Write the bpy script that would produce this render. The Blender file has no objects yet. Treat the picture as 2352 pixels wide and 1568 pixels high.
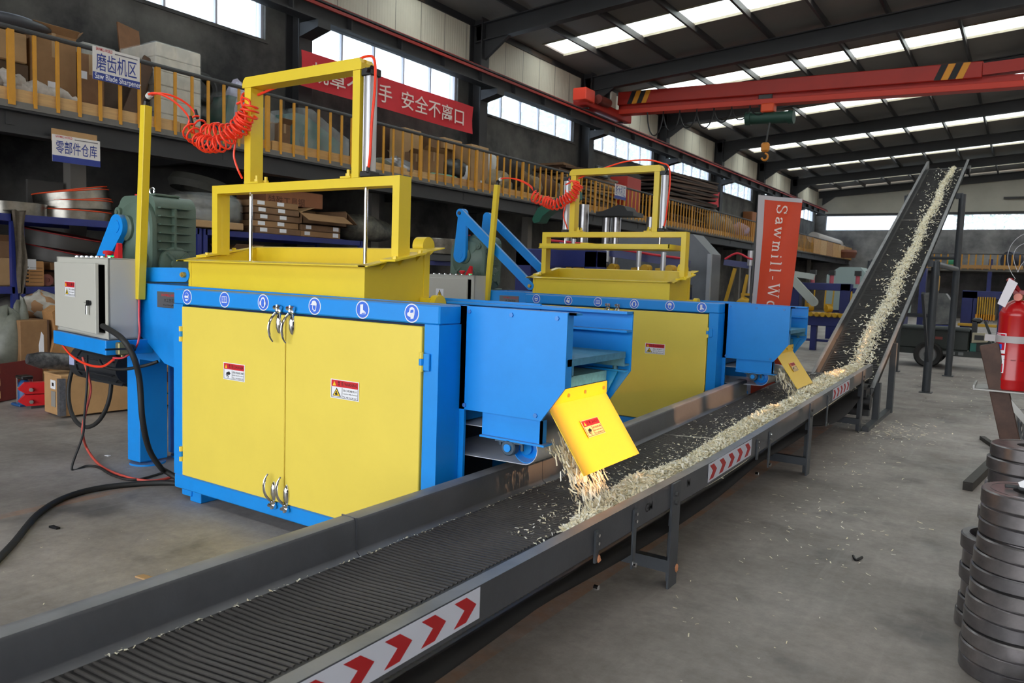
# Workshop hall with two wood shaving machines feeding a belt conveyor.
# World axes: X across the hall (left wall at x = -12.6), Y along the conveyor, Z up, metres.
import bpy, bmesh, math, random
from math import pi, sin, cos, radians, atan2, sqrt
from mathutils import Matrix, Vector

SC = bpy.context.scene
COL = SC.collection
RND = random.Random(7)

# ------------------------------------------------------------------ camera
cam_d = bpy.data.cameras.new('camera')
cam = bpy.data.objects.new('camera', cam_d)
COL.objects.link(cam)
cam_d.sensor_width = 36.0
cam_d.lens = 27.193
cam_d.clip_start = 0.05
cam_d.clip_end = 400
cam.matrix_world = Matrix(((0.831471, -0.075239, 0.550449, 0.000000),
    (0.554526, 0.051748, -0.830556, 0.000000),
    (0.034006, 0.995822, 0.084749, 1.600000),
    (0.000000, 0.000000, 0.000000, 1.000000)))
cam_d.dof.use_dof = True
cam_d.dof.focus_distance = 4.6
cam_d.dof.aperture_fstop = 5.6
SC.camera = cam

# ------------------------------------------------------------------ view
SC.view_settings.view_transform = 'Standard'
SC.view_settings.look = 'None'
SC.view_settings.gamma = 1.0
SC.view_settings.use_curve_mapping = False
SC.view_settings.exposure = 0.08
SC.cycles.use_denoising = True
SC.cycles.max_bounces = 7
SC.cycles.diffuse_bounces = 4
SC.cycles.glossy_bounces = 3
SC.cycles.transmission_bounces = 4
SC.cycles.transparent_max_bounces = 8
SC.cycles.caustics_reflective = False
SC.cycles.caustics_refractive = False
SC.cycles.sample_clamp_indirect = 6.0

# ------------------------------------------------------------------ sky and daylight
world = bpy.data.worlds.new('sky')
SC.world = world
world.use_nodes = True
wnt = world.node_tree
bg = wnt.nodes['Background']
bg.inputs['Color'].default_value = (0.92, 0.96, 1.0, 1)
bg.inputs['Strength'].default_value = 5.0

def portal(name, loc, rot, sx, sy, power=None, color=(1, 1, 1)):
    """daylight coming in through an opening of the hall"""
    d = bpy.data.lights.new(name, 'AREA')
    d.shape = 'RECTANGLE'
    d.size = sx
    d.size_y = sy
    o = bpy.data.objects.new(name, d)
    o.location = loc
    o.rotation_euler = rot
    if power is None:
        d.cycles.is_portal = True
    else:
        d.energy = power
        d.color = color
    COL.objects.link(o)
    return o

portal('gate_daylight', (-3.2, -6.4, 2.9), (radians(90), 0, 0), 16.6, 5.8)

# low evening sun slipping in through the slots of the right hand wall
sd = bpy.data.lights.new('low_sun', 'SUN')
sd.energy = 7.0
sd.color = (1.0, 0.52, 0.24)
sd.angle = radians(0.6)
sun = bpy.data.objects.new('low_sun', sd)
sun.rotation_euler = Vector((-1.0, 0.06, -0.194)).to_track_quat('-Z', 'Y').to_euler()
COL.objects.link(sun)


# ------------------------------------------------------------------ materials
def lin(c):
    return c / 12.92 if c <= 0.04045 else ((c + 0.055) / 1.055) ** 2.4

def rgb(r, g, b):
    return (lin(r / 255), lin(g / 255), lin(b / 255), 1.0)

MATS = {}

def mat(name, col, rough=0.5, metal=0.0, var=0.0, scale=6.0, col2=None, bump=0.0, bscale=40.0, spec=0.5, stretch=None, coat=0.0, dust=None):
    """paint, steel, card ...: one colour with wear noise and fine relief"""
    if name in MATS:
        return MATS[name]
    m = bpy.data.materials.new(name)
    m.use_nodes = True
    nt = m.node_tree
    b = nt.nodes['Principled BSDF']
    b.inputs['Base Color'].default_value = col
    b.inputs['Roughness'].default_value = rough
    b.inputs['Metallic'].default_value = metal
    b.inputs['Specular IOR Level'].default_value = spec
    b.inputs['Coat Weight'].default_value = coat
    tc = nt.nodes.new('ShaderNodeTexCoord')
    src = tc.outputs['Object']
    if stretch:
        mp = nt.nodes.new('ShaderNodeMapping')
        mp.inputs['Scale'].default_value = stretch
        nt.links.new(src, mp.inputs['Vector'])
        src = mp.outputs['Vector']
    if var or col2:
        n = nt.nodes.new('ShaderNodeTexNoise')
        n.inputs['Scale'].default_value = scale
        n.inputs['Detail'].default_value = 6
        n.inputs['Roughness'].default_value = 0.65
        nt.links.new(src, n.inputs['Vector'])
        r = nt.nodes.new('ShaderNodeValToRGB')
        r.color_ramp.elements[0].position = 0.35
        r.color_ramp.elements[1].position = 0.68
        c2 = col2 if col2 else tuple(max(0, c * (1 - var)) for c in col[:3]) + (1,)
        r.color_ramp.elements[0].color = c2
        r.color_ramp.elements[1].color = col
        nt.links.new(n.outputs['Fac'], r.inputs['Fac'])
        nt.links.new(r.outputs['Color'], b.inputs['Base Color'])
    if dust:
        # workshop dust on upward faces; on the rails it also paints sky sheen
        ge = nt.nodes.new('ShaderNodeNewGeometry')
        sx = nt.nodes.new('ShaderNodeSeparateXYZ')
        nt.links.new(ge.outputs['Normal'], sx.inputs[0])
        mr = nt.nodes.new('ShaderNodeMapRange')
        mr.inputs['From Min'].default_value = 0.6
        mr.inputs['From Max'].default_value = 0.95
        mr.inputs['To Max'].default_value = dust[1]
        nt.links.new(sx.outputs['Z'], mr.inputs['Value'])
        nd = nt.nodes.new('ShaderNodeTexNoise')
        nd.inputs['Scale'].default_value = 5
        nd.inputs['Detail'].default_value = 6
        nt.links.new(tc.outputs['Object'], nd.inputs['Vector'])
        md = nt.nodes.new('ShaderNodeMath')
        md.operation = 'MULTIPLY'
        nt.links.new(mr.outputs['Result'], md.inputs[0])
        mq = nt.nodes.new('ShaderNodeMapRange')
        mq.inputs['From Min'].default_value = 0.3
        mq.inputs['From Max'].default_value = 0.6
        mq.inputs['To Min'].default_value = 0.55
        nt.links.new(nd.outputs['Fac'], mq.inputs['Value'])
        nt.links.new(mq.outputs['Result'], md.inputs[1])
        mx = nt.nodes.new('ShaderNodeMix')
        mx.data_type = 'RGBA'
        nt.links.new(md.outputs[0], mx.inputs[0])
        if b.inputs['Base Color'].is_linked:
            nt.links.new(b.inputs['Base Color'].links[0].from_socket, mx.inputs[6])
        else:
            mx.inputs[6].default_value = col
        mx.inputs[7].default_value = dust[0]
        nt.links.new(mx.outputs[2], b.inputs['Base Color'])
    if bump:
        n2 = nt.nodes.new('ShaderNodeTexNoise')
        n2.inputs['Scale'].default_value = bscale
        n2.inputs['Detail'].default_value = 4
        nt.links.new(src, n2.inputs['Vector'])
        bp = nt.nodes.new('ShaderNodeBump')
        bp.inputs['Strength'].default_value = bump
        bp.inputs['Distance'].default_value = 0.01
        nt.links.new(n2.outputs['Fac'], bp.inputs['Height'])
        nt.links.new(bp.outputs['Normal'], b.inputs['Normal'])
    MATS[name] = m
    return m

def glow(name, col, strength):
    m = bpy.data.materials.new(name)
    m.use_nodes = True
    b = m.node_tree.nodes['Principled BSDF']
    b.inputs['Base Color'].default_value = col
    b.inputs['Emission Color'].default_value = col
    b.inputs['Emission Strength'].default_value = strength
    MATS[name] = m
    return m

def sheet_glass(name, tint, haze, hazecol):
    """thin dusty glazing: mostly see-through with a little scattered daylight"""
    m = bpy.data.materials.new(name)
    m.use_nodes = True
    nt = m.node_tree
    nt.nodes.remove(nt.nodes['Principled BSDF'])
    out = nt.nodes['Material Output']
    t = nt.nodes.new('ShaderNodeBsdfTransparent')
    t.inputs['Color'].default_value = tint
    s = nt.nodes.new('ShaderNodeBsdfTranslucent')
    s.inputs['Color'].default_value = hazecol
    mx = nt.nodes.new('ShaderNodeMixShader')
    mx.inputs['Fac'].default_value = haze
    nt.links.new(t.outputs[0], mx.inputs[1])
    nt.links.new(s.outputs[0], mx.inputs[2])
    nt.links.new(mx.outputs[0], out.inputs['Surface'])
    MATS[name] = m
    return m

def film(name, col, amount, rough=0.15):
    """clear wrapping film: glossy skin over whatever it wraps"""
    m = bpy.data.materials.new(name)
    m.use_nodes = True
    nt = m.node_tree
    b = nt.nodes['Principled BSDF']
    out = nt.nodes['Material Output']
    b.inputs['Base Color'].default_value = col
    b.inputs['Roughness'].default_value = rough
    t = nt.nodes.new('ShaderNodeBsdfTransparent')
    mx = nt.nodes.new('ShaderNodeMixShader')
    n = nt.nodes.new('ShaderNodeTexNoise')
    n.inputs["Scale"].default_value = 3.5
    n.inputs['Detail'].default_value = 5
    r = nt.nodes.new('ShaderNodeMapRange')
    r.inputs['From Min'].default_value = 0.35
    r.inputs['From Max'].default_value = 0.65
    r.inputs['To Min'].default_value = max(0, amount - 0.12)
    r.inputs['To Max'].default_value = min(1, amount + 0.15)
    nt.links.new(n.outputs['Fac'], r.inputs['Value'])
    nt.links.new(r.outputs['Result'], mx.inputs['Fac'])
    nt.links.new(t.outputs[0], mx.inputs[1])
    nt.links.new(b.outputs[0], mx.inputs[2])
    nt.links.new(mx.outputs[0], out.inputs['Surface'])
    MATS[name] = m
    return m

# ------------------------------------------------------------------ mesh builder
class MB:
    def __init__(s):
        s.v = []
        s.f = []
        s.mi = []
        s.cur = 0

    def m(s, i):
        s.cur = i
        return s

    def add(s, vs, fs):
        o = len(s.v)
        s.v += [tuple(p) for p in vs]
        for f in fs:
            s.f.append(tuple(i + o for i in f))
            s.mi.append(s.cur)
        return s

    def obox(s, c, ax, h, ch=0.0):
        """oriented box, centre c, axes ax (3 unit vectors), half sizes h, chamfer ch"""
        c = Vector(c)
        ax = [Vector(a) for a in ax]
        ch = min(ch, min(h) * 0.6)
        if ch <= 0:
            vs = []
            for k in (-1, 1):
                for j in (-1, 1):
                    for i in (-1, 1):
                        vs.append(c + ax[0] * (i * h[0]) + ax[1] * (j * h[1]) + ax[2] * (k * h[2]))
            return s.add(vs, [(0, 2, 3, 1), (4, 5, 7, 6), (0, 1, 5, 4), (2, 6, 7, 3), (0, 4, 6, 2), (1, 3, 7, 5)])
        vs, idx = [], {}
        for k in (-1, 1):
            for j in (-1, 1):
                for i in (-1, 1):
                    for a in range(3):
                        e = [h[0] - ch, h[1] - ch, h[2] - ch]
                        e[a] = h[a]
                        idx[(i, j, k, a)] = len(vs)
                        vs.append(c + ax[0] * (i * e[0]) + ax[1] * (j * e[1]) + ax[2] * (k * e[2]))
        fs = []
        S = (-1, 1)
        for q in S:
            fs.append([idx[(q, j, k, 0)] for j, k in ((-1, -1), (1, -1), (1, 1), (-1, 1))])
            fs.append([idx[(i, q, k, 1)] for i, k in ((-1, -1), (1, -1), (1, 1), (-1, 1))])
            fs.append([idx[(i, j, q, 2)] for i, j in ((-1, -1), (1, -1), (1, 1), (-1, 1))])
        for a in S:
            for b in S:
                fs.append([idx[(-1, a, b, 1)], idx[(1, a, b, 1)], idx[(1, a, b, 2)], idx[(-1, a, b, 2)]])
                fs.append([idx[(a, -1, b, 0)], idx[(a, 1, b, 0)], idx[(a, 1, b, 2)], idx[(a, -1, b, 2)]])
                fs.append([idx[(a, b, -1, 0)], idx[(a, b, 1, 0)], idx[(a, b, 1, 1)], idx[(a, b, -1, 1)]])
        for i in S:
            for j in S:
                for k in S:
                    fs.append([idx[(i, j, k, 0)], idx[(i, j, k, 1)], idx[(i, j, k, 2)]])
        return s.add(vs, fs)

    def box(s, x0, x1, y0, y1, z0, z1, ch=0.0):
        return s.obox(((x0 + x1) / 2, (y0 + y1) / 2, (z0 + z1) / 2), ((1, 0, 0), (0, 1, 0), (0, 0, 1)),
                      (abs(x1 - x0) / 2, abs(y1 - y0) / 2, abs(z1 - z0) / 2), ch)

    def bar(s, p, q, w, h, up=(0, 0, 1), ch=0.0):
        """rectangular bar from p to q, w across, h along up"""
        p, q = Vector(p), Vector(q)
        d = q - p
        L = d.length
        d.normalize()
        u = Vector(up)
        a = d.cross(u)
        if a.length < 1e-4:
            u = Vector((1, 0, 0))
            a = d.cross(u)
        a.normalize()
        u = a.cross(d)
        return s.obox((p + q) / 2, (d, a, u), (L / 2, w / 2, h / 2), ch)

    def tube(s, pts, r, n=8, closed=False, cap=True):
        pts = [Vector(p) for p in pts]
        N = len(pts)
        rs = r if isinstance(r, (list, tuple)) else [r] * N
        t0 = (pts[1] - pts[0]).normalized()
        ref = Vector((0, 0, 1)) if abs(t0.z) < 0.9 else Vector((1, 0, 0))
        a = t0.cross(ref).normalized()
        vs, fs = [], []
        for i, p in enumerate(pts):
            if closed:
                t = pts[(i + 1) % N] - pts[i - 1]
            else:
                t = pts[min(i + 1, N - 1)] - pts[max(i - 1, 0)]
            if t.length < 1e-9:
                t = t0.copy()
            t.normalize()
            a = a - t * a.dot(t)
            if a.length < 1e-6:
                a = t.orthogonal()
            a.normalize()
            b = t.cross(a)
            for k in range(n):
                an = 2 * pi * k / n
                vs.append(p + a * (rs[i] * cos(an)) + b * (rs[i] * sin(an)))
        M = N if closed else N - 1
        for i in range(M):
            j = (i + 1) % N
            for k in range(n):
                l = (k + 1) % n
                fs.append((i * n + k, i * n + l, j * n + l, j * n + k))
        if cap and not closed:
            fs.append(tuple(range(n))[::-1])
            fs.append(tuple((N - 1) * n + k for k in range(n)))
        return s.add(vs, fs)

    def cyl(s, p, q, r, n=20, r2=None):
        return s.tube([p, q], [r, r if r2 is None else r2], n)

    def lathe(s, prof, c=(0, 0, 0), axis=(0, 0, 1), n=24, a0=0.0, a1=2 * pi, caps=True):
        """profile [(radius, height)] turned round axis through c"""
        c = Vector(c)
        ax = Vector(axis).normalized()
        e1 = ax.orthogonal().normalized()
        e2 = ax.cross(e1)
        full = abs(a1 - a0 - 2 * pi) < 1e-6
        cnt = n if full else n + 1
        vs, fs = [], []
        for (r, h) in prof:
            for k in range(cnt):
                an = a0 + (a1 - a0) * k / n
                vs.append(c + ax * h + e1 * (r * cos(an)) + e2 * (r * sin(an)))
        for i in range(len(prof) - 1):
            for k in range(n):
                l = (k + 1) % cnt
                fs.append((i * cnt + k, i * cnt + l, (i + 1) * cnt + l, (i + 1) * cnt + k))
        if full and caps:
            if prof[0][0] > 1e-5:
                fs.append(tuple(range(cnt))[::-1])
            if prof[-1][0] > 1e-5:
                fs.append(tuple((len(prof) - 1) * cnt + k for k in range(cnt)))
        return s.add(vs, fs)

    def ring(s, c, r0, r1, h, axis=(0, 0, 1), n=32, ch=0.0):
        """flat ring: bore r0, outside r1, height h, base centre c"""
        c = Vector(c)
        ax = Vector(axis).normalized()
        e1 = ax.orthogonal().normalized()
        e2 = ax.cross(e1)
        prof = [(r0, 0), (r1 - ch, 0), (r1, ch), (r1, h - ch), (r1 - ch, h), (r0, h)] if ch else [(r0, 0), (r1, 0), (r1, h), (r0, h)]
        P = len(prof)
        vs, fs = [], []
        for (r, z) in prof:
            for k in range(n):
                an = 2 * pi * k / n
                vs.append(c + ax * z + e1 * (r * cos(an)) + e2 * (r * sin(an)))
        for i in range(P):
            j = (i + 1) % P
            for k in range(n):
                l = (k + 1) % n
                fs.append((i * n + k, i * n + l, j * n + l, j * n + k))
        return s.add(vs, fs)

    def prism(s, poly, o, u, v, w0, w1):
        """polygon [(a,b)] in the plane o + a*u + b*v, pulled from w0 to w1 along u x v"""
        o, u, v = Vector(o), Vector(u), Vector(v)
        w = u.cross(v).normalized()
        n = len(poly)
        vs = [o + u * a + v * b + w * w0 for a, b in poly] + [o + u * a + v * b + w * w1 for a, b in poly]
        fs = [tuple(range(n))[::-1], tuple(range(n, 2 * n))]
        for i in range(n):
            j = (i + 1) % n
            fs.append((i, j, n + j, n + i))
        return s.add(vs, fs)

    def blob(s, c, r, seed=0, amp=0.15, nu=14, nv=9, flat=None):
        """lumpy soft bundle with radii r"""
        rn = random.Random(seed)
        ph = [rn.uniform(0, 6.28) for _ in range(8)]
        vs, fs = [], []
        for j in range(nv + 1):
            th = pi * j / nv
            for i in range(nu):
                a = 2 * pi * i / nu
                k = 1 + amp * (sin(3 * a + ph[0] + 2 * th) * 0.5 + sin(5 * a + ph[1]) * sin(4 * th + ph[2]) * 0.5 + sin(2 * a + ph[3]) * cos(3 * th + ph[4]) * 0.6)
                z = cos(th) * r[2] * k
                if flat is not None:
                    z = max(z, flat)
                vs.append((c[0] + sin(th) * cos(a) * r[0] * k, c[1] + sin(th) * sin(a) * r[1] * k, c[2] + z))
        for j in range(nv):
            for i in range(nu):
                l = (i + 1) % nu
                fs.append((j * nu + i, (j + 1) * nu + i, (j + 1) * nu + l, j * nu + l))
        return s.add(vs, fs)

    def quad(s, a, b, c, d):
        return s.add([a, b, c, d], [(0, 1, 2, 3)])

    def grid(s, rows):
        R, Cc = len(rows), len(rows[0])
        vs = [p for r in rows for p in r]
        fs = []
        for i in range(R - 1):
            for j in range(Cc - 1):
                fs.append((i * Cc + j, i * Cc + j + 1, (i + 1) * Cc + j + 1, (i + 1) * Cc + j))
        return s.add(vs, fs)

WM = {}        # world matrix of every object as it is built

def meshdata(name, mb, mats, inv=None, smooth=35, fix=True):
    me = bpy.data.meshes.new(name)
    vs = mb.v
    if inv is not None:
        vs = [tuple(inv @ Vector(p)) for p in vs]
    me.from_pydata(vs, [], mb.f)
    if not isinstance(mats, (list, tuple)):
        mats = [mats]
    for m in mats:
        me.materials.append(m)
    if len(mats) > 1:
        me.polygons.foreach_set('material_index', mb.mi)
    if fix:
        bm = bmesh.new()
        bm.from_mesh(me)
        bmesh.ops.recalc_face_normals(bm, faces=bm.faces)
        bm.to_mesh(me)
        bm.free()
    me.polygons.foreach_set('use_smooth', [True] * len(me.polygons))
    me.set_sharp_from_angle(angle=radians(smooth))
    me.update()
    return me

def props(o, label=None, cat=None, group=None, kind=None):
    if label:
        o['label'] = label
    if cat:
        o['category'] = cat
    if group:
        o['group'] = group
    if kind:
        o['kind'] = kind
    return o

def thing(name, loc, label, cat, group=None, kind=None, rz=0.0, scale=1.0):
    o = bpy.data.objects.new(name, None)
    o.empty_display_size = 0.1
    o.location = loc
    o.rotation_euler = (0, 0, rz)
    o.scale = (scale,) * 3
    COL.objects.link(o)
    WM[o.name] = Matrix.Translation(Vector(loc)) @ Matrix.Rotation(rz, 4, 'Z') @ Matrix.Scale(scale, 4)
    return props(o, label, cat, group, kind)

def part(name, mb, m, parent=None, label=None, local=False, smooth=35, fix=True, kind=None):
    """one mesh object; its points are given in world space unless local"""
    P = WM[parent.name] if parent else Matrix.Identity(4)
    inv = None if (local or parent is None) else P.inverted()
    o = bpy.data.objects.new(name, meshdata(name, mb, m, inv, smooth, fix))
    COL.objects.link(o)
    if parent:
        o.parent = parent
    WM[o.name] = P
    return props(o, label, None, None, kind)

def solo(name, mb, m, label, cat, group=None, kind=None, smooth=35, fix=True, loc=None):
    """a thing that is one mesh; its origin goes to the middle of its base"""
    if loc is None:
        xs = [p[0] for p in mb.v]
        ys = [p[1] for p in mb.v]
        zs = [p[2] for p in mb.v]
        loc = ((min(xs) + max(xs)) / 2, (min(ys) + max(ys)) / 2, min(zs))
    T = Matrix.Translation(Vector(loc))
    o = bpy.data.objects.new(name, meshdata(name, mb, m, T.inverted(), smooth, fix))
    o.location = loc
    COL.objects.link(o)
    WM[o.name] = T
    return props(o, label, cat, group, kind)

def struct(name, mb, m, parent=None, smooth=35):
    o = part(name, mb, m, parent, smooth=smooth)
    if parent is None:
        o['kind'] = 'structure'
    return o

def inst(name, me, parent, loc, rot=(0, 0, 0), scale=(1, 1, 1)):
    """another piece that shares mesh data, placed in its parent's space"""
    o = bpy.data.objects.new(name, me)
    o.location = loc
    o.rotation_euler = rot
    o.scale = scale
    COL.objects.link(o)
    o.parent = parent
    WM[o.name] = WM[parent.name] @ (Matrix.Translation(Vector(loc)))
    return o

def words(name, text, size, m, parent, o, u, v, spacing=1.0, bold=0.0, align='CENTER', width=None, stretch=1.0):
    """flat lettering: centre o, reading direction u, up direction v"""
    cu = bpy.data.curves.new(name, 'FONT')
    cu.body = text
    cu.size = size
    cu.align_x = align
    cu.align_y = 'CENTER'
    cu.space_character = spacing
    cu.offset = bold if bold else (size * 0.006 if any(ord(ch) > 0x2000 for ch in text) else size * 0.006)
    cu.resolution_u = 3
    tmp = bpy.data.objects.new(name + '_curve', cu)
    COL.objects.link(tmp)
    dg = bpy.context.evaluated_depsgraph_get()
    me = bpy.data.meshes.new_from_object(tmp.evaluated_get(dg))
    bpy.data.objects.remove(tmp)
    if len(me.vertices) == 0:
        return None
    u, v = Vector(u).normalized(), Vector(v).normalized()
    w = u.cross(v).normalized()
    xs = [p.co.x for p in me.vertices]
    k = stretch
    if width:
        k = width / (max(xs) - min(xs))
    off = (max(xs) + min(xs)) / 2 if align == 'CENTER' else min(xs)
    P = WM[parent.name].inverted() if parent else Matrix.Identity(4)
    oo = Vector(o)
    for p in me.vertices:
        p.co = P @ (oo + u * ((p.co.x - off) * k) + v * p.co.y)
    me.materials.clear()
    me.materials.append(m)
    ob = bpy.data.objects.new(name, me)
    COL.objects.link(ob)
    ob.parent = parent
    WM[ob.name] = WM[parent.name] if parent else Matrix.Identity(4)
    return ob

def bez(p0, p1, p2, p3, n=12):
    p0, p1, p2, p3 = map(Vector, (p0, p1, p2, p3))
    out = []
    for i in range(n + 1):
        t = i / n
        out.append(p0 * (1 - t) ** 3 + p1 * (3 * t * (1 - t) ** 2) + p2 * (3 * t * t * (1 - t)) + p3 * t ** 3)
    return out

def spline(pts, k=6):
    """smooth path through pts"""
    pts = [Vector(p) for p in pts]
    out = []
    for i in range(len(pts) - 1):
        a = pts[max(i - 1, 0)]
        b, c = pts[i], pts[i + 1]
        d = pts[min(i + 2, len(pts) - 1)]
        for j in range(k):
            t = j / k
            out.append(0.5 * ((2 * b) + (c - a) * t + (2 * a - 5 * b + 4 * c - d) * t * t + (3 * b - a - 3 * c + d) * t ** 3))
    out.append(pts[-1])
    return out

X3, Y3, Z3 = Vector((1, 0, 0)), Vector((0, 1, 0)), Vector((0, 0, 1))

# paints and stuffs used all over
BLUE = mat('blue_paint', rgb(6, 144, 234), 0.42, var=0.10, scale=2.5, dust=(rgb(128, 128, 130), 0.75))
YELLOW = mat('yellow_paint', rgb(234, 204, 44), 0.42, var=0.05, scale=3, coat=0.1)
DOORYEL = mat('pale_yellow_paint', rgb(236, 211, 84), 0.45, var=0.05, scale=2.5)
CHUTEYEL = mat('deep_yellow_paint', rgb(250, 205, 40), 0.4)
RAILGREY = mat('grey_rail_paint', rgb(74, 76, 82), 0.40, var=0.25, scale=4, bump=0.05, bscale=60, dust=(rgb(150, 148, 148), 0.6))  # lighter tops: dust, with the sky's sheen put into the colour
CHROME = mat('chrome', (0.75, 0.75, 0.76, 1), 0.12, 1.0)
STEEL = mat('machined_steel', rgb(172, 170, 172), 0.3, 1.0, var=0.35, scale=7)
ALU = mat('anodised_aluminium', rgb(190, 190, 194), 0.38, 0.55)
BLACK = mat('black_plastic', rgb(24, 24, 26), 0.45)
RUBBER = mat('black_rubber', rgb(34, 33, 32), 0.6, var=0.3, scale=5)
WHITE = mat('white_print', rgb(236, 236, 240), 0.5)
RED = mat('red_print', rgb(206, 22, 36), 0.5)
INK = mat('black_print', rgb(22, 22, 24), 0.6)
SIGNBLUE = mat('sign_blue_print', rgb(40, 58, 138), 0.5)
PICTO = mat('safety_blue_print', rgb(58, 110, 222), 0.5)
WARNYEL = mat('warning_yellow_print', rgb(240, 200, 30), 0.5)
CARD = mat('brown_cardboard', rgb(160, 122, 84), 0.85, var=0.2, scale=3, bump=0.1, bscale=20)
CARD2 = mat('dull_cardboard', rgb(132, 100, 72), 0.85, var=0.25, scale=4)
CARD3 = mat('light_cardboard', rgb(182, 146, 104), 0.85, var=0.15, scale=4)
WOOD = mat('raw_board', rgb(205, 160, 102), 0.7, var=0.25, scale=3, stretch=(6, 0.6, 6))
PLY = mat('plywood', rgb(190, 148, 100), 0.7, var=0.2, scale=3)
DARKWOOD = mat('dark_board', rgb(94, 68, 50), 0.75, var=0.3, scale=4)
RACKBLUE = mat('dark_blue_rack_paint', rgb(38, 48, 118), 0.45, var=0.2, scale=4)
NAVY = mat('navy_machine_paint', rgb(34, 44, 112), 0.45, var=0.2, scale=3)
DARKSTEEL = mat('dark_painted_steel', rgb(74, 74, 75), 0.6, var=0.25, scale=2)
HOSERED = mat('orange_red_hose', rgb(255, 66, 36), 0.35)
GREENGREY = mat('grey_green_casting', rgb(92, 112, 99), 0.42, var=0.12, scale=8, bump=0.12, bscale=120)
RUST = mat('rusty_steel', rgb(84, 60, 50), 0.7, var=0.45, scale=9)


# ================================================================== the hall
WX0 = -12.6
COLY = [4.7, 10.7, 16.7, 22.7, 29.0, 35.6, 42.4, 49.4, 56.5]
YEND = 56.5
RIDGE = -0.6
def roofz(x):
    return 8.22 + 0.075 * (min(x, 2 * RIDGE - x) - WX0)

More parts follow.
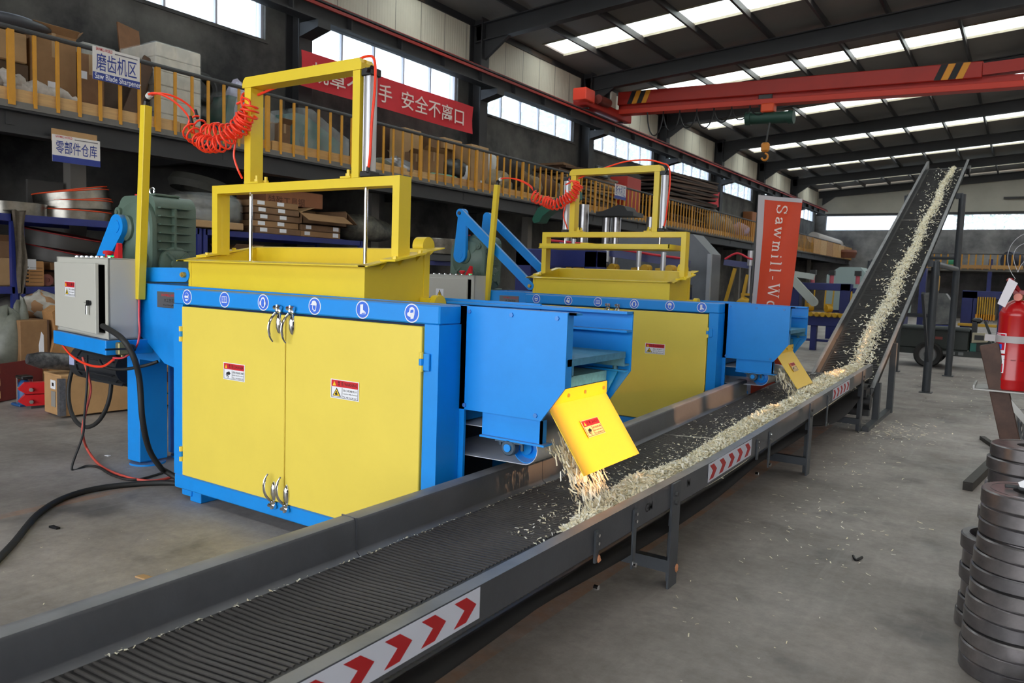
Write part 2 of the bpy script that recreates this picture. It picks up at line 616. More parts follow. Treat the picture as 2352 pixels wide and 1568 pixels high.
def floor_material():
    m = bpy.data.materials.new('worn_concrete')
    m.use_nodes = True
    nt = m.node_tree
    N, L = nt.nodes, nt.links
    b = N['Principled BSDF']
    tc = N.new('ShaderNodeTexCoord')
    def noise(sc, det=6, rough=0.6, vec=None):
        n = N.new('ShaderNodeTexNoise')
        n.inputs['Scale'].default_value = sc
        n.inputs['Detail'].default_value = det
        n.inputs['Roughness'].default_value = rough
        L.new(vec or tc.outputs['Object'], n.inputs['Vector'])
        return n
    def ramp(fac, p0, p1, c0, c1):
        r = N.new('ShaderNodeValToRGB')
        r.color_ramp.elements[0].position = p0
        r.color_ramp.elements[1].position = p1
        r.color_ramp.elements[0].color = c0
        r.color_ramp.elements[1].color = c1
        L.new(fac, r.inputs['Fac'])
        return r
    def mix(fac, a, bcol, mode='MIX'):
        x = N.new('ShaderNodeMix')
        x.data_type = 'RGBA'
        x.blend_type = mode
        if isinstance(fac, float):
            x.inputs[0].default_value = fac
        else:
            L.new(fac, x.inputs[0])
        L.new(a, x.inputs[6])
        if isinstance(bcol, tuple):
            x.inputs[7].default_value = bcol
        else:
            L.new(bcol, x.inputs[7])
        return x.outputs[2]
    base = ramp(noise(0.7, 8, 0.7).outputs['Fac'], 0.3, 0.72, rgb(118, 110, 105), rgb(178, 170, 164))
    fine = ramp(noise(14, 8, 0.75).outputs['Fac'], 0.3, 0.7, (0.72, 0.72, 0.72, 1), (1.05, 1.05, 1.05, 1))
    c = mix(1.0, base.outputs['Color'], fine.outputs['Color'], 'MULTIPLY')
    # oil and tyre stains
    st = ramp(noise(1.7, 5, 0.55).outputs['Fac'], 0.57, 0.70, (0, 0, 0, 1), (1, 1, 1, 1))
    stm = N.new('ShaderNodeMath')
    stm.operation = 'MULTIPLY'
    stm.inputs[1].default_value = 0.62
    L.new(st.outputs['Color'], stm.inputs[0])
    c = mix(stm.outputs[0], c, rgb(70, 68, 68))
    # swept streaks
    mp = N.new('ShaderNodeMapping')
    mp.inputs['Scale'].default_value = (9, 0.5, 1)
    mp.inputs['Rotation'].default_value = (0, 0, 0.35)
    L.new(tc.outputs['Object'], mp.inputs['Vector'])
    sk = ramp(noise(1.5, 5, 0.6, mp.outputs['Vector']).outputs['Fac'], 0.56, 0.75, (0, 0, 0, 1), (0.35, 0.35, 0.35, 1))
    c = mix(sk.outputs['Color'], c, rgb(168, 162, 156))
    # faded orange guide lines: one under the conveyor (x = -1.85), one left of the machine
    sp = N.new('ShaderNodeSeparateXYZ')
    L.new(tc.outputs['Object'], sp.inputs[0])
    def band(coord, at, half, lo, hi, other):
        d = N.new('ShaderNodeMath'); d.operation = 'SUBTRACT'; d.inputs[1].default_value = at
        L.new(coord, d.inputs[0])
        a = N.new('ShaderNodeMath'); a.operation = 'ABSOLUTE'; L.new(d.outputs[0], a.inputs[0])
        l = N.new('ShaderNodeMath'); l.operation = 'LESS_THAN'; l.inputs[1].default_value = half
        L.new(a.outputs[0], l.inputs[0])
        g = N.new('ShaderNodeMath'); g.operation = 'GREATER_THAN'; g.inputs[1].default_value = lo
        L.new(other, g.inputs[0])
        h = N.new('ShaderNodeMath'); h.operation = 'LESS_THAN'; h.inputs[1].default_value = hi
        L.new(other, h.inputs[0])
        p = N.new('ShaderNodeMath'); p.operation = 'MULTIPLY'; L.new(l.outputs[0], p.inputs[0]); L.new(g.outputs[0], p.inputs[1])
        q = N.new('ShaderNodeMath'); q.operation = 'MULTIPLY'; L.new(p.outputs[0], q.inputs[0]); L.new(h.outputs[0], q.inputs[1])
        return q.outputs[0]
    wear = ramp(noise(3.0, 7, 0.7).outputs['Fac'], 0.38, 0.62, (0.1, 0.1, 0.1, 1), (0.5, 0.5, 0.5, 1))
    for (co, at, half, lo, hi, ot) in ((sp.outputs['X'], -1.83, 0.07, 0.0, 9.5, sp.outputs['Y']),
                                       (sp.outputs['X'], -5.21, 0.05, -4.0, 3.4, sp.outputs['Y'])):
        bd = band(co, at, half, lo, hi, ot)
        f = N.new('ShaderNodeMath'); f.operation = 'MULTIPLY'
        L.new(bd, f.inputs[0]); L.new(wear.outputs['Color'], f.inputs[1])
        c = mix(f.outputs[0], c, rgb(176, 112, 62))
    L.new(c, b.inputs['Base Color'])
    rr = ramp(noise(2.2, 6, 0.7).outputs['Fac'], 0.3, 0.7, (0.42, 0.42, 0.42, 1), (0.7, 0.7, 0.7, 1))
    L.new(rr.outputs['Color'], b.inputs['Roughness'])
    bpn = N.new('ShaderNodeBump')
    bpn.inputs['Strength'].default_value = 0.12
    bpn.inputs['Distance'].default_value = 0.01
    L.new(noise(45, 5, 0.7).outputs['Fac'], bpn.inputs['Height'])
    L.new(bpn.outputs['Normal'], b.inputs['Normal'])
    return m

mb = MB().box(-13.2, 14, -14, 60, -0.2, 0)
struct('floor', mb, floor_material())
mb = MB().box(-70, -13.2, -30, 110, -0.4, -0.1)
mb.box(-70, 40, 60, 140, -0.4, -0.1)
struct('ground', mb, mat('yard_ground', rgb(120, 122, 110), 0.9, var=0.3))

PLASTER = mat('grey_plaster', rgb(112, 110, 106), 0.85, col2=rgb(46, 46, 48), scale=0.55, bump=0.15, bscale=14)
PLASTERLIT = mat('lit_grey_plaster', rgb(168, 166, 166), 0.85, col2=rgb(84, 84, 88), scale=0.35, bump=0.15, bscale=12)  # lighter copy of the plaster; daylight on the end wall put into its colour
CREAM = mat('cream_wall_sheet', rgb(222, 216, 198), 0.55, var=0.12, scale=0.8)
CREAMEND = mat('ivory_wall_sheet', rgb(176, 172, 160), 0.6, var=0.15, scale=0.6)
FRAMEW = mat('white_window_frame', rgb(196, 196, 206), 0.45)
GLASS = sheet_glass('dusty_window_glass', (0.84, 0.91, 0.98, 1), 0.24, (0.85, 0.92, 1.0, 1))
SKYGLASS = sheet_glass('translucent_roof_sheet', (0.9, 0.94, 0.92, 1), 0.45, (0.92, 0.95, 0.92, 1))
FROST = sheet_glass('frosted_sheet', (1, 1, 1, 1), 1.0, (0.8, 0.82, 0.8, 1))
BEAMDARK = mat('dark_grey_steelwork', rgb(50, 50, 52), 0.55, var=0.2, scale=1.5)
RAILRED = mat('red_crane_rail_paint', rgb(170, 44, 36), 0.5, var=0.25, scale=2)

# left wall: masonry with a window in every bay, sheeting above
wl = thing('wall_left', (WX0, 25, 0), None, None, kind='structure')
wins = [(4.95, 10.05), (11.15, 16.1), (17.2, 22.2), (23.4, 28.6), (29.9, 35.1), (36.4, 41.7), (43.2, 48.7), (50.1, 55.9)]
ZS, ZH = 5.95, 6.85
mb = MB().box(WX0 - 0.3, WX0, -7, YEND, 0, ZS)
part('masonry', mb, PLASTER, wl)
mb = MB()
edges = [-7.0] + [e for w in wins for e in w] + [YEND]
for i in range(0, len(edges), 2):
    mb.box(WX0 - 0.3, WX0, edges[i], edges[i + 1], ZS, ZH)
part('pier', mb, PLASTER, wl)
part('lintel', MB().box(WX0 - 0.3, WX0, -7, YEND, ZH, 7.15), BEAMDARK, wl)
part('backing', MB().box(WX0 - 0.3, WX0 - 0.06, -7, YEND, 7.15, 8.4), BEAMDARK, wl)
# cream sheets above, each about 0.9 m with rolled ribs
rows = []
sheet = MB()
prof = []
for k in range(10):
    y = k * 0.09
    prof += [(0.0, y + 0.005), (0.0, y + 0.07), (-0.004, y + 0.078), (-0.004, y + 0.087)]
sheet.grid([[(px, py, 7.15) for px, py in prof], [(px, py, 8.3) for px, py in prof]])
me = meshdata('sheet', sheet, CREAM, None, 20, False)
y = -7.0
while y < YEND:
    inst('sheet', me, wl, (0, y - 25, 0))
    y += 0.9
for n, (a, b) in enumerate(wins):
    w = thing('window_%d' % (n + 1), (WX0 - 0.12, (a + b) / 2, ZS), None, None, kind='structure')
    fr = MB()
    t = 0.045
    fr.box(WX0 - 0.2, WX0 - 0.08, a, b, ZS, ZS + t).box(WX0 - 0.2, WX0 - 0.08, a, b, ZH - t, ZH)
    fr.box(WX0 - 0.2, WX0 - 0.08, a, a + t, ZS, ZH).box(WX0 - 0.2, WX0 - 0.08, b - t, b, ZS, ZH)
    part('window_frame', fr, FRAMEW, w)
    part('sill', MB().box(WX0 - 0.3, WX0 + 0.04, a - 0.05, b + 0.05, ZS - 0.06, ZS), PLASTER, w)
    for k in range(1, 5):
        ym = a + (b - a) * k / 5
        part('mullion', MB().box(WX0 - 0.19, WX0 - 0.09, ym - 0.022, ym + 0.022, ZS, ZH), FRAMEW, w)
    for k in range(5):
        y0, y1 = a + (b - a) * k / 5, a + (b - a) * (k + 1) / 5
        part('pane', MB().box(WX0 - 0.145, WX0 - 0.14, y0 + 0.02, y1 - 0.02, ZS + 0.03, ZH - 0.03), GLASS, w)
    portal('window_daylight', (WX0 + 0.02, (a + b) / 2, (ZS + ZH) / 2), (0, radians(-90), 0), ZH - ZS, b - a)

# columns with corbels, runway beam and red rail
def ibeam(mb, p, q, w, h, up=(0, 0, 1), tw=0.02, tf=0.03):
    p, q, up = Vector(p), Vector(q), Vector(up)
    d = (q - p).normalized()
    a = d.cross(up).normalized()
    u = a.cross(d)
    mb.bar(p, q, tw, h, u)
    for s in (-1, 1):
        mb.bar(p + u * (s * (h - tf) / 2), q + u * (s * (h - tf) / 2), w, tf, u)
    return mb

for i, yc in enumerate(COLY[:-1]):
    c = thing('trim_%d' % (i + 1), (WX0 + 0.2, yc, 0), None, None, kind='structure')
    m1 = MB()
    ibeam(m1, (WX0 + 0.2, yc, 0), (WX0 + 0.2, yc, 8.2), 0.34, 0.4, (1, 0, 0))
    part('column_shaft', m1, BEAMDARK, c)
    m2 = MB().prism([(0, 0), (0.52, 0.12), (0.52, 0.26), (0, 0.26)], (WX0 + 0.4, yc + 0.16, 6.10), X3, Z3, 0, 0.32)
    part('corbel', m2, BEAMDARK, c)
rw = thing('trim_20', (WX0 + 0.72, 25, 6.77), None, None, kind='structure')
ibm = MB()
ibeam(ibm, (WX0 + 0.72, -3, 6.56), (WX0 + 0.72, 55.8, 6.56), 0.3, 0.38)
part('runway_beam', ibm, BEAMDARK, rw)
st = meshdata('stiffener', MB().box(-0.13, 0.13, -0.012, 0.012, -0.17, 0.17), BEAMDARK)
y = -2.0
while y < 55:
    inst('stiffener', st, rw, (0, y - 25, -0.21))
    y += 1.5
part('crane_rail', MB().box(WX0 + 0.68, WX0 + 0.76, -3, 55.8, 6.75, 6.82, 0.01), RAILRED, rw)
part('conductor_bar', MB().box(WX0 + 0.86, WX0 + 0.9, -3, 55.8, 6.62, 6.68), RAILRED, rw)

# end wall
we = thing('wall_back', (-4, YEND, 0), None, None, kind='structure')
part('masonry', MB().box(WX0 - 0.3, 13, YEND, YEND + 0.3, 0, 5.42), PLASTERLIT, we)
part('head_band', MB().box(WX0 - 0.3, 13, YEND, YEND + 0.3, 6.42, 6.55), BEAMDARK, we)
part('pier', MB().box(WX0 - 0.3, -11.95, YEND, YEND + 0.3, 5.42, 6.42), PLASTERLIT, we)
x = WX0
k = 0
while x < 12.5:
    x1 = min(x + 1.5, 12.6)
    mb = MB().prism([(x, 6.55), (x1 + 0.02, 6.55), (x1 + 0.02, roofz(x1) + 0.2), (x, roofz(x) + 0.2)], (0, YEND + 0.05 + 0.004 * (k % 3), 0), X3, Z3, 0, -0.06)
    part('sheet', mb, CREAMEND, we)
    x = x1
    k += 1
part('girt', MB().box(-1.7, 12, YEND - 0.1, YEND, 7.3, 7.42), BEAMDARK, we)
for n, (a, b) in enumerate([(-11.95, -6.2), (-6.1, -0.4), (0.2, 6.0)]):
    w = thing('window_%d' % (n + 9), ((a + b) / 2, YEND + 0.1, 5.42), None, None, kind='structure')
    fr = MB()
    for zz in (5.42, 6.38):
        fr.box(a, b, YEND + 0.08, YEND + 0.2, zz, zz + 0.04)
    fr.box(a, a + 0.05, YEND + 0.08, YEND + 0.2, 5.42, 6.42).box(b - 0.05, b, YEND + 0.08, YEND + 0.2, 5.42, 6.42)
    part('window_frame', fr, FRAMEW, w)
    for k in range(5):
        p0, p1 = a + (b - a) * k / 5, a + (b - a) * (k + 1) / 5
        part('pane', MB().box(p0 + 0.012, p1 - 0.012, YEND + 0.13, YEND + 0.135, 5.45, 6.39), GLASS, w)

# roof: rafters, purlins, dark sheets and a strip of translucent sheets across every bay
ce = thing('ceiling', (RIDGE, 25, 8.2), None, None, kind='structure')
ROOFDARK = mat('dark_roof_lining', rgb(124, 121, 118), 0.75, var=0.12, scale=0.7)
EDGE = mat('pale_flashing', rgb(176, 166, 146), 0.6, var=0.3, scale=5)
XP = [WX0 + 1.5 * k for k in range(9)]           # purlin lines
XP[-1] = RIDGE
slope = 0.075
rail_up = Vector((-slope, 0, 1)).normalized()
sky_bays = []
for i in range(len(COLY) - 1):
    y0, y1 = COLY[i], COLY[i + 1]
    ys = y0 + 0.55 * (y1 - y0)
    sky_bays.append((y0, y1, ys - 0.62, ys + 0.62))
sky_bays = [(-7.2, COLY[0], -1.4, -0.2)] + sky_bays
def slab(mb, xa, xb, ya, yb, t=0.05, lift=0.0):
    za, zb = roofz(xa) + lift, roofz(xb) + lift
    mb.add([(xa, ya, za), (xb, ya, zb), (xb, yb, zb), (xa, yb, za), (xa, ya, za + t), (xb, ya, zb + t), (xb, yb, zb + t), (xa, yb, za + t)],
           [(0, 1, 2, 3), (4, 7, 6, 5), (0, 4, 5, 1), (1, 5, 6, 2), (2, 6, 7, 3), (3, 7, 4, 0)])
    return mb
for (y0, y1, sa, sb) in sky_bays:
    for k in range(len(XP) - 1):
        xa, xb = XP[k], XP[k + 1]
        first = k == 0
        for (ya, yb) in ((y0, sa), (sb, y1)):
            part('panel', slab(MB(), xa + 0.02, xb - 0.02, ya, yb), ROOFDARK, ce)
        if first:
            part('panel', slab(MB(), xa - 0.3, xa + 0.45, sa, sb), ROOFDARK, ce)
            xa += 0.45
        part('pane', slab(MB(), xa + 0.03, xb - 0.03, sa, sb, 0.012, 0.03), SKYGLASS, ce)
        fl = MB()
        for yy in (sa, sb):
            fl.add([(xa, yy - 0.02, roofz(xa) - 0.035), (xb, yy - 0.02, roofz(xb) - 0.035), (xb, yy + 0.02, roofz(xb) - 0.035), (xa, yy + 0.02, roofz(xa) - 0.035),
                    (xa, yy - 0.02, roofz(xa) + 0.06), (xb, yy - 0.02, roofz(xb) + 0.06), (xb, yy + 0.02, roofz(xb) + 0.06), (xa, yy + 0.02, roofz(xa) + 0.06)],
                   [(0, 1, 2, 3), (4, 7, 6, 5), (0, 4, 5, 1), (1, 5, 6, 2), (2, 6, 7, 3), (3, 7, 4, 0)])
        part('flashing', fl, EDGE, ce)
    portal('roof_light', (-6.4, (sa + sb) / 2, 8.5), (0, 0, 0), 11.5, sb - sa)
    # far slope of the roof, beyond the ridge
    xr = 2 * RIDGE - WX0
    part('panel', slab(MB(), RIDGE, xr, y0, sa), ROOFDARK, ce)
    part('panel', slab(MB(), RIDGE, xr, sb, y1), ROOFDARK, ce)
    part('pane', slab(MB(), RIDGE, xr, sa, sb, 0.012, 0.03), FROST, ce)
for x in XP:
    mb = MB().bar((x, -3, roofz(x) - 0.09), (x, YEND, roofz(x) - 0.09), 0.07, 0.17)
    part('purlin', mb, BEAMDARK, ce)
for yc in COLY:
    mb = MB()
    for sgn in (0, 1):
        xa, xb = (WX0 + 0.1, RIDGE) if sgn == 0 else (2 * RIDGE - WX0 - 0.1, RIDGE)
        up = Vector((-slope if sgn == 0 else slope, 0, 1))
        ibeam(mb, (xa, yc, roofz(xa) - 0.40), (xb, yc, roofz(xb) - 0.40), 0.24, 0.46, up)
    mb.prism([(0, 0), (0.9, 0.12), (0, -0.5)], (WX0 + 0.35, yc + 0.05, roofz(WX0) - 0.6), X3, Z3, 0, 0.1)
    part('rafter', mb, BEAMDARK, ce)

# unseen right hand wall; slots shaped for sun patches, frosted panes added for side light
wr = thing('wall_right', (11.4, 25, 0), None, None, kind='structure')
slots = [(2.55, 3.15), (4.97, 5.6), (5.75, 6.45), (7.95, 8.65), (9.2, 10.5)]
zs0, zs1 = 3.10, 3.72
part('masonry', MB().box(11.4, 11.7, -7, YEND, 0, zs0).box(11.4, 11.7, -7, YEND, zs1, 5.7), PLASTER, wr)
for k in range(21):
    part('pane', MB().box(11.5, 11.52, -7 + 3.025 * k + 0.05, -7 + 3.025 * (k + 1) - 0.05, 5.7, 6.6), FROST, wr)
    part('mullion', MB().box(11.44, 11.6, -7 + 3.025 * k - 0.06, -7 + 3.025 * k + 0.06, 5.68, 6.62), BEAMDARK, wr)
yy = [-7.0] + [e for q in slots for e in q] + [YEND]
mb = MB()
for i in range(0, len(yy), 2):
    mb.box(11.4, 11.7, yy[i], yy[i + 1], zs0, zs1)
part('pier', mb, PLASTER, wr)
part('upper_sheeting', MB().box(11.4, 11.7, -7, YEND, 6.6, 8.3), CREAM, wr)
# gate wall behind the camera
wf = thing('wall_front', (-1, -7, 0), None, None, kind='structure')
part('masonry', MB().box(WX0 - 0.3, -11.5, -7.2, -6.9, 0, 8.3).box(5.0, 11.7, -7.2, -6.9, 0, 8.3).box(-11.5, 5.0, -7.2, -6.9, 5.8, 9.2), PLASTER, wf)

# trees in the yard beyond the left wall
LEAF = mat('tree_leaves', rgb(96, 120, 84), 0.8, var=0.4, scale=3)
BARK = mat('tree_bark', rgb(92, 82, 72), 0.9)
def tree(x, y, h, r, seed, label, group='trees in the yard beyond the left wall'):
    t = thing('tree', (x, y, -0.1), label, 'tree', group)
    rn = random.Random(seed)
    tr = MB().tube([(x, y, -0.1), (x + 0.1, y, h * 0.4), (x, y + 0.1, h * 0.75)], [0.16, 0.12, 0.06], 7)
    for k in range(6):
        a = rn.uniform(0, 6.28)
        z = h * rn.uniform(0.35, 0.7)
        tr.tube([(x, y, z), (x + cos(a) * r * 0.6, y + sin(a) * r * 0.6, z + h * 0.15)], [0.05, 0.02], 5)
    part('trunk', tr, BARK, t)
    cr = MB()
    for k in range(900):
        u, a = rn.uniform(-1, 1), rn.uniform(0, 6.28)
        q = rn.uniform(0.25, 1) ** 0.5
        s = sqrt(1 - u * u)
        p = Vector((x + r * q * s * cos(a), y + r * q * s * sin(a), h * 0.68 + h * 0.38 * q * u))
        d1 = Vector((rn.gauss(0, 1), rn.gauss(0, 1), rn.gauss(0, 1))).normalized() * rn.uniform(0.12, 0.26)
        d2 = d1.orthogonal().normalized() * rn.uniform(0.08, 0.16)
        cr.quad(p - d1, p - d2, p + d1, p + d2)
    o = part('crown', cr, LEAF, t, fix=False)
for k, (x, y, h, r) in enumerate([(-24, 32.5, 10.5, 2.0), (-23, 37.5, 12.0, 2.1), (-24, 42.0, 12.5, 2.2), (-23, 47.0, 12.0, 2.2), (-24, 52.5, 12.5, 2.2),
                                   (-23, 58.5, 12.0, 2.9), (-25, 65.0, 13.0, 3.2), (-24, 72.0, 12.5, 3.2), (-25, 80.0, 13, 3.4)]):
    tree(x, y, h, r, 40 + k, 'leafy tree in the yard seen hazily through the left wall windows')
tree(-2.6, 74, 9.6, 3.2, 61, 'leafy tree in the yard seen through the end window beside the raised conveyor', None)

# ------------------------------------------------------------------ travelling crane
CRANERED = mat('crane_red_paint', rgb(180, 38, 26), 0.45, var=0.15, scale=1.5)
cr = thing('bridge_crane', (-6.2, 23.6, 7.25), 'red single girder travelling crane with striped ends spanning the hall', 'crane')
gy = 23.6
ga, gb = Vector((-11.7, gy, 7.36)), Vector((-1.4, gy, 7.12))
gm = MB()
d = (gb - ga).normalized()
gm.bar(ga + Z3 * 0.14, gb + Z3 * 0.14, 0.34, 0.42, ch=0.02)
gm.bar(gb + Z3 * 0.14, gb + d * 1.0 + Z3 * 0.2, 0.34, 0.3)
part('box_girder', gm, CRANERED, cr)
part('web_plate', MB().bar(ga - Z3 * 0.12, gb + d * 0.9 - Z3 * 0.12, 0.1, 0.2), CRANERED, cr)
part('bottom_flange', MB().bar(ga - Z3 * 0.29, gb + d * 1.2 - Z3 * 0.29, 0.38, 0.16, ch=0.01), mat('crane_flange_red', rgb(206, 56, 36), 0.45), cr)
STRIPEY = mat('stripe_orange', rgb(226, 150, 30), 0.5)
for base, sg in ((0.35, 1), (9.2, 1)):
    for k in range(4):
        c0 = ga + d * (base + k * 0.17) + Z3 * 0.14
        v = Vector((0.10, 0, 0.2))
        m2 = MB().prism([(0, -0.2), (0.16, -0.2), (0.32, 0.2), (0.16, 0.2)], c0 + Vector((0, -0.176, 0)), d, Z3, 0, 0.004)
        part('hazard_stripe', m2, INK if k % 2 == 0 else STRIPEY, cr)
et = MB().box(-12.1, -11.62, 21.2, 24.4, 6.86, 7.12, 0.02)
part('end_truck', et, CRANERED, cr)
for yy in (21.6, 24.0):
    part('wheel', MB().cyl((-12.0, yy, 6.93), (-11.76, yy, 6.93), 0.11, 16), DARKSTEEL, cr)
part('motor_box', MB().box(-11.95, -11.5, 20.9, 21.5, 6.95, 7.32, 0.02), mat('crane_motor_red', rgb(222, 62, 40), 0.45), cr)
part('travel_motor', MB().cyl((-11.5, 21.7, 7.12), (-11.5, 22.4, 7.12), 0.14, 14), mat('motor_brown', rgb(110, 44, 36), 0.5), cr)
part('control_box', MB().box(-12.0, -11.62, 22.8, 23.2, 7.12, 7.62, 0.02), mat('pale_control_box', rgb(196, 192, 180), 0.5), cr)
part('control_panel', MB().box(-11.94, -11.66, 22.78, 22.8, 7.18, 7.55), BLACK, cr)
hz = thing('chain_hoist', (-6.7, gy, 6.3), 'dark green electric hoist hanging below the red crane girder', 'hoist')
HG = mat('hoist_green', rgb(30, 66, 54), 0.5)
part('drum', MB().cyl((-7.35, gy - 0.05, 6.52), (-6.15, gy - 0.05, 6.48), 0.17, 18), HG, hz)
part('end_cap', MB().cyl((-6.2, gy - 0.05, 6.48), (-6.05, gy - 0.05, 6.48), 0.2, 18), HG, hz)
part('end_cap', MB().cyl((-7.45, gy - 0.05, 6.53), (-7.3, gy - 0.05, 6.53), 0.2, 18), HG, hz)
part('trolley', MB().box(-6.98, -6.6, gy - 0.25, gy + 0.1, 6.64, 6.9, 0.03), mat('hoist_orange', rgb(236, 84, 40), 0.45), hz)
part('hanger', MB().box(-7.1, -6.7, gy - 0.12, gy + 0.12, 6.85, 7.2, 0.02), DARKSTEEL, hz)
part('wire_rope', MB().cyl((-6.72, gy - 0.1, 6.35), (-6.8, gy - 0.1, 5.75), 0.025, 6), DARKSTEEL, hz)
hk = MB().box(-6.93, -6.69, gy - 0.18, gy - 0.02, 5.5, 5.78, 0.05)
part('hook_block', hk, mat('hook_orange', rgb(206, 130, 40), 0.5), hz)
part('hook', MB().tube([(-6.81 + 0.09 * sin(a), gy - 0.1, 5.36 + 0.1 * cos(a)) for a in [i * 0.5 for i in range(10)]], 0.03, 7), mat('hook_orange', rgb(206, 130, 40), 0.5), hz)
cab = []
for k in range(7):
    x0 = -10.6 + k * 0.55
    p0 = ga + d * (x0 + 11.7) - Z3 * 0.37 - Y3 * 0.2
    p1 = ga + d * (x0 + 0.55 + 11.7) - Z3 * 0.37 - Y3 * 0.2
    sag = [1.0, 0.85, 0.75, 0.8, 0.6, 0.55, 0.4][k]
    cab += bez(p0, p0 + Vector((0.05, 0, -sag)), p1 + Vector((-0.05, 0, -sag)), p1, 10)[:-1]
part('festoon_cable', MB().tube(cab, 0.022, 6), BLACK, cr)


# ================================================================== wood shaving machines
# The machine is modelled where the near one stands; the far one is built from the same drawing 4.3 m along.
FY, AY, BY_ = 3.07, 3.27, 4.00        # door front, front side beam, rear side beam
RX = -2.482                            # right hand corner of the door housing
M_ORG = Vector((-3.6, 3.5, 0))
UP = Vector((0, 0, 1))

def picto(mb_w, mb_b, kind, c, r, y):
    """white pictogram on a blue disc (drawn in the x-z plane, facing -y)"""
    def P(poly, m, lift):
        m.prism([(a * r, b * r) for a, b in poly], (c[0], y - lift - 0.0016, c[1]), X3, Z3, 0, -0.0012)
    def disc(cx, cz, rx, rz, n=20):
        return [(cx + rx * cos(2 * pi * i / n), cz + rz * sin(2 * pi * i / n)) for i in range(n)]
    W, B = mb_w, mb_b
    head = [(-0.3, 0.3), (-0.25, 0.5), (0, 0.6), (0.25, 0.5), (0.34, 0.25), (0.3, -0.1), (0.2, -0.5), (-0.12, -0.55), (-0.15, -0.35), (-0.32, -0.35), (-0.36, 0)]
    if kind == 'goggles':
        P(disc(0, 0.02, 0.42, 0.56), W, 0.002)
        P(disc(0, 0.02, 0.36, 0.5), B, 0.0034)
        P(disc(-0.2, 0.02, 0.22, 0.16), W, 0.0048)
        P(disc(0.2, 0.02, 0.22, 0.16), W, 0.0049)
        P([(-0.3, -0.3), (0.3, -0.3), (0.2, -0.5), (-0.2, -0.5)], W, 0.0048)
    elif kind == 'book':
        P([(-0.5, -0.4), (0.5, -0.4), (0.5, 0.42), (-0.5, 0.42)], W, 0.002)
        P([(-0.42, -0.26), (-0.04, -0.3), (-0.04, 0.34), (-0.42, 0.36)], B, 0.0034)
        P([(0.42, -0.26), (0.04, -0.3), (0.04, 0.34), (0.42, 0.36)], B, 0.0034)
        for k in range(3):
            z = 0.2 - 0.18 * k
            P([(-0.34, z - 0.03), (-0.12, z - 0.03), (-0.12, z + 0.03), (-0.34, z + 0.03)], W, 0.0048)
            P([(0.12, z - 0.03), (0.34, z - 0.03), (0.34, z + 0.03), (0.12, z + 0.03)], W, 0.0048)
    elif kind == 'muffs':
        P(disc(0, 0.0, 0.46, 0.66), W, 0.002)
        P(disc(0, -0.06, 0.30, 0.5), B, 0.0034)
        P(disc(-0.42, -0.1, 0.16, 0.28), W, 0.0048)
        P(disc(0.42, -0.1, 0.16, 0.28), W, 0.0048)
    elif kind == 'helmet':
        P([(a, b - 0.06) for a, b in head], W, 0.002)
        P([(-0.24, 0.08), (0.2, 0.08), (0.22, -0.2), (0.1, -0.45), (-0.05, -0.4), (-0.22, -0.25)], B, 0.0034)
        P([(-0.58, 0.12), (0.46, 0.12), (0.46, 0.3), (0.3, 0.55), (0, 0.66), (-0.3, 0.55), (-0.42, 0.26), (-0.58, 0.2)], W, 0.0048)
    elif kind == 'boot':
        P([(-0.32, 0.55), (0.12, 0.6), (0.1, 0.0), (0.5, -0.25), (0.52, -0.45), (-0.36, -0.5), (-0.3, 0)], W, 0.002)
        P([(-0.05, -0.36), (0.44, -0.32), (0.44, -0.4), (-0.05, -0.44)], B, 0.0034)
    elif kind == 'mask':
        P([(a * 1.15 + 0.05, b * 1.1) for a, b in head], W, 0.002)
        P([(-0.1, 0.35), (0.25, 0.4), (0.3, 0.0), (-0.15, 0.05)], B, 0.0034)
        P(disc(-0.28, -0.12, 0.26, 0.22), W, 0.0048)
        P([(-0.2, -0.02), (0.4, 0.12), (0.4, 0.05), (-0.2, -0.1)], W, 0.005)

def roundel(parent, kind, x, z, r=0.05, y=FY):
    disc = MB().lathe([(r, 0), (r, 0.0012)], (x, y, z), (0, -1, 0), 28)
    o = part('safety_sticker', disc, WHITE, parent)
    d2 = MB().lathe([(r * 0.88, 0), (r * 0.88, 0.0012)], (x, y - 0.001, z), (0, -1, 0), 28)
    part('blue_field', d2, PICTO, o)
    w, b = MB(), MB()
    picto(w, b, kind, (x, z), r, y)
    part('pictogram', w, WHITE, o)
    if b.v:
        part('pictogram_detail', b, PICTO, o)

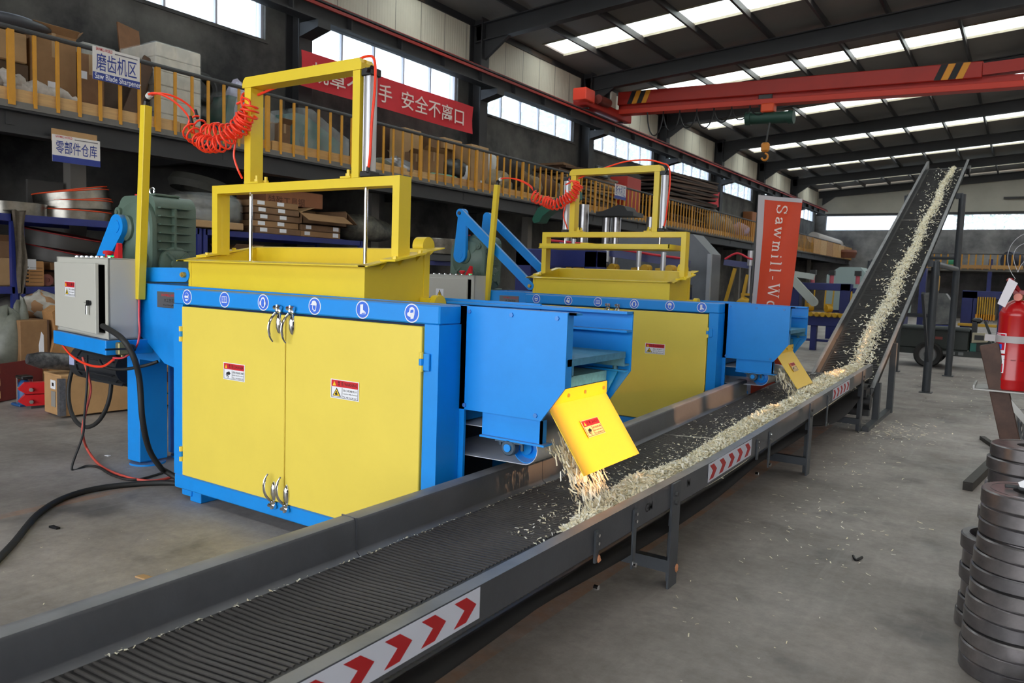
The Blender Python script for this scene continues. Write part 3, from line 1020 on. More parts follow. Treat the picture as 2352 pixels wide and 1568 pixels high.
def warning(parent, o, u, v, w, h, head, small, sign, body=WHITE):
    """rectangular warning sticker; o = upper left corner, u right, v up"""
    u, v = Vector(u).normalized(), Vector(v).normalized()
    n = u.cross(v)
    o = Vector(o)
    def R(a0, a1, b0, b1, lift):
        return MB().prism([(a0 * w, -b0 * h), (a1 * w, -b0 * h), (a1 * w, -b1 * h), (a0 * w, -b1 * h)], o, u, v, lift, lift + 0.001)
    st = part('warning_sticker', R(0, 1, 0, 1, 0), body, parent)
    part('red_header', R(0.03, 0.97, 0.04, 0.38, 0.0012), RED, st)
    tri = MB().prism([(0.08 * w, -0.33 * h), (0.2 * w, -0.33 * h), (0.14 * w, -0.1 * h)], o, u, v, 0.0024, 0.003)
    part('triangle_mark', tri, WARNYEL, st)
    words('header_text', head, h * 0.24, INK, st, o + u * (0.60 * w) - v * (0.215 * h) + n * 0.0028, u, v, width=w * 0.68)
    ln = MB()
    for a in (R(0.03, 0.97, 0.93, 0.95, 0.0012), R(0.41, 0.42, 0.42, 0.9, 0.0012), R(0.03, 0.04, 0.4, 0.95, 0.0012), R(0.96, 0.97, 0.4, 0.95, 0.0012)):
        ln.add(a.v, a.f)
    part('outline', ln, INK, st)
    if sign == 'triangle':
        t1 = MB().prism([(0.07 * w, -0.88 * h), (0.37 * w, -0.88 * h), (0.22 * w, -0.44 * h)], o, u, v, 0.0012, 0.002)
        part('triangle_border', t1, INK, st)
        t2 = MB().prism([(0.105 * w, -0.855 * h), (0.335 * w, -0.855 * h), (0.22 * w, -0.515 * h)], o, u, v, 0.002, 0.003)
        part('warning_triangle', t2, WARNYEL, st)
        t3 = MB().prism([(0.19 * w, -0.82 * h), (0.26 * w, -0.8 * h), (0.25 * w, -0.72 * h), (0.225 * w, -0.72 * h), (0.235 * w, -0.62 * h), (0.2 * w, -0.62 * h), (0.19 * w, -0.7 * h), (0.16 * w, -0.76 * h)], o, u, v, 0.003, 0.004)
        part('pictogram', t3, INK, st)
    else:
        hnd = MB()
        hnd.prism([(0.15 * w, -0.58 * h), (0.28 * w, -0.5 * h), (0.34 * w, -0.62 * h), (0.28 * w, -0.72 * h), (0.17 * w, -0.7 * h)], o, u, v, 0.0012, 0.002)
        for q in ((0.12, 0.62, 0.2, 0.66), (0.11, 0.7, 0.2, 0.71), (0.14, 0.78, 0.22, 0.74), (0.21, 0.86, 0.26, 0.73)):
            a, b, c, d = q
            hnd.prism([(a * w, -b * h), ((a + 0.02) * w, -(b + 0.04) * h), (c * w, -(d + 0.04) * h), (c * w, -d * h)], o, u, v, 0.0012, 0.002)
        part('pictogram', hnd, INK, st)
    k = 0
    for tx in small:
        words('sticker_text', tx, h * (0.13 if k == 0 else 0.1), INK, st, o + u * (0.69 * w) - v * ((0.54 + 0.16 * k) * h) + n * 0.0016, u, v, width=w * 0.5)
        k += 1
    return st

def toggle(parent, x, z, dn):
    """chrome over-centre latch on the doors; dn = -1 hangs down from the top beam"""
    o = part('toggle_latch', MB().box(x - 0.022, x + 0.022, FY - 0.022, FY, z - 0.02, z + 0.02, 0.006)
             .cyl((x - 0.03, FY - 0.018, z + 0.012 * -dn), (x + 0.03, FY - 0.018, z + 0.012 * -dn), 0.012, 10)
             .cyl((x, FY - 0.02, z - 0.008), (x, FY - 0.02, z + 0.03 * -dn), 0.01, 8), CHROME, parent, 'chrome toggle latch')
    b = MB()
    b.lathe([(0.0, -0.07), (0.012, -0.055), (0.022, -0.02), (0.022, 0.02), (0.012, 0.05), (0.0, 0.06)], (x + 0.012, FY - 0.012, z + dn * 0.085), (0, 0, dn), 12)
    part('latch_plate', b, CHROME, o)
    h = [(x - 0.015, FY - 0.02, z + dn * 0.02), (x - 0.022, FY - 0.05, z + dn * 0.06), (x - 0.024, FY - 0.062, z + dn * 0.11), (x - 0.02, FY - 0.055, z + dn * 0.16), (x - 0.012, FY - 0.04, z + dn * 0.19)]
    part('latch_lever', MB().tube(spline(h, 4), [0.008] * 13 + [0.006] * 4, 8), CHROME, o)
    return o

def bolt(mb, c, n, r=0.012, h=0.008):
    c, n = Vector(c), Vector(n)
    mb.cyl(c, c + n * h, r, 6)

def make_machine(loc, scale, label, pict, crank_up, press_up, hop_dx):
    T = Vector(loc) - M_ORG
    base = thing('shaving_machine', M_ORG, label, 'machine', 'wood shaving machines beside the conveyor')
    # build in place, the root is moved at the end
    # ---- door housing: blue box frame with two yellow doors
    x0, x1, z0, z1, dep = -4.772, RX, 0.08, 1.436, 0.185
    hs = MB()
    hs.box(x0, x1, FY, FY + dep, 1.335, z1, 0.008)
    hs.box(x0, x1, FY, FY + dep, z0, 0.178, 0.008)
    hs.box(x0, -4.668, FY, FY + dep, 0.178, 1.335)
    hs.box(-2.578, x1, FY, FY + dep, 0.178, 1.335)
    hs.box(x0 + 0.11, x1 - 0.11, FY + dep - 0.012, FY + dep - 0.002, 0.17, 1.34)
    part('housing_frame', hs, BLUE, base)
    part('housing_back', MB().box(-4.66, -2.59, FY + 0.05, FY + 0.06, 0.18, 1.33), mat('dark_blue_shadow_gap', rgb(20, 50, 96), 0.6), base)  # dark sheet; the shade of the door gaps is put into its blue
    for a, b, sx in ((-4.662, -3.639, -1), (-3.631, -2.586, 1)):
        d = part('door', MB().box(a, b, FY - 0.012, FY + 0.03, 0.184, 1.322, 0.004), DOORYEL, base, 'pale yellow sheet door')
        for hz in (0.33, 1.14):
            xx = a - 0.004 if sx < 0 else b + 0.004
            for q in (0.034, -0.034):
                part('hinge', MB().cyl((xx, FY - 0.016, hz + q - 0.016), (xx, FY - 0.016, hz + q + 0.016), 0.013, 10), DOORYEL, d)
            part('hinge', MB().cyl((xx, FY - 0.016, hz - 0.017), (xx, FY - 0.016, hz + 0.017), 0.013, 10).box(min(xx, xx + sx * 0.05), max(xx, xx + sx * 0.05), FY - 0.014, FY - 0.004, hz - 0.045, hz + 0.045, 0.004), BLUE, d)
    toggle(base, -3.70, 1.352, -1)
    toggle(base, -3.585, 1.352, -1)
    toggle(base, -3.735, 0.165, 1)
    toggle(base, -3.62, 0.165, 1)
    for (x, kind) in pict:
        roundel(base, kind, x, 1.387)
    warning(base, (-4.217, FY - 0.013, 0.992), X3, Z3, 0.212, 0.108, '危 险 DANGER', ['保持距离', 'KEEP HANDS AWAY', '当心机械伤手'], 'hand')
    warning(base, (-3.246, FY - 0.013, 0.986), X3, Z3, 0.222, 0.108, '警 告 WARNING', ['当心机械伤人', 'Caution Mechanical', 'Injury'], 'triangle')
    # feet
    for xf in (-4.64, -2.75):
        ft = MB().box(xf - 0.075, xf + 0.03, FY + 0.02, FY + 0.14, 0.035, 0.08, 0.004).box(xf, xf + 0.12, FY + 0.03, BY_ + 0.05, 0.0, 0.08, 0.006)
        part('foot', ft, BLUE, base)
    # ---- bed: two long side beams, end plate, belly, pedestal at the crank end
    bed = MB()
    for ya, yb in ((AY - 0.012, AY + 0.006), (BY_ - 0.006, BY_ + 0.012)):
        bed.prism([(-5.62, 1.452), (-2.45, 1.436), (-2.45, 0.10), (-4.70, 0.10), (-4.70, 0.80), (-5.18, 0.88), (-5.40, 1.02), (-5.62, 1.12)], (0, ya, 0), X3, Z3, 0, -(yb - ya))
    for yy, sg in ((AY, 1), (BY_, -1)):
        bed.box(-5.62, -4.96, min(yy, yy + sg * 0.08), max(yy, yy + sg * 0.08), 1.425, 1.45)
    bed.box(-5.63, -5.60, AY, BY_, 1.12, 1.45)
    part('bed', bed, BLUE, base)
    part('crank_deck', MB().box(-6.2, -5.0, 3.36, 3.92, 1.40, 1.44, 0.005), BLUE, base)
    pl = MB().box(-5.90, -5.73, 3.39, 3.63, 0.03, 1.40, 0.006).box(-5.75, -5.40, 3.36, 3.92, 0.86, 1.40)
    part('pedestal', pl, BLUE, base)
    part('pedestal', MB().box(-5.90, -5.73, 3.74, 3.98, 0.03, 1.40, 0.006), BLUE, base)
    part('foot_disc', MB().cyl((-5.80, 3.50, 0.0), (-5.80, 3.50, 0.014), 0.135, 28).cyl((-5.80, 3.50, 0.014), (-5.80, 3.50, 0.03), 0.035, 10), BLUE, base)
    part('foot_disc', MB().cyl((-5.80, 3.86, 0.0), (-5.80, 3.86, 0.014), 0.135, 28).cyl((-5.80, 3.86, 0.014), (-5.80, 3.86, 0.03), 0.035, 10), BLUE, base)
    np = part('name_plate', MB().box(-5.26, -4.98, AY - 0.017, AY - 0.012, 1.285, 1.40, 0.001), mat('brushed_plate', rgb(120, 122, 128), 0.35, 0.8), base)
    words('plate_text', 'SAWMILL-WORLD', 0.026, RED, np, (-5.10, AY - 0.0175, 1.375), X3, Z3)
    words('plate_text', '木工刨花机', 0.03, INK, np, (-5.10, AY - 0.0175, 1.337), X3, Z3)
    words('plate_text', 'Wood Shaving Machine', 0.018, INK, np, (-5.10, AY - 0.0175, 1.305), X3, Z3)
    # ---- discharge end
    fp = MB().prism([(-2.515, 1.434), (-1.842, 1.428), (-1.842, 1.058), (-1.972, 0.884), (-2.515, 0.884)], (0, AY, 0), X3, Z3, 0.0, 0.012)
    fp.box(-2.515, -1.80, AY + 0.001, AY + 0.06, 1.418, 1.43)
    fp.box(-1.855, -1.80, AY + 0.001, AY + 0.012, 1.418, 1.43)
    fp.box(-1.853, -1.842, AY, AY + 0.05, 1.06, 1.43)
    part('front_plate', fp, BLUE, base)
    for c in ((-2.432, 1.405), (-2.167, 1.402), (-1.899, 1.400), (-2.448, 0.907), (-2.003, 0.908)):
        b = MB()
        bolt(b, (c[0], AY - 0.012, c[1]), (0, -1, 0), 0.012, 0.007)
        part('bolt', b, mat('blue_bolt', rgb(70, 130, 200), 0.4, 0.3), base)
    rp = MB().prism([(-2.60, 1.43), (-1.842, 1.42), (-1.842, 1.085), (-2.0, 0.86), (-2.60, 0.86)], (0, BY_ + 0.012, 0), X3, Z3, 0, 0.012)
    rp.box(-3.25, -1.842, BY_ - 0.075, BY_ + 0.012, 1.408, 1.422).box(-2.60, -1.842, BY_ - 0.07, BY_, 1.305, 1.317)
    part('rear_plate', rp, BLUE, base)
    dusty = mat('dusty_blue_paint', rgb(70, 140, 178), 0.6, var=0.3, scale=30)
    tb = MB().box(-2.55, -1.842, AY + 0.002, 3.93, 1.176, 1.20).box(-1.856, -1.842, AY + 0.005, 3.93, 1.165, 1.20)
    tb.box(-2.5, -1.845, AY + 0.06, AY + 0.075, 1.112, 1.178).box(-2.5, -1.845, AY + 0.005, AY + 0.075, 1.108, 1.118)
    tb.box(-2.5, -1.845, 3.916, 3.93, 1.125, 1.178).box(-2.5, -1.845, 3.92, 3.99, 1.117, 1.127)
    part('discharge_table', tb, dusty, base)
    hd = MB().box(-2.3, -1.965, AY + 0.005, 3.95, 1.026, 1.082)
    part('hood_beam', hd, dusty, base)
    part('hood_side', MB().prism([(-2.3, 1.08), (-1.90, 1.08), (-2.0, 0.88), (-2.3, 0.88)], (0, 3.955, 0), X3, Z3, 0, -0.008).box(-2.1, -1.85, 3.95, 3.99, 1.082, 1.092), BLUE, base)
    part('adjusting_bolt', MB().cyl((-1.92, 3.965, 1.09), (-1.92, 3.965, 1.13), 0.014, 6), dusty, base)
    skt = MB().box(-2.346, -1.978, AY + 0.012, AY + 0.024, 0.76, 0.89).box(-2.346, -1.95, AY - 0.01, AY + 0.07, 0.752, 0.762).box(-1.99, -1.978, AY + 0.012, AY + 0.06, 0.76, 0.88)
    part('skirt_plate', skt, BLUE, base)
    # yellow deflector: flat sheet, top edge along y, leaning outwards
    a0, a1 = Vector((-2.0, 0, 1.011)), Vector((-1.737, 0, 0.637))
    dv = (a1 - a0).normalized()
    nn = Vector((-dv.z, 0, dv.x))
    if nn.x < 0:
        nn = -nn
    L = (a1 - a0).length
    tb_ = 0.07
    df = MB().prism([(0, tb_), (0.645, tb_), (0.645, L), (0.0, L)], a0 + Vector((0, 3.30, 0)), Y3, dv, 0, 0.004)
    ab = a0 + dv * tb_ + Y3 * 3.30
    df.add([ab, ab + Y3 * 0.645, ab + Y3 * 0.645 + Z3 * 0.07, ab + Z3 * 0.07, ab + nn * 0.004, ab + Y3 * 0.645 + nn * 0.004, ab + Y3 * 0.645 + Vector((0.004, 0, 0.07)), ab + Vector((0.004, 0, 0.07))],
           [(0, 1, 2, 3), (4, 7, 6, 5), (0, 4, 5, 1), (1, 5, 6, 2), (2, 6, 7, 3), (3, 7, 4, 0)])
    dfo = part('deflector', df, CHUTEYEL, base, 'bright yellow deflector sheet')
    for q in (0.20, 0.38, 0.60):
        bb = MB()
        bolt(bb, ab + Y3 * q + Z3 * 0.035 + X3 * 0.003, X3, 0.011, 0.007)
        part('bolt', bb, mat('brass_bolt', rgb(206, 176, 96), 0.35, 0.6), dfo)
    st = warning(dfo, a0 + dv * 0.19 + Y3 * 3.51 + nn * 0.006, Y3, -dv, 0.19, 0.098, '危 险 DANGER', ['保持距离', 'KEEP HANDS AWAY', '当心机械伤手'], 'hand', mat('peach_print', rgb(248, 208, 150), 0.5))
    # discharge belt and its end drum
    dr = part('belt_drum', MB().lathe([(0.0, 0), (0.035, 0), (0.035, 0.02), (0.06, 0.03), (0.07, 0.012), (0.076, 0.0), (0.08, 0.0), (0.08, 0.62), (0.0, 0.62)], (-2.112, AY + 0.08, 0.71), (0, 1, 0), 28), BLUE, base)
    part('bearing', MB().ring((-2.165, AY - 0.01, 0.718), 0.022, 0.043, 0.05, (0, 1, 0), 20, 0.006), mat('cast_bearing', rgb(70, 88, 104), 0.5, 0.4), base)
    part('shaft_end', MB().cyl((-2.165, AY - 0.018, 0.718), (-2.165, AY + 0.1, 0.718), 0.021, 16), BLUE, base)
    part('bearing_plate', MB().box(-2.25, -2.08, AY - 0.004, AY + 0.05, 0.742, 0.754).cyl((-2.225, AY + 0.01, 0.725), (-2.225, AY + 0.01, 0.76), 0.009, 6).cyl((-2.09, AY + 0.01, 0.71), (-2.09, AY + 0.01, 0.76), 0.009, 6), mat('cast_bearing', rgb(70, 88, 104)), base)
    bl = []
    for k in range(13):
        an = -pi / 2 + pi * k / 12
        bl.append((-2.112 + 0.084 * cos(an), 0.71 + 0.084 * sin(an)))
    path = [(-3.3, 0.60)] + bl + [(-3.3, 0.78)]
    inner = [(-3.3, 0.775)] + [(-2.112 + (p[0] + 2.112) * 0.96, 0.71 + (p[1] - 0.71) * 0.96) for p in bl[::-1]] + [(-3.3, 0.605)]
    bm = MB()
    bm.prism(path + inner, (0, AY + 0.06, 0), X3, Z3, 0, -0.66)
    part('discharge_belt', bm, mat('pale_grey_belt', rgb(214, 218, 226), 0.5, var=0.15), base)
    part('belly_plate', MB().box(-2.60, -2.52, AY + 0.05, BY_ - 0.02, 0.80, 0.92).box(-2.55, -2.42, AY - 0.03, BY_, 0.43, 0.47), BLUE, base)
    part('cutter_casing', MB().box(-4.6, -2.75, AY + 0.03, BY_ - 0.03, 0.12, 1.38), mat('dark_inner_steel', rgb(30, 32, 36), 0.7), base)
    # ---- hopper: tapered yellow box riding on the bed, gantry and press on its rims
    hx0, hx1 = -4.95 + hop_dx, -3.236 + hop_dx
    hy0, hy1 = 3.30, 3.88
    zf, zb, zbot = 1.628, 1.742, 1.395
    th = 0.012
    hp = MB()
    def wallq(p0, p1, nrm):
        """plate between two vertical edges given as (x, y, z0, z1)"""
        n = Vector(nrm) * th
        A = [Vector((p0[0], p0[1], p0[2])), Vector((p1[0], p1[1], p1[2])), Vector((p1[0], p1[1], p1[3])), Vector((p0[0], p0[1], p0[3]))]
        hp.add([*A, *[q + n for q in A]], [(0, 1, 2, 3), (4, 7, 6, 5), (0, 4, 5, 1), (1, 5, 6, 2), (2, 6, 7, 3), (3, 7, 4, 0)])
    wallq((hx0, hy0, zbot, zf), (hx1, hy0, zbot, zf), (0, 1, 0))
    wallq((hx0, hy1, zbot, zb), (hx1, hy1, zbot, zb), (0, -1, 0))
    ze0, ze1 = zf + (zb - zf) * th / (hy1 - hy0), zb - (zb - zf) * th / (hy1 - hy0)
    wallq((hx0, hy0 + th, zbot, ze0), (hx0, hy1 - th, zbot, ze1), (1, 0, 0))
    wallq((hx1, hy0 + th, zbot, ze0), (hx1, hy1 - th, zbot, ze1), (-1, 0, 0))
    hp.box(hx1 - 0.03, hx1 + 0.004, hy1 - 0.05, hy1 + 0.004, zbot, zb - 0.01)
    part('hopper', hp, YELLOW, base, 'open topped yellow feed hopper')
    sl = (zb - zf) / (hy1 - hy0)
    zr = lambda y: zf + sl * (y - hy0)
    rm = MB()
    e = 0.045
    def rimq(xa, ya, xb, yb):
        vs = []
        for dz in (0.002, 0.009):
            vs += [(xa, ya, zr(ya) + dz), (xb, ya, zr(ya) + dz), (xb, yb, zr(yb) + dz), (xa, yb, zr(yb) + dz)]
        rm.add(vs, [(0, 1, 2, 3), (4, 7, 6, 5), (0, 4, 5, 1), (1, 5, 6, 2), (2, 6, 7, 3), (3, 7, 4, 0)])
    rimq(hx0 - e - 0.03, hy0 - e, hx1 + e, hy0 + 0.012)
    rimq(hx0 - e - 0.02, hy0 - e, hx0 + 0.012, hy1 + 0.05)
    rimq(hx1 - 0.012, hy0 - e, hx1 + e + 0.02, hy1 + 0.08)
    rimq(hx0 - e, hy1 - 0.012, hx1 + e, hy1 + 0.03)
    part('hopper_rim', rm, YELLOW, base)
    gsx = []
    for k in range(3):
        yy = hy0 + 0.14 + 0.16 * k
        gsx.append(yy)
        part('gusset', MB().prism([(0, 0), (0.05, 0), (0, -0.05)], (hx1, yy, zr(yy)), X3, Z3, 0, 0.006), YELLOW, base)
    weld = MB()
    for k in range(16):
        weld.blob((hx0 + 0.035, hy0 - 0.001, 1.45 + k * 0.0115), (0.004, 0.003, 0.007), k, 0.2, 6, 4)
    part('weld_bead', weld, YELLOW, base)
    # lower gantry
    gy0, gy1 = 3.50, 3.605
    gx0, gx1 = -4.965 + hop_dx, -3.160 + hop_dx
    gz1 = 2.172
    lg = MB()
    lg.box(gx0, gx0 + 0.06, gy0, gy1, zr(gy0) + 0.012, gz1 - 0.058)
    lg.box(gx1 - 0.055, gx1, gy0, gy1, zr(gy0) + 0.012, gz1 - 0.058)
    lg.box(gx0, gx1, gy0, gy1, gz1 - 0.058, gz1)
    part('gantry', lg, YELLOW, base)
    for xx in (gx0, gx1):
        part('gantry_foot', MB().bar((xx, gy0 - 0.09, zr(gy0 - 0.09) + 0.014), (xx, gy1 + 0.09, zr(gy1 + 0.09) + 0.014), 0.12, 0.012)
             .cyl((xx + 0.03, gy0 - 0.06, zr(gy0 - 0.06) + 0.012), (xx + 0.03, gy0 - 0.06, zr(gy0 - 0.06) + 0.035), 0.016, 6)
             .cyl((xx + 0.03, gy1 + 0.06, zr(gy1 + 0.06) + 0.012), (xx + 0.03, gy1 + 0.06, zr(gy1 + 0.06) + 0.035), 0.016, 6), YELLOW, base)
    # upper gantry with the two pneumatic cylinders
    ux0, ux1 = -4.603 + hop_dx, -3.500 + hop_dx
    uz = 2.895
    ug = MB()
    ug.box(ux0, ux0 + 0.066, gy0, gy1, gz1 + 0.001, uz - 0.071)
    ug.box(ux1 - 0.062, ux1, gy0, gy1, gz1 + 0.001, uz - 0.071)
    ug.prism([(ux0 - 0.02, uz - 0.07), (ux1 + 0.012, uz - 0.07), (ux1 + 0.012, uz - 0.03), (ux1 - 0.01, uz), (ux0 + 0.01, uz), (ux0 - 0.012, uz - 0.02), (ux0 - 0.022, uz - 0.05)], (0, gy0 - 0.004, 0), X3, Z3, 0, -(gy1 - gy0 + 0.008))
    part('press_frame', ug, YELLOW, base)
    for xx, sg in ((ux0 + 0.066, 1), (ux1 - 0.062, -1)):
        ft = MB().box(min(xx, xx + sg * 0.09), max(xx, xx + sg * 0.09), gy0 - 0.01, gy1 + 0.02, gz1, gz1 + 0.012)
        for yy in (gy0 + 0.02, gy1 - 0.01):
            ft.cyl((xx + sg * 0.045, yy, gz1), (xx + sg * 0.045, yy, gz1 + 0.055), 0.012, 6).cyl((xx + sg * 0.045, yy, gz1 + 0.01), (xx + sg * 0.045, yy, gz1 + 0.03), 0.02, 6)
        part('frame_foot', ft, YELLOW, base)
    part('cylinder_bracket', MB().box(ux0 - 0.19, ux0 + 0.0, gy1 - 0.02, gy1 + 0.11, gz1 - 0.012, gz1 + 0.002), YELLOW, base)
    for cx_, cy_ in ((ux1 + 0.045, gy0 + 0.05), (ux0 - 0.132, gy0 + 0.165)):
        c = part('pneumatic_cylinder', MB().cyl((cx_, cy_, gz1 + 0.035), (cx_, cy_, 2.79), 0.038, 24), ALU, base, 'bright aluminium air cylinder')
        for q in (-0.024, 0.024):
            part('tie_rod', MB().cyl((cx_ + q, cy_ - 0.034, gz1 + 0.02), (cx_ + q, cy_ - 0.034, 2.8), 0.005, 8), ALU, c)
        part('end_block', MB().box(cx_ - 0.045, cx_ + 0.045, cy_ - 0.045, cy_ + 0.045, gz1 + 0.003, gz1 + 0.04, 0.006), BLACK, c)
        part('end_block', MB().box(cx_ - 0.045, cx_ + 0.045, cy_ - 0.045, cy_ + 0.045, 2.785, 2.832, 0.006).cyl((cx_ + 0.02, cy_ - 0.05, 2.81), (cx_ + 0.02, cy_ - 0.07, 2.81), 0.014, 8), BLACK, c)
    pz = 2.03 if press_up else 1.60
    for rx, ry in ((ux0 - 0.14, gy0 + 0.165), (ux1 + 0.02, gy0 + 0.05)):
        part('piston_rod', MB().cyl((rx, ry, pz), (rx, ry, gz1), 0.0135, 14), CHROME, base)
    if press_up:
        pp = MB()
        for (za, zb2, ya, yb) in ((1.985, 2.03, hy0 + 0.02, hy0 + 0.03), (1.985, 2.03, hy1 - 0.08, hy1 - 0.07)):
            pp.box(hx0 + 0.05, hx1 - 0.04, ya, yb, za, zb2)
        pp.box(hx0 + 0.05, hx1 - 0.04, hy0 + 0.02, hy1 - 0.07, 1.975, 1.987)
        pp.box(hx1 - 0.05, hx1 - 0.04, hy0 + 0.02, hy1 - 0.07, 1.985, 2.03)
        pp.box(hx0 + 0.05, hx0 + 0.06, hy0 + 0.02, hy1 - 0.07, 1.985, 2.03)
        pp.box(hx0 + 0.6, hx0 + 0.7, hy0 + 0.03, hy1 - 0.08, 1.985, 2.04)
    else:
        pp = MB().box(hx0 + 0.04, hx1 - 0.04, hy0 + 0.04, hy1 - 0.04, 1.50, 1.52).box(ux0, ux1 + 0.06, gy0, gy0 + 0.1, 1.52, 1.60)
    part('press_plate', pp, YELLOW, base)
    # ---- crank drive: gear reducer, crank discs and connecting rods
    gx0_, gx1_ = -6.17, -5.66
    ga_, gb_ = 3.45, 3.80
    gr = MB()
    hw = (gx1_ - gx0_) / 2
    cxg = (gx0_ + gx1_) / 2
    def rsq(w, z0_, z1_, k=0.16, n=7):
        pts = []
        for (qx, qz, a) in ((w, z1_, 0), (-w, z1_, 90), (-w, z0_, 180), (w, z0_, 270)):
            for i in range(n + 1):
                an = radians(a + 90 * i / n)
                cx_ = qx - k * (1 if qx > 0 else -1)
                cz_ = qz - k * (1 if qz > (z0_ + z1_) / 2 else -1)
                pts.append((cx_ + k * cos(an), cz_ + k * sin(an)))
        return pts
    gr.prism(rsq(hw, 1.46, 2.13, 0.10), (cxg, ga_ + 0.04, 0), X3, Z3, 0, -(gb_ - ga_))
    gr.prism(rsq(hw + 0.015, 1.44, 2.10, 0.20), (cxg, ga_ + 0.04, 0), X3, Z3, 0, 0.035)
    gr.box(gx0_ - 0.03, gx1_ + 0.03, ga_ + 0.02, gb_ + 0.05, 1.44, 1.47, 0.006)
    gbx = part('gear_reducer', gr, GREENGREY, base, 'grey green cast gear reducer')
    part('side_cover', MB().lathe([(0.0, 0), (0.11, 0), (0.13, -0.012), (0.24, -0.035), (0.25, -0.045)], (cxg - 0.0, ga_ - 0.03, 1.83), (0, -1, 0), 36), GREENGREY, gbx)
    part('hub', MB().lathe([(0.10, 0), (0.10, 0.03), (0.085, 0.045), (0.0, 0.045)], (cxg - 0.02, ga_ - 0.02, 1.87), (0, -1, 0), 28), GREENGREY, gbx)
    for an in (45, 135, 225, 315):
        cxx, czz = cxg + 0.25 * cos(radians(an)), 1.82 + 0.25 * sin(radians(an))
        part('rib', MB().bar((cxg + 0.1 * cos(radians(an)), ga_ - 0.005, 1.82 + 0.1 * sin(radians(an))), (cxx, ga_ - 0.005, czz), 0.014, 0.03, (0, 1, 0)), GREENGREY, gbx)
        part('lug', MB().cyl((cxx, ga_ - 0.02, czz), (cxx, ga_ + 0.03, czz), 0.04, 14).cyl((cxx, ga_ - 0.03, czz), (cxx, ga_ - 0.02, czz), 0.016, 6), GREENGREY, gbx)
    for k in range(6):
        zz = 2.035 - k * 0.065
        part('fin', MB().box(gx1_ - 0.01, gx1_ + 0.042, ga_ + 0.06, gb_ - 0.02, zz - 0.005, zz + 0.005), GREENGREY, gbx)
    part('fin_web', MB().box(gx1_ - 0.01, gx1_ + 0.040, (ga_ + gb_) / 2 - 0.0, (ga_ + gb_) / 2 + 0.02, 1.71, 2.035), GREENGREY, gbx)
    cvz, cvy = 1.60, (ga_ + gb_) / 2 + 0.02
    part('worm_cover', MB().lathe([(0.135, 0), (0.135, 0.03), (0.12, 0.04), (0.05, 0.04), (0.045, 0.055), (0.0, 0.055)], (gx1_, cvy, cvz), (1, 0, 0), 26), GREENGREY, gbx)
    for an in (45, 135, 225, 315):
        part('rib', MB().bar((gx1_ + 0.045, cvy + 0.04 * cos(radians(an)), cvz + 0.04 * sin(radians(an))), (gx1_ + 0.045, cvy + 0.12 * cos(radians(an)), cvz + 0.12 * sin(radians(an))), 0.02, 0.02, (1, 0, 0)), GREENGREY, gbx)
    part('breather_cap', MB().cyl((cxg - 0.07, 3.55, 2.125), (cxg - 0.07, 3.55, 2.145), 0.03, 12), RED, gbx)
    part('lifting_eye', MB().tube([(cxg + 0.08 + 0.03 * cos(t), 3.57, 2.165 + 0.03 * sin(t)) for t in [i * 2 * pi / 14 for i in range(14)]], 0.008, 6, True), CHROME, gbx)
    part('top_cover', MB().box(cxg + 0.02, gx1_ - 0.06, 3.52, 3.74, 2.128, 2.145, 0.003), GREENGREY, gbx)
    ccx, ccz = -5.96, 1.878
    if crank_up:
        pin = (ccx + 0.025, ccz + 0.52)
    else:
        pin = (ccx - 0.325, ccz - 0.38)
    piv = (hx0 - 0.035, 1.527)
    def link(a, b, r0, r1, y0_, y1_):
        """flat bar with round ends in the x-z plane"""
        a, b = Vector((a[0], a[1])), Vector((b[0], b[1]))
        an = atan2(b.y - a.y, b.x - a.x)
        pts = []
        for i in range(13):
            t = an + pi / 2 + pi * i / 12
            pts.append((a.x + r0 * cos(t), a.y + r0 * sin(t)))
        for i in range(13):
            t = an - pi / 2 + pi * i / 12
            pts.append((b.x + r1 * cos(t), b.y + r1 * sin(t)))
        return MB().prism(pts, (0, y0_, 0), X3, Z3, 0, -(y1_ - y0_))
    for yy, sg in ((3.37, -1), (3.90, 1)):
        ck = link((ccx, ccz), pin, 0.095, 0.06, yy - 0.025, yy + 0.025)
        ck.cyl((ccx, yy - 0.03, ccz), (ccx, yy - 0.025, ccz), 0.05, 22)
        ck.cyl((ccx, yy, ccz), (ccx, 3.45 if sg < 0 else 3.85, ccz), 0.06, 18)
        part('crank', ck, BLUE, base)
        yr = yy + sg * 0.055
        rd = link(pin, piv, 0.055, 0.05, yr - 0.022, yr + 0.022)
        ro = part('connecting_rod', rd, BLUE, base)
        part('pin', MB().cyl((piv[0], yr - 0.045, piv[1]), (piv[0], yr + 0.045, piv[1]), 0.02, 12).cyl((piv[0], yr - 0.055, piv[1]), (piv[0], yr + 0.055, piv[1]), 0.012, 6), mat('brass_bolt', rgb(206, 176, 96), 0.35, 0.6), ro)
        part('pin', MB().cyl((pin[0], yr - 0.04, pin[1]), (pin[0], yy + 0.04, pin[1]), 0.022, 12), DARKSTEEL, ro)
    part('pull_lug', MB().box(hx0 - 0.05, hx0 + 0.0, 3.36, 3.38, 1.47, 1.58).box(hx0 - 0.05, hx0, 3.86, 3.88, 1.47, 1.58).cyl((hx0 - 0.035, 3.29, 1.527), (hx0 - 0.035, 3.97, 1.527), 0.018, 10), BLUE, base)
    # yellow end of the hopper slide: two roller cheeks behind
    part('slide_roller', MB().cyl((hx1 + 0.07, 3.86, 1.40), (hx1 + 0.12, 3.86, 1.40), 0.06, 20).box(hx1 + 0.0, hx1 + 0.08, 3.80, 3.87, 1.37, 1.44), YELLOW, base)
    part('slide_roller', MB().cyl((hx1 - 0.17, 3.97, 1.775), (hx1 - 0.08, 3.97, 1.775), 0.06, 20), YELLOW, base)
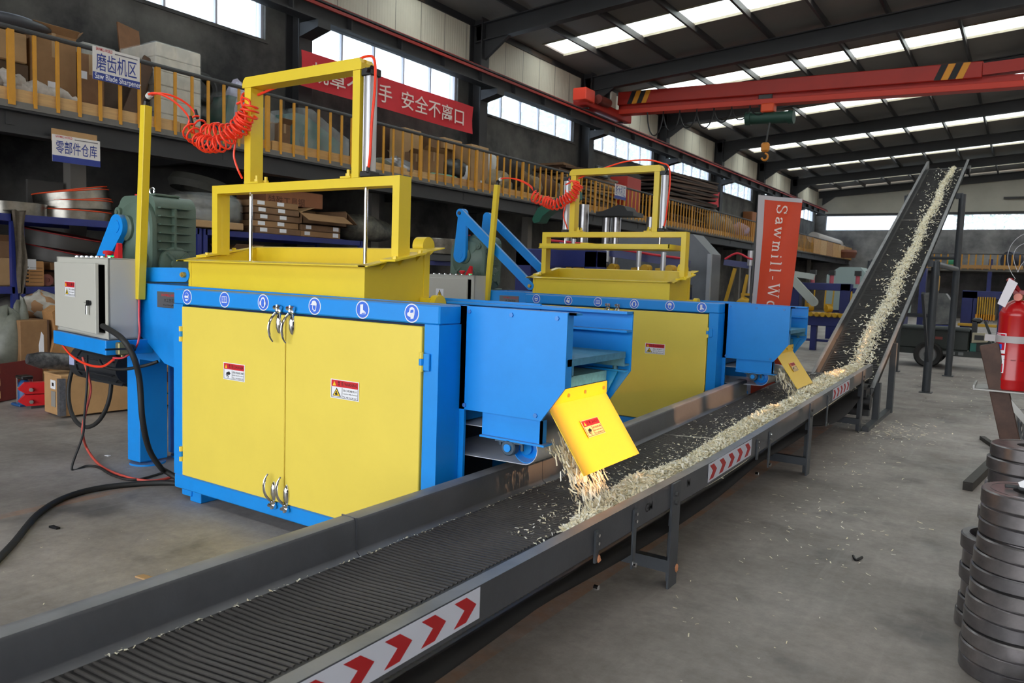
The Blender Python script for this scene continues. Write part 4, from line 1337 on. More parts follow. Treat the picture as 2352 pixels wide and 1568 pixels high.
    # ---- control cabinet on its blue shelf, turned a little towards the operator
    th_ = radians(-8)
    A = Vector((-5.45, 3.0, 0))
    u = Vector((-cos(radians(8)), sin(radians(8)), 0))
    w = Vector((sin(radians(8)), cos(radians(8)), 0))
    CW, CD = 1.02, 0.205
    CG = mat('light_grey_enamel', rgb(190, 188, 178), 0.45)
    def CB(a0_, a1_, d0_, d1_, z0_, z1_, ch=0.0):
        c = A + u * ((a0_ + a1_) / 2) + w * ((d0_ + d1_) / 2) + Z3 * ((z0_ + z1_) / 2)
        return MB().obox(c, (u, w, Z3), (abs(a1_ - a0_) / 2, abs(d1_ - d0_) / 2, abs(z1_ - z0_) / 2), ch)
    cz0, cz1 = 1.045, 1.628
    cab = CB(0, 0.012, 0, CD, cz0, cz1)
    for q in (CB(CW - 0.012, CW, 0, CD, cz0, cz1), CB(0, CW, CD - 0.012, CD, cz0, cz1), CB(0, CW, 0, CD, cz1 - 0.012, cz1, 0.003), CB(0, CW, 0, CD, cz0, cz0 + 0.012),
              CB(0, CW, 0, 0.012, cz1 - 0.05, cz1), CB(0, CW, 0, 0.012, cz0, cz0 + 0.04), CB(0, 0.06, 0, 0.012, cz0, cz1), CB(CW - 0.03, CW, 0, 0.012, cz0, cz1)):
        cab.add(q.v, q.f)
    co = part('control_cabinet', cab, CG, base, 'light grey control cabinet')
    part('cabinet_inside', CB(0.03, CW - 0.03, CD - 0.03, CD - 0.02, cz0 + 0.02, cz1 - 0.02), INK, co)
    # door hinged on the left, standing ajar
    hp_ = A + u * (CW - 0.03) + w * (-0.004)
    an = radians(2)
    du = Vector((cos(radians(8) + an), -sin(radians(8) + an), 0))
    dn = Vector((-du.y, du.x, 0))
    dw = CW - 0.105
    c = hp_ + du * (dw / 2) - dn * 0.012 + Z3 * ((cz0 + cz1) / 2 - 0.003)
    dro = part('cabinet_door', MB().obox(c, (du, dn, Z3), (dw / 2, 0.012, (cz1 - cz0) / 2 - 0.04), 0.003), CG, co)
    lk = hp_ + du * (dw * 0.9) - dn * 0.026 + Z3 * 1.30
    part('lock', MB().cyl(lk, lk - dn * 0.012, 0.018, 14).obox(lk - dn * 0.02, (du, dn, Z3), (0.004, 0.01, 0.02)), BLACK, dro)
    part('key', MB().obox(lk - dn * 0.02 + Z3 * -0.05 - du * 0.03, (du, dn, Z3), (0.012, 0.003, 0.035), 0.002).bar(lk - dn * 0.02, lk - dn * 0.025 - du * 0.05 + Z3 * 0.004, 0.01, 0.003), CHROME, dro)
    if not crank_up:
        warning(dro, hp_ + du * 0.26 - dn * 0.0265 + Z3 * 1.443, du, Z3, 0.235, 0.115, '当 心 触 电', ['当心触电', 'Danger', 'Electric shock'], 'triangle')
    else:
        s0 = hp_ + du * 0.36 - dn * 0.026 + Z3 * 1.45
        so = part('shock_label', MB().prism([(0, 0), (0.14, 0), (0.14, -0.17), (0, -0.17)], s0, du, Z3, 0, 0.001), WHITE, dro)
        part('triangle_border', MB().prism([(0.015, -0.11), (0.125, -0.11), (0.07, -0.01)], s0, du, Z3, 0.0012, 0.002), INK, so)
        part('warning_triangle', MB().prism([(0.03, -0.103), (0.11, -0.103), (0.07, -0.027)], s0, du, Z3, 0.002, 0.003), WARNYEL, so)
        part('bolt_mark', MB().prism([(0.075, -0.04), (0.06, -0.068), (0.07, -0.068), (0.062, -0.098), (0.082, -0.062), (0.071, -0.062), (0.083, -0.04)], s0, du, Z3, 0.003, 0.004), INK, so)
        words('label_text', '当心触电', 0.034, RED, so, s0 + du * 0.07 - Z3 * 0.14 - dn * 0.002, du, Z3)
    # push buttons along the top
    BT = [(0.80, 'b'), (0.70, 'b'), (0.60, 'b'), (0.50, 'b'), (0.40, 'b'), (0.30, 'b'), (0.16, 'g')]
    for a_, kd in BT:
        p = A + u * a_ + w * 0.08 + Z3 * cz1
        bo = part('button', MB().cyl(p, p + Z3 * 0.008, 0.026, 16).cyl(p + Z3 * 0.008, p + Z3 * 0.012, 0.02, 16), CHROME, co)
        if kd == 'g':
            part('lamp_lens', MB().cyl(p + Z3 * 0.01, p + Z3 * 0.018, 0.022, 14), MATS['green_lamp_lens'], bo)
        else:
            part('button_cap', MB().cyl(p + Z3 * 0.012, p + Z3 * 0.016, 0.017, 12), BLACK, bo)
    p = A + u * 0.36 + w * 0.14 + Z3 * cz1
    eo = part('emergency_stop', MB().cyl(p, p + Z3 * 0.03, 0.022, 14).lathe([(0.036, 0.03), (0.04, 0.045), (0.03, 0.055), (0, 0.058)], p, (0, 0, 1), 18), RED, co)
    part('stop_shroud', MB().prism([(0, 0), (0.1, 0.0), (0.10, 0.11), (0.075, 0.115)], p - u * 0.03 + w * 0.05, -u, Z3, 0, 0.03), RED, co)
    sh = CB(-0.02, CW + 0.01, -0.03, CD + 0.1, 0.935, 1.04, 0.004)
    so = part('cabinet_shelf', sh, BLUE, base)
    part('shelf_arm', MB().bar(A + u * 0.3 + w * 0.25 + Z3 * 0.98, (-5.6, 3.5, 0.98), 0.1, 0.1), BLUE, base)
    # air preparation valve under the right end of the shelf
    vp = A - u * 0.03 + w * 0.07 + Z3 * 0.985
    vo = part('air_valve', MB().obox(vp - u * 0.03, (u, w, Z3), (0.03, 0.04, 0.045), 0.008).cyl(vp - u * 0.03 - Z3 * 0.06, vp - u * 0.03 + Z3 * 0.06, 0.012, 8), mat('brass_valve', rgb(150, 140, 96), 0.4, 0.6), base)
    part('valve_lever', MB().bar(vp - u * 0.06 + w * 0.03, vp - u * 0.07 - w * 0.13, 0.02, 0.012).blob(vp - u * 0.065 + w * 0.05, (0.03, 0.03, 0.03), 3, 0.05, 10, 6), BLACK, vo)
    # yellow mast carrying the coiled hose
    pm = Vector((-5.42, 3.215, 0))
    mt = MB().obox(pm + Z3 * 2.02 + X3 * 0.04, (Vector((1, 0, 0.052)).normalized(), Y3, Vector((-0.0, 0, 1))), (0.03, 0.03, 0.69), 0.003)
    # lean of the mast: upper end a little to the right
    mt = MB().bar(pm + Z3 * 1.335, pm + Vector((0.10, 0, 2.715)), 0.058, 0.058, (1, 0, 0), 0.003)
    mo = part('hose_mast', mt, YELLOW, base, 'yellow square tube mast')
    for zz in (1.385, 1.465):
        part('bolt', MB().cyl(pm + Vector((-0.06, 0, zz)), pm + Vector((0.0, 0, zz)), 0.012, 8).cyl(pm + Vector((-0.065, 0, zz)), pm + Vector((-0.045, 0, zz)), 0.02, 8), BLACK, mo)
    tp = pm + Vector((0.10, 0, 2.715))
    part('hose_clip', MB().cyl(tp, tp + Vector((0.01, 0, 0.03)), 0.022, 8).bar(tp + Z3 * 0.03, tp + Vector((0.05, -0.01, 0.06)), 0.03, 0.03), BLACK, mo)
    part('collar', MB().cyl(tp + Vector((0.04, -0.01, 0.055)), tp + Vector((0.065, -0.01, 0.07)), 0.022, 12), mat('clear_collar', rgb(210, 210, 206), 0.3), mo)
    # coiled hoses from the mast over to the press frame
    def helix(pts, R, turns, n=14, r0=0.0):
        P = spline(pts, 10)
        N = turns * n
        out = []
        for i in range(N + 1):
            t = i / N * (len(P) - 1)
            k = min(int(t), len(P) - 2)
            f = t - k
            p = P[k].lerp(P[k + 1], f)
            tg = (P[min(k + 1, len(P) - 1)] - P[max(k - 1, 0)]).normalized()
            s_ = tg.cross(Vector((0, 1, 0)))
            s_ = s_.normalized() if s_.length > 1e-3 else Vector((0, 0, 1))
            q_ = tg.cross(s_)
            an = 2 * pi * i / n
            rr = R * (1 + 0.18 * sin(i * 0.37) + 0.1 * sin(i * 0.11 + 1))
            out.append(p + s_ * (rr * cos(an)) + q_ * (rr * sin(an)))
        return out
    st_ = tp + Vector((0.06, -0.01, 0.068))
    if not crank_up:
        c1 = [(-4.95, 3.42, 2.60), (-4.80, 3.42, 2.53), (-4.66, 3.44, 2.53), (-4.52, 3.46, 2.57), (-4.46, 3.47, 2.62), (-4.44, 3.48, 2.70)]
        c1 = [(x_ - 0.08 + hop_dx, y_, z_) for x_, y_, z_ in c1]
        c2 = [(-4.94, 3.36, 2.56), (-4.80, 3.36, 2.46), (-4.66, 3.38, 2.46), (-4.54, 3.42, 2.53), (-4.47, 3.45, 2.61)]
        c2 = [(x_ - 0.06 + hop_dx, y_, z_ - 0.02) for x_, y_, z_ in c2]
        R1, t1 = 0.055, 15
    else:
        c1 = [(-4.98, 3.40, 2.60), (-4.84, 3.42, 2.53), (-4.72, 3.43, 2.50), (-4.58, 3.45, 2.54), (-4.48, 3.46, 2.62), (-4.42, 3.48, 2.72)]
        c1 = [(x_ - 0.06 + hop_dx, y_, z_) for x_, y_, z_ in c1]
        c2 = [(x_ + 0.02, y_ - 0.03, z_ - 0.02) for x_, y_, z_ in c1]
        R1, t1 = 0.055, 17
    hose = part('coiled_hose', MB().tube(helix(c1, R1, t1), 0.0075, 6), HOSERED, base, 'orange red coiled air hose', smooth=80)
    part('coiled_hose', MB().tube(helix(c2, R1 * 0.95, t1), 0.0075, 6), HOSERED, base, 'orange red coiled air hose', smooth=80)
    for cc, dq in ((c1, 0.012), (c2, -0.012)):
        e0 = Vector(cc[0])
        part('hose_lead', MB().tube(bez(st_ + Y3 * dq, st_ + Vector((0.16, dq, 0.03)), e0 + Vector((-0.05, 0, 0.16)), e0 + Vector((-0.0, 0, 0.05)), 14), 0.0075, 6), HOSERED, base)
        part('hose_joint', MB().cyl(e0 + Vector((-0.015, 0, 0.1)), e0 + Vector((0.01, 0, 0.04)), 0.012, 8), BLACK, base)
        e1 = Vector(cc[-1])
        kx = ux0 - 0.03
        part('hose_lead', MB().tube(bez(e1, e1 + Vector((0.02, 0, 0.06)), Vector((kx - 0.02, 3.47, 2.74)), Vector((kx + 0.0, 3.52, 2.80)), 10), 0.0075, 6), HOSERED, base)
    part('hose_lead', MB().tube(spline([(ux0 - 0.05, 3.47, 2.66), (ux0 - 0.03, 3.46, 2.55), (ux0 - 0.045, 3.46, 2.45), (ux0 - 0.06, 3.46, 2.36), (ux0 - 0.03, 3.47, 2.27), (ux0 - 0.02, 3.5, 2.21)], 6), 0.0075, 6), HOSERED, base)
    # hose over the top of the frame and down the right cylinder
    part('hose_lead', MB().tube(spline([(ux0 - 0.06, 3.48, 2.72), (ux0 + 0.2, 3.62, 2.86 if crank_up else 2.84), (ux0 + 0.6, 3.62, 2.965 if crank_up else 2.90), (ux1 - 0.2, 3.60, 2.97 if crank_up else 2.91), (ux1 - 0.02, 3.58, 2.925), (ux1 + 0.09, 3.53, 2.87), (ux1 + 0.125, 3.50, 2.70), (ux1 + 0.115, 3.49, 2.50), (ux1 + 0.095, 3.5, 2.3), (ux1 + 0.07, 3.51, 2.215)], 6), 0.0085, 7), HOSERED, base)
    part('hose_elbow', MB().cyl((ux1 + 0.075, 3.505, 2.20), (ux1 + 0.072, 3.51, 2.235), 0.012, 8).cyl((ux1 + 0.045, 3.53, 2.205), (ux1 + 0.08, 3.505, 2.205), 0.012, 8), BLACK, base)
    part('hose_elbow', MB().cyl((ux1 + 0.05, 3.53, 2.81), (ux1 + 0.09, 3.51, 2.83), 0.013, 8), BLACK, base)
    # hoses below the mast
    PK = mat('pink_red_hose', rgb(236, 66, 76), 0.4)
    b0 = pm + Vector((-0.012, -0.01, 1.34))
    part('air_hose', MB().tube(spline([b0, b0 + Vector((-0.005, -0.02, -0.12)), b0 + Vector((-0.05, -0.06, -0.24)), b0 + Vector((-0.12, -0.09, -0.29))], 6), 0.008, 6), PK, base)
    b1 = pm + Vector((0.012, -0.01, 1.34))
    part('air_hose', MB().tube(spline([b1, b1 + Vector((0.03, -0.02, -0.13)), b1 + Vector((0.05, -0.03, -0.26)), b1 + Vector((0.03, -0.05, -0.36)), b1 + Vector((-0.05, -0.09, -0.43)), b1 + Vector((-0.14, -0.12, -0.44))], 6), 0.008, 6), PK, base)
    lb = A + u * 0.92 + Z3 * 0.93
    part('air_hose', MB().tube(spline([lb, lb - u * 0.2 - Z3 * 0.07, lb - u * 0.5 - Z3 * 0.105, lb - u * 0.8 - Z3 * 0.09, lb - u * 1.0 - Z3 * 0.02], 6), 0.009, 6), HOSERED, base)
    # drive motor slung under the bed
    MC = Vector((-6.50, 3.60, 0.72))
    CAST = mat('black_motor_casting', rgb(40, 42, 46), 0.5, var=0.2)
    mo = part('drive_motor', MB().cyl(MC + X3 * -0.30, MC + X3 * 0.30, 0.135, 26).cyl(MC + X3 * -0.42, MC + X3 * -0.30, 0.15, 26).box(MC.x - 0.2, MC.x + 0.2, MC.y - 0.1, MC.y + 0.1, 0.84, 0.93), CAST, base, 'black electric motor')
    for k in range(16):
        a = 2 * pi * k / 16
        c = MC + Vector((0, cos(a) * 0.145, sin(a) * 0.145))
        part('fin', MB().obox(c, (X3, Vector((0, cos(a), sin(a))), Vector((0, -sin(a), cos(a)))), (0.27, 0.018, 0.004)), CAST, mo)
    part('rating_plate', MB().box(MC.x - 0.40, MC.x - 0.32, MC.y - 0.153, MC.y - 0.149, 0.70, 0.78), mat('plate_lilac', rgb(170, 176, 210), 0.4), mo)
    part('motor_hanger', MB().box(-6.7, -6.62, 3.5, 3.7, 0.9, 1.42).box(-6.25, -6.17, 3.5, 3.7, 0.9, 1.42), BLUE, base)
    # move everything to where this machine stands
    base.location = loc
    base.scale = (scale,) * 3
    WM[base.name] = Matrix.Translation(Vector(loc)) @ Matrix.Scale(scale, 4)
    return base

glow('green_lamp_lens', rgb(20, 220, 130), 0.8)
M1 = make_machine(M_ORG, 1.0, 'nearest blue and yellow shaving machine, its doors facing the camera and hopper press lowered',
                  [(-4.62, 'goggles'), (-4.225, 'book'), (-3.851, 'muffs'), (-3.40, 'helmet'), (-3.021, 'boot'), (-2.667, 'mask')], False, False, 0.0)
M2 = make_machine((-3.57, 7.77, 0), 0.975, 'second blue and yellow shaving machine behind, its crank raised and yellow press plate lifted',
                  [(-4.62, 'goggles'), (-4.20, 'mask'), (-3.83, 'book'), (-3.40, 'muffs'), (-3.0, 'helmet'), (-2.66, 'boot')], True, True, 0.13)


# ================================================================== belt conveyors
BELT = mat('black_ribbed_belt', rgb(62, 60, 60), 0.55, var=0.3, scale=3)
RIB = mat('dusty_belt_rib', rgb(84, 80, 78), 0.6, var=0.3, scale=2)
cv = thing('belt_conveyor', (-1.9, 4.5, 0), 'long grey low belt conveyor with red arrow signs running past both machines', 'conveyor')
NX, FX = -1.457, -2.362
def railz(y):
    return 0.562 + max(0.0, (y - 4.5)) * 0.026
ys = [-2.2, 1.3, 3.0, 4.5, 5.7, 7.0, 8.3, 9.9]
def rail(x, inward, segs, top_w, h, name, lower):
    """channel rail, web outside, flanges towards the belt"""
    prof = [(0, 0), (0, -h), (inward * top_w * 0.7, -h), (inward * top_w * 0.7, -h + 0.006), (inward * 0.007, -h + 0.006),
            (inward * 0.007, -0.007), (inward * top_w, -0.007), (inward * top_w, -0.001), (inward * (top_w - 0.006), 0), (inward * 0.004, 0)]
    mb = MB()
    n = len(prof)
    vs = []
    for y in segs:
        for a, b in prof:
            vs.append((x + a, y, railz(y) + b))
    fs = [tuple(range(n)), tuple((len(segs) - 1) * n + k for k in range(n))]
    for i in range(len(segs) - 1):
        for k in range(n):
            l = (k + 1) % n
            fs.append((i * n + k, i * n + l, (i + 1) * n + l, (i + 1) * n + k))
    mb.add(vs, fs)
    return part(name, mb, RAILGREY, cv)
rail(NX, -1, ys, 0.056, 0.13, 'side_rail', 0)
# far rail is a folded sheet: broad rounded top, inner face, lip lying over the belt edge
def far_rail(segs):
    prof = [(0, -0.14), (0.0, -0.012), (0.006, -0.002), (0.018, 0), (0.066, 0), (0.078, -0.004), (0.084, -0.014), (0.088, -0.135), (0.092, -0.145), (0.112, -0.160), (0.112, -0.166), (0.086, -0.15), (0.080, -0.02), (0.062, -0.008), (0.02, -0.008), (0.008, -0.02), (0.006, -0.14)]
    n = len(prof)
    vs, fs = [], []
    for y in segs:
        for a, b in prof:
            vs.append((FX + a, y, railz(y) + b))
    fs = [tuple(range(n)), tuple((len(segs) - 1) * n + k for k in range(n))]
    for i in range(len(segs) - 1):
        for k in range(n):
            l = (k + 1) % n
            fs.append((i * n + k, i * n + l, (i + 1) * n + l, (i + 1) * n + k))
    return part('side_rail', MB().add(vs, fs), RAILGREY, cv)
far_rail([-2.2, 0.5, 2.296])
far_rail([2.302, 3.0, 3.80])
far_rail([3.806, 4.5, 5.8, 7.0, 7.72])
far_rail([8.75, 9.35])
# rail joint welds
for y in (2.299, 3.803):
    part('weld_seam', MB().tube([(FX + 0.002, y, railz(y) - 0.12), (FX + 0.002, y, railz(y) + 0.001), (FX + 0.085, y, railz(y) + 0.001), (FX + 0.089, y, railz(y) - 0.135)], 0.004, 5), RAILGREY, cv)
# troughed belt with chevron ribs
BX0, BX1, BAP = -2.27, -1.47, -1.76
def beltz(x, y):
    t = (x - BX0) / (BX1 - BX0)
    return railz(y) - 0.158 - 0.012 * sin(pi * t)
mb = MB()
rows = []
yy = -2.2
ysb = []
while yy <= 9.95:
    ysb.append(yy)
    yy += 0.4
mb.grid([[(BX0 + (BX1 - BX0) * k / 8, y, beltz(BX0 + (BX1 - BX0) * k / 8, y)) for k in range(9)] for y in ysb])
mb.grid([[(BX0 + (BX1 - BX0) * k / 8, y, beltz(BX0 + (BX1 - BX0) * k / 8, y) - 0.008) for k in range(9)] for y in ysb])
part('belt', mb, BELT, cv, 'black chevron ribbed belt')
rb = MB()
y = -1.6
rnd = random.Random(3)
while y < 9.8:
    pts_l = [(BX0 + 0.03, y - 0.03), (-2.05, y - 0.012), (BAP - 0.012, y + 0.03)]
    pts_r = [(BAP + 0.012, y + 0.03), (BX1 - 0.02, y - 0.075)]
    for P in (pts_l, pts_r):
        for i in range(len(P) - 1):
            a, b = P[i], P[i + 1]
            za, zb = beltz(*a) + 0.003, beltz(*b) + 0.003
            rb.bar((a[0], a[1], za), (b[0], b[1], zb), 0.011, 0.006)
    y += 0.027
o = part('belt_rib', rb, RIB, cv, fix=False, kind='stuff')
part('belt_splice', MB().bar((BX0 + 0.03, 5.52, beltz(BX0, 5.52) - 0.002), (-1.86, 5.66, beltz(-1.86, 5.6) + 0.008), 0.022, 0.006), mat('pale_splice', rgb(180, 176, 166), 0.6), cv)
# slack return run under the rails
def retz(y):
    u = ((y + 0.4) % 2.9) / 2.9
    return railz(y) - 0.215 - 0.045 * sin(pi * u)
def retz2(y):
    if y > 6.9:
        t = (y - 6.9) / 2.9
        return railz(y) - 0.215 - 0.16 * sin(pi * min(1, t))
    return retz(y)
ysr = [-2.2 + 0.15 * k for k in range(81)]
part('return_belt', MB().grid([[(BX0 + (BX1 - BX0) * k / 4, y, retz2(y)) for k in range(5)] for y in ysr]).grid([[(BX0 + (BX1 - BX0) * k / 4, y, retz2(y) - 0.008) for k in range(5)] for y in ysr]), BELT, cv)
rb = MB()
y = -1.6
while y < 9.7:
    for a, b in (((BX0 + 0.03, y), (BAP, y + 0.05)), ((BAP, y + 0.05), (BX1 - 0.02, y - 0.03))):
        rb.bar((a[0], a[1], retz2(a[1]) - 0.011), (b[0], b[1], retz2(b[1]) - 0.011), 0.014, 0.006)
    y += 0.04
part('return_rib', rb, BELT, cv, fix=False, kind='stuff')
# legs, ties, return rollers
LEGC = mat('leg_grey_paint', rgb(74, 78, 84), 0.45, var=0.3, scale=4)
for y in (0.45, 3.785, 6.80, 9.25):
    for x, s in ((NX + 0.006, -1), (FX - 0.006, 1)):
        top = railz(y) - 0.004
        lg = MB().box(x - 0.006, x + 0.006, y - 0.055, y + 0.055, 0.0, top).box(min(x, x + s * 0.05), max(x, x + s * 0.05), y + 0.043, y + 0.055, 0.0, top)
        lo = part('leg', lg, LEGC, cv)
        bb = MB()
        xo = x + (0.006 if s < 0 else -0.006)
        for zz in (top - 0.06, top - 0.105):
            bb.cyl((xo, y - 0.01, zz), (xo + (0.012 if s < 0 else -0.012), y - 0.01, zz), 0.013, 6)
        part('bolt', bb, DARKSTEEL, lo)
    part('cross_tie', MB().box(FX, NX, y - 0.05, y - 0.0, 0.085, 0.15), LEGC, cv)
for y in (2.895, 3.28, 5.25, 5.55, 7.45):
    z = railz(y)
    rz_ = retz(y) - 0.045
    for x in (NX + 0.004, FX - 0.004):
        sgn = 1 if x > -2 else -1
        hgr = MB().box(x - 0.003, x + 0.006, y - 0.016, y + 0.016, (z - 0.17 if y in (2.895, 5.25) else rz_ - 0.02), z - 0.03)
        part('roller_hanger', hgr, LEGC, cv)
        part('bolt', MB().cyl((x, y, z - 0.05), (x + sgn * 0.016, y, z - 0.05), 0.008, 6).cyl((x, y, z - 0.085), (x + sgn * 0.016, y, z - 0.085), 0.008, 6).cyl((x, y, rz_), (x + sgn * 0.02, y, rz_), 0.012, 8), CHROME, cv)
    part('return_roller', MB().cyl((FX + 0.1, y, rz_), (NX - 0.13, y, rz_), 0.026, 16), mat('red_roller', rgb(112, 36, 32), 0.6), cv)
part('rope_scrap', MB().blob((NX + 0.012, 2.91, 0.405), (0.008, 0.012, 0.016), 4, 0.3, 8, 5), mat('copper_tape', rgb(206, 140, 100), 0.5), cv)
part('tape_scrap', MB().blob((NX + 0.014, 3.83, 0.085), (0.008, 0.02, 0.022), 6, 0.3, 8, 5), mat('copper_tape', rgb(206, 140, 100)), cv)
# arrow signs on the near rail
def arrows(y0, y1, n, label):
    z1 = railz(y0) - 0.004
    h = 0.108
    sl = (railz(y1) - railz(y0)) / (y1 - y0)
    uv = Vector((0, 1, sl)).normalized()
    o0 = Vector((NX + 0.002, y0, z1))
    L = y1 - y0
    s_ = part('arrow_sign', MB().prism([(0, 0), (L, 0), (L, -h), (0, -h)], o0, uv, Z3, 0, 0.0015), mat('reflective_white', rgb(206, 210, 224), 0.4), cv, label)
    st = L / n
    for k in range(n):
        a = st * (k + 0.13)
        w_ = st * 0.40
        ar = [(a, -0.012), (a + w_, -0.012), (a + w_ + st * 0.34, -h * 0.48), (a + w_, -h + 0.012), (a, -h + 0.012), (a + st * 0.34, -h * 0.48)]
        part('arrow', MB().prism(ar, o0 + X3 * 0.0016, uv, Z3, 0, 0.001), mat('arrow_red', rgb(176, 22, 30), 0.45), s_)
arrows(1.245, 2.052, 5, 'white sign with five bold red arrowheads')
arrows(4.285, 5.115, 5, 'white sign with five bold red arrowheads')
arrows(7.67, 8.47, 5, 'white sign with five bold red arrowheads')
words('chalk_mark', 'GM', 0.06, INK, cv, (NX + 0.002, 3.45, railz(3.4) - 0.06), Y3, Z3)
words('chalk_mark', 'M', 0.06, INK, cv, (NX + 0.002, 3.98, railz(3.9) - 0.05), Y3, Z3)
# end gear under the far end
part('drive_motor', MB().cyl((-1.62, 9.55, 0.30), (-1.40, 9.55, 0.30), 0.09, 16).box(-1.6, -1.44, 9.45, 9.7, 0.36, 0.45), BLACK, cv)
part('end_drum', MB().cyl((FX + 0.05, 9.93, railz(9.93) - 0.2), (NX - 0.03, 9.93, railz(9.93) - 0.2), 0.045, 18), DARKSTEEL, cv)

# raised conveyor: foot frame, trough, belt, pipe legs
ic = thing('inclined_conveyor', (-1.6, 13.5, 0), 'grey raised conveyor climbing steeply to the roof with a strip of shavings', 'conveyor')
P0, P1 = Vector((-1.775, 9.75, 0.34)), Vector((-1.56, 18.0, 4.05))
dI = (P1 - P0).normalized()
LI = (P1 - P0).length
sI = dI.cross(Z3).normalized()
nI = sI.cross(dI)
HW = 0.335
def ipt(s, a, n):
    return P0 + dI * s + sI * a + nI * n
for sg in (-1, 1):
    mb = MB()
    prof = [(0, 0.0), (0, 0.13), (0.02, 0.135), (0.045, 0.13), (0.045, 0.124), (0.008, 0.124), (0.008, 0.0)]
    n = len(prof)
    vs, fs = [], []
    segs = [0, LI * 0.3, LI * 0.62, LI + 0.15]
    for s in segs:
        for a, b in prof:
            vs.append(ipt(s, sg * (HW + a), b - 0.01))
    fs = [tuple(range(n)), tuple((len(segs) - 1) * n + k for k in range(n))]
    for i in range(len(segs) - 1):
        for k in range(n):
            l = (k + 1) % n
            fs.append((i * n + k, i * n + l, (i + 1) * n + l, (i + 1) * n + k))
    part('side_rail', MB().add(vs, fs), RAILGREY, ic)
part('belt', MB().grid([[ipt(LI * i / 12, -HW + 2 * HW * k / 6, 0.012 - 0.012 * sin(pi * k / 6)) for k in range(7)] for i in range(13)])
     .grid([[ipt(LI * i / 12, -HW + 2 * HW * k / 6, 0.0 - 0.012 * sin(pi * k / 6)) for k in range(7)] for i in range(13)]), BELT, ic)
rb = MB()
s = 0.05
while s < LI - 0.05:
    rb.bar(ipt(s, -HW + 0.03, 0.014), ipt(s + 0.04, 0, 0.005), 0.012, 0.006)
    rb.bar(ipt(s + 0.04, 0, 0.005), ipt(s, HW - 0.03, 0.014), 0.012, 0.006)
    s += 0.045
part('belt_rib', rb, BELT, ic, fix=False, kind='stuff')
part('belt_splice', MB().bar(ipt(LI * 0.66, -HW + 0.02, 0.017), ipt(LI * 0.66, HW - 0.02, 0.017), 0.02, 0.006), mat('pale_splice', rgb(180, 176, 166), 0.6), ic)
part('pan', MB().add([tuple(ipt(s, a, -0.09)) for s, a in ((0, -HW), (LI, -HW), (LI, HW), (0, HW))] + [tuple(ipt(s, a, -0.095)) for s, a in ((0, -HW), (LI, -HW), (LI, HW), (0, HW))],
     [(0, 1, 2, 3), (7, 6, 5, 4), (0, 4, 5, 1), (1, 5, 6, 2), (2, 6, 7, 3), (3, 7, 4, 0)]), DARKSTEEL, ic)
part('head_drum', MB().cyl(ipt(LI, -HW, -0.05), ipt(LI, HW, -0.05), 0.055, 18), DARKSTEEL, ic)
part('head_bearing', MB().obox(ipt(LI - 0.1, HW + 0.06, -0.02), (dI, sI, nI), (0.12, 0.03, 0.06), 0.01), BLACK, ic)
PIPE = mat('dark_pipe_paint', rgb(66, 70, 76), 0.45, var=0.2, scale=2)
def railtop(y, sg):
    s = (y - P0.y) / dI.y
    return ipt(s, sg * (HW + 0.02), -0.02)
for y, rp in ((13.6, 0.06), (16.58, 0.06)):
    for sg in (-1, 1):
        t = railtop(y, sg)
        xx = t.x + 0.1 * sg
        part('leg', MB().cyl((xx, y, 0), (xx, y, t.z - 0.02), rp, 14).box(xx - 0.09, xx + 0.09, y - 0.09, y + 0.09, 0, 0.012), PIPE, ic)
        part('leg_bracket', MB().box(min(t.x, xx) - 0.01, max(t.x, xx) + 0.01, y - 0.05, y + 0.05, t.z - 0.1, t.z), PIPE, ic)
for sg in (-1, 1):
    ta, tb = railtop(13.6, sg), railtop(16.58, sg)
    part('stay', MB().cyl((ta.x + 0.1 * sg, 13.6, 2.0), (tb.x + 0.1 * sg, 16.58, 2.0), 0.045, 12), PIPE, ic)
    part('stay', MB().bar((ta.x + 0.1 * sg, 13.6, 0.45), (ta.x + 0.04 * sg, 12.7, 1.55), 0.035, 0.05), PIPE, ic)
part('cross_tie', MB().cyl((railtop(13.6, -1).x - 0.1, 13.6, 1.2), (railtop(13.6, 1).x + 0.1, 13.6, 1.2), 0.03, 10), PIPE, ic)
part('cross_tie', MB().cyl((railtop(16.58, -1).x - 0.1, 16.58, 2.2), (railtop(16.58, 1).x + 0.1, 16.58, 2.2), 0.03, 10), PIPE, ic)
# foot frame
for y in (10.05, 11.0):
    for sg in (-1, 1):
        t = railtop(y, sg)
        part('leg', MB().box(t.x - 0.035, t.x + 0.035, y - 0.05, y + 0.05, 0, t.z + 0.02), LEGC, ic)
for sg in (-1, 1):
    x = railtop(10.5, sg).x
    part('foot_rail', MB().box(x - 0.035, x + 0.035, 9.3, 11.15, 0.0, 0.05), LEGC, ic)
part('tail_guard', MB().box(-2.12, -1.43, 9.66, 9.74, 0.12, 0.36), DARKSTEEL, ic)

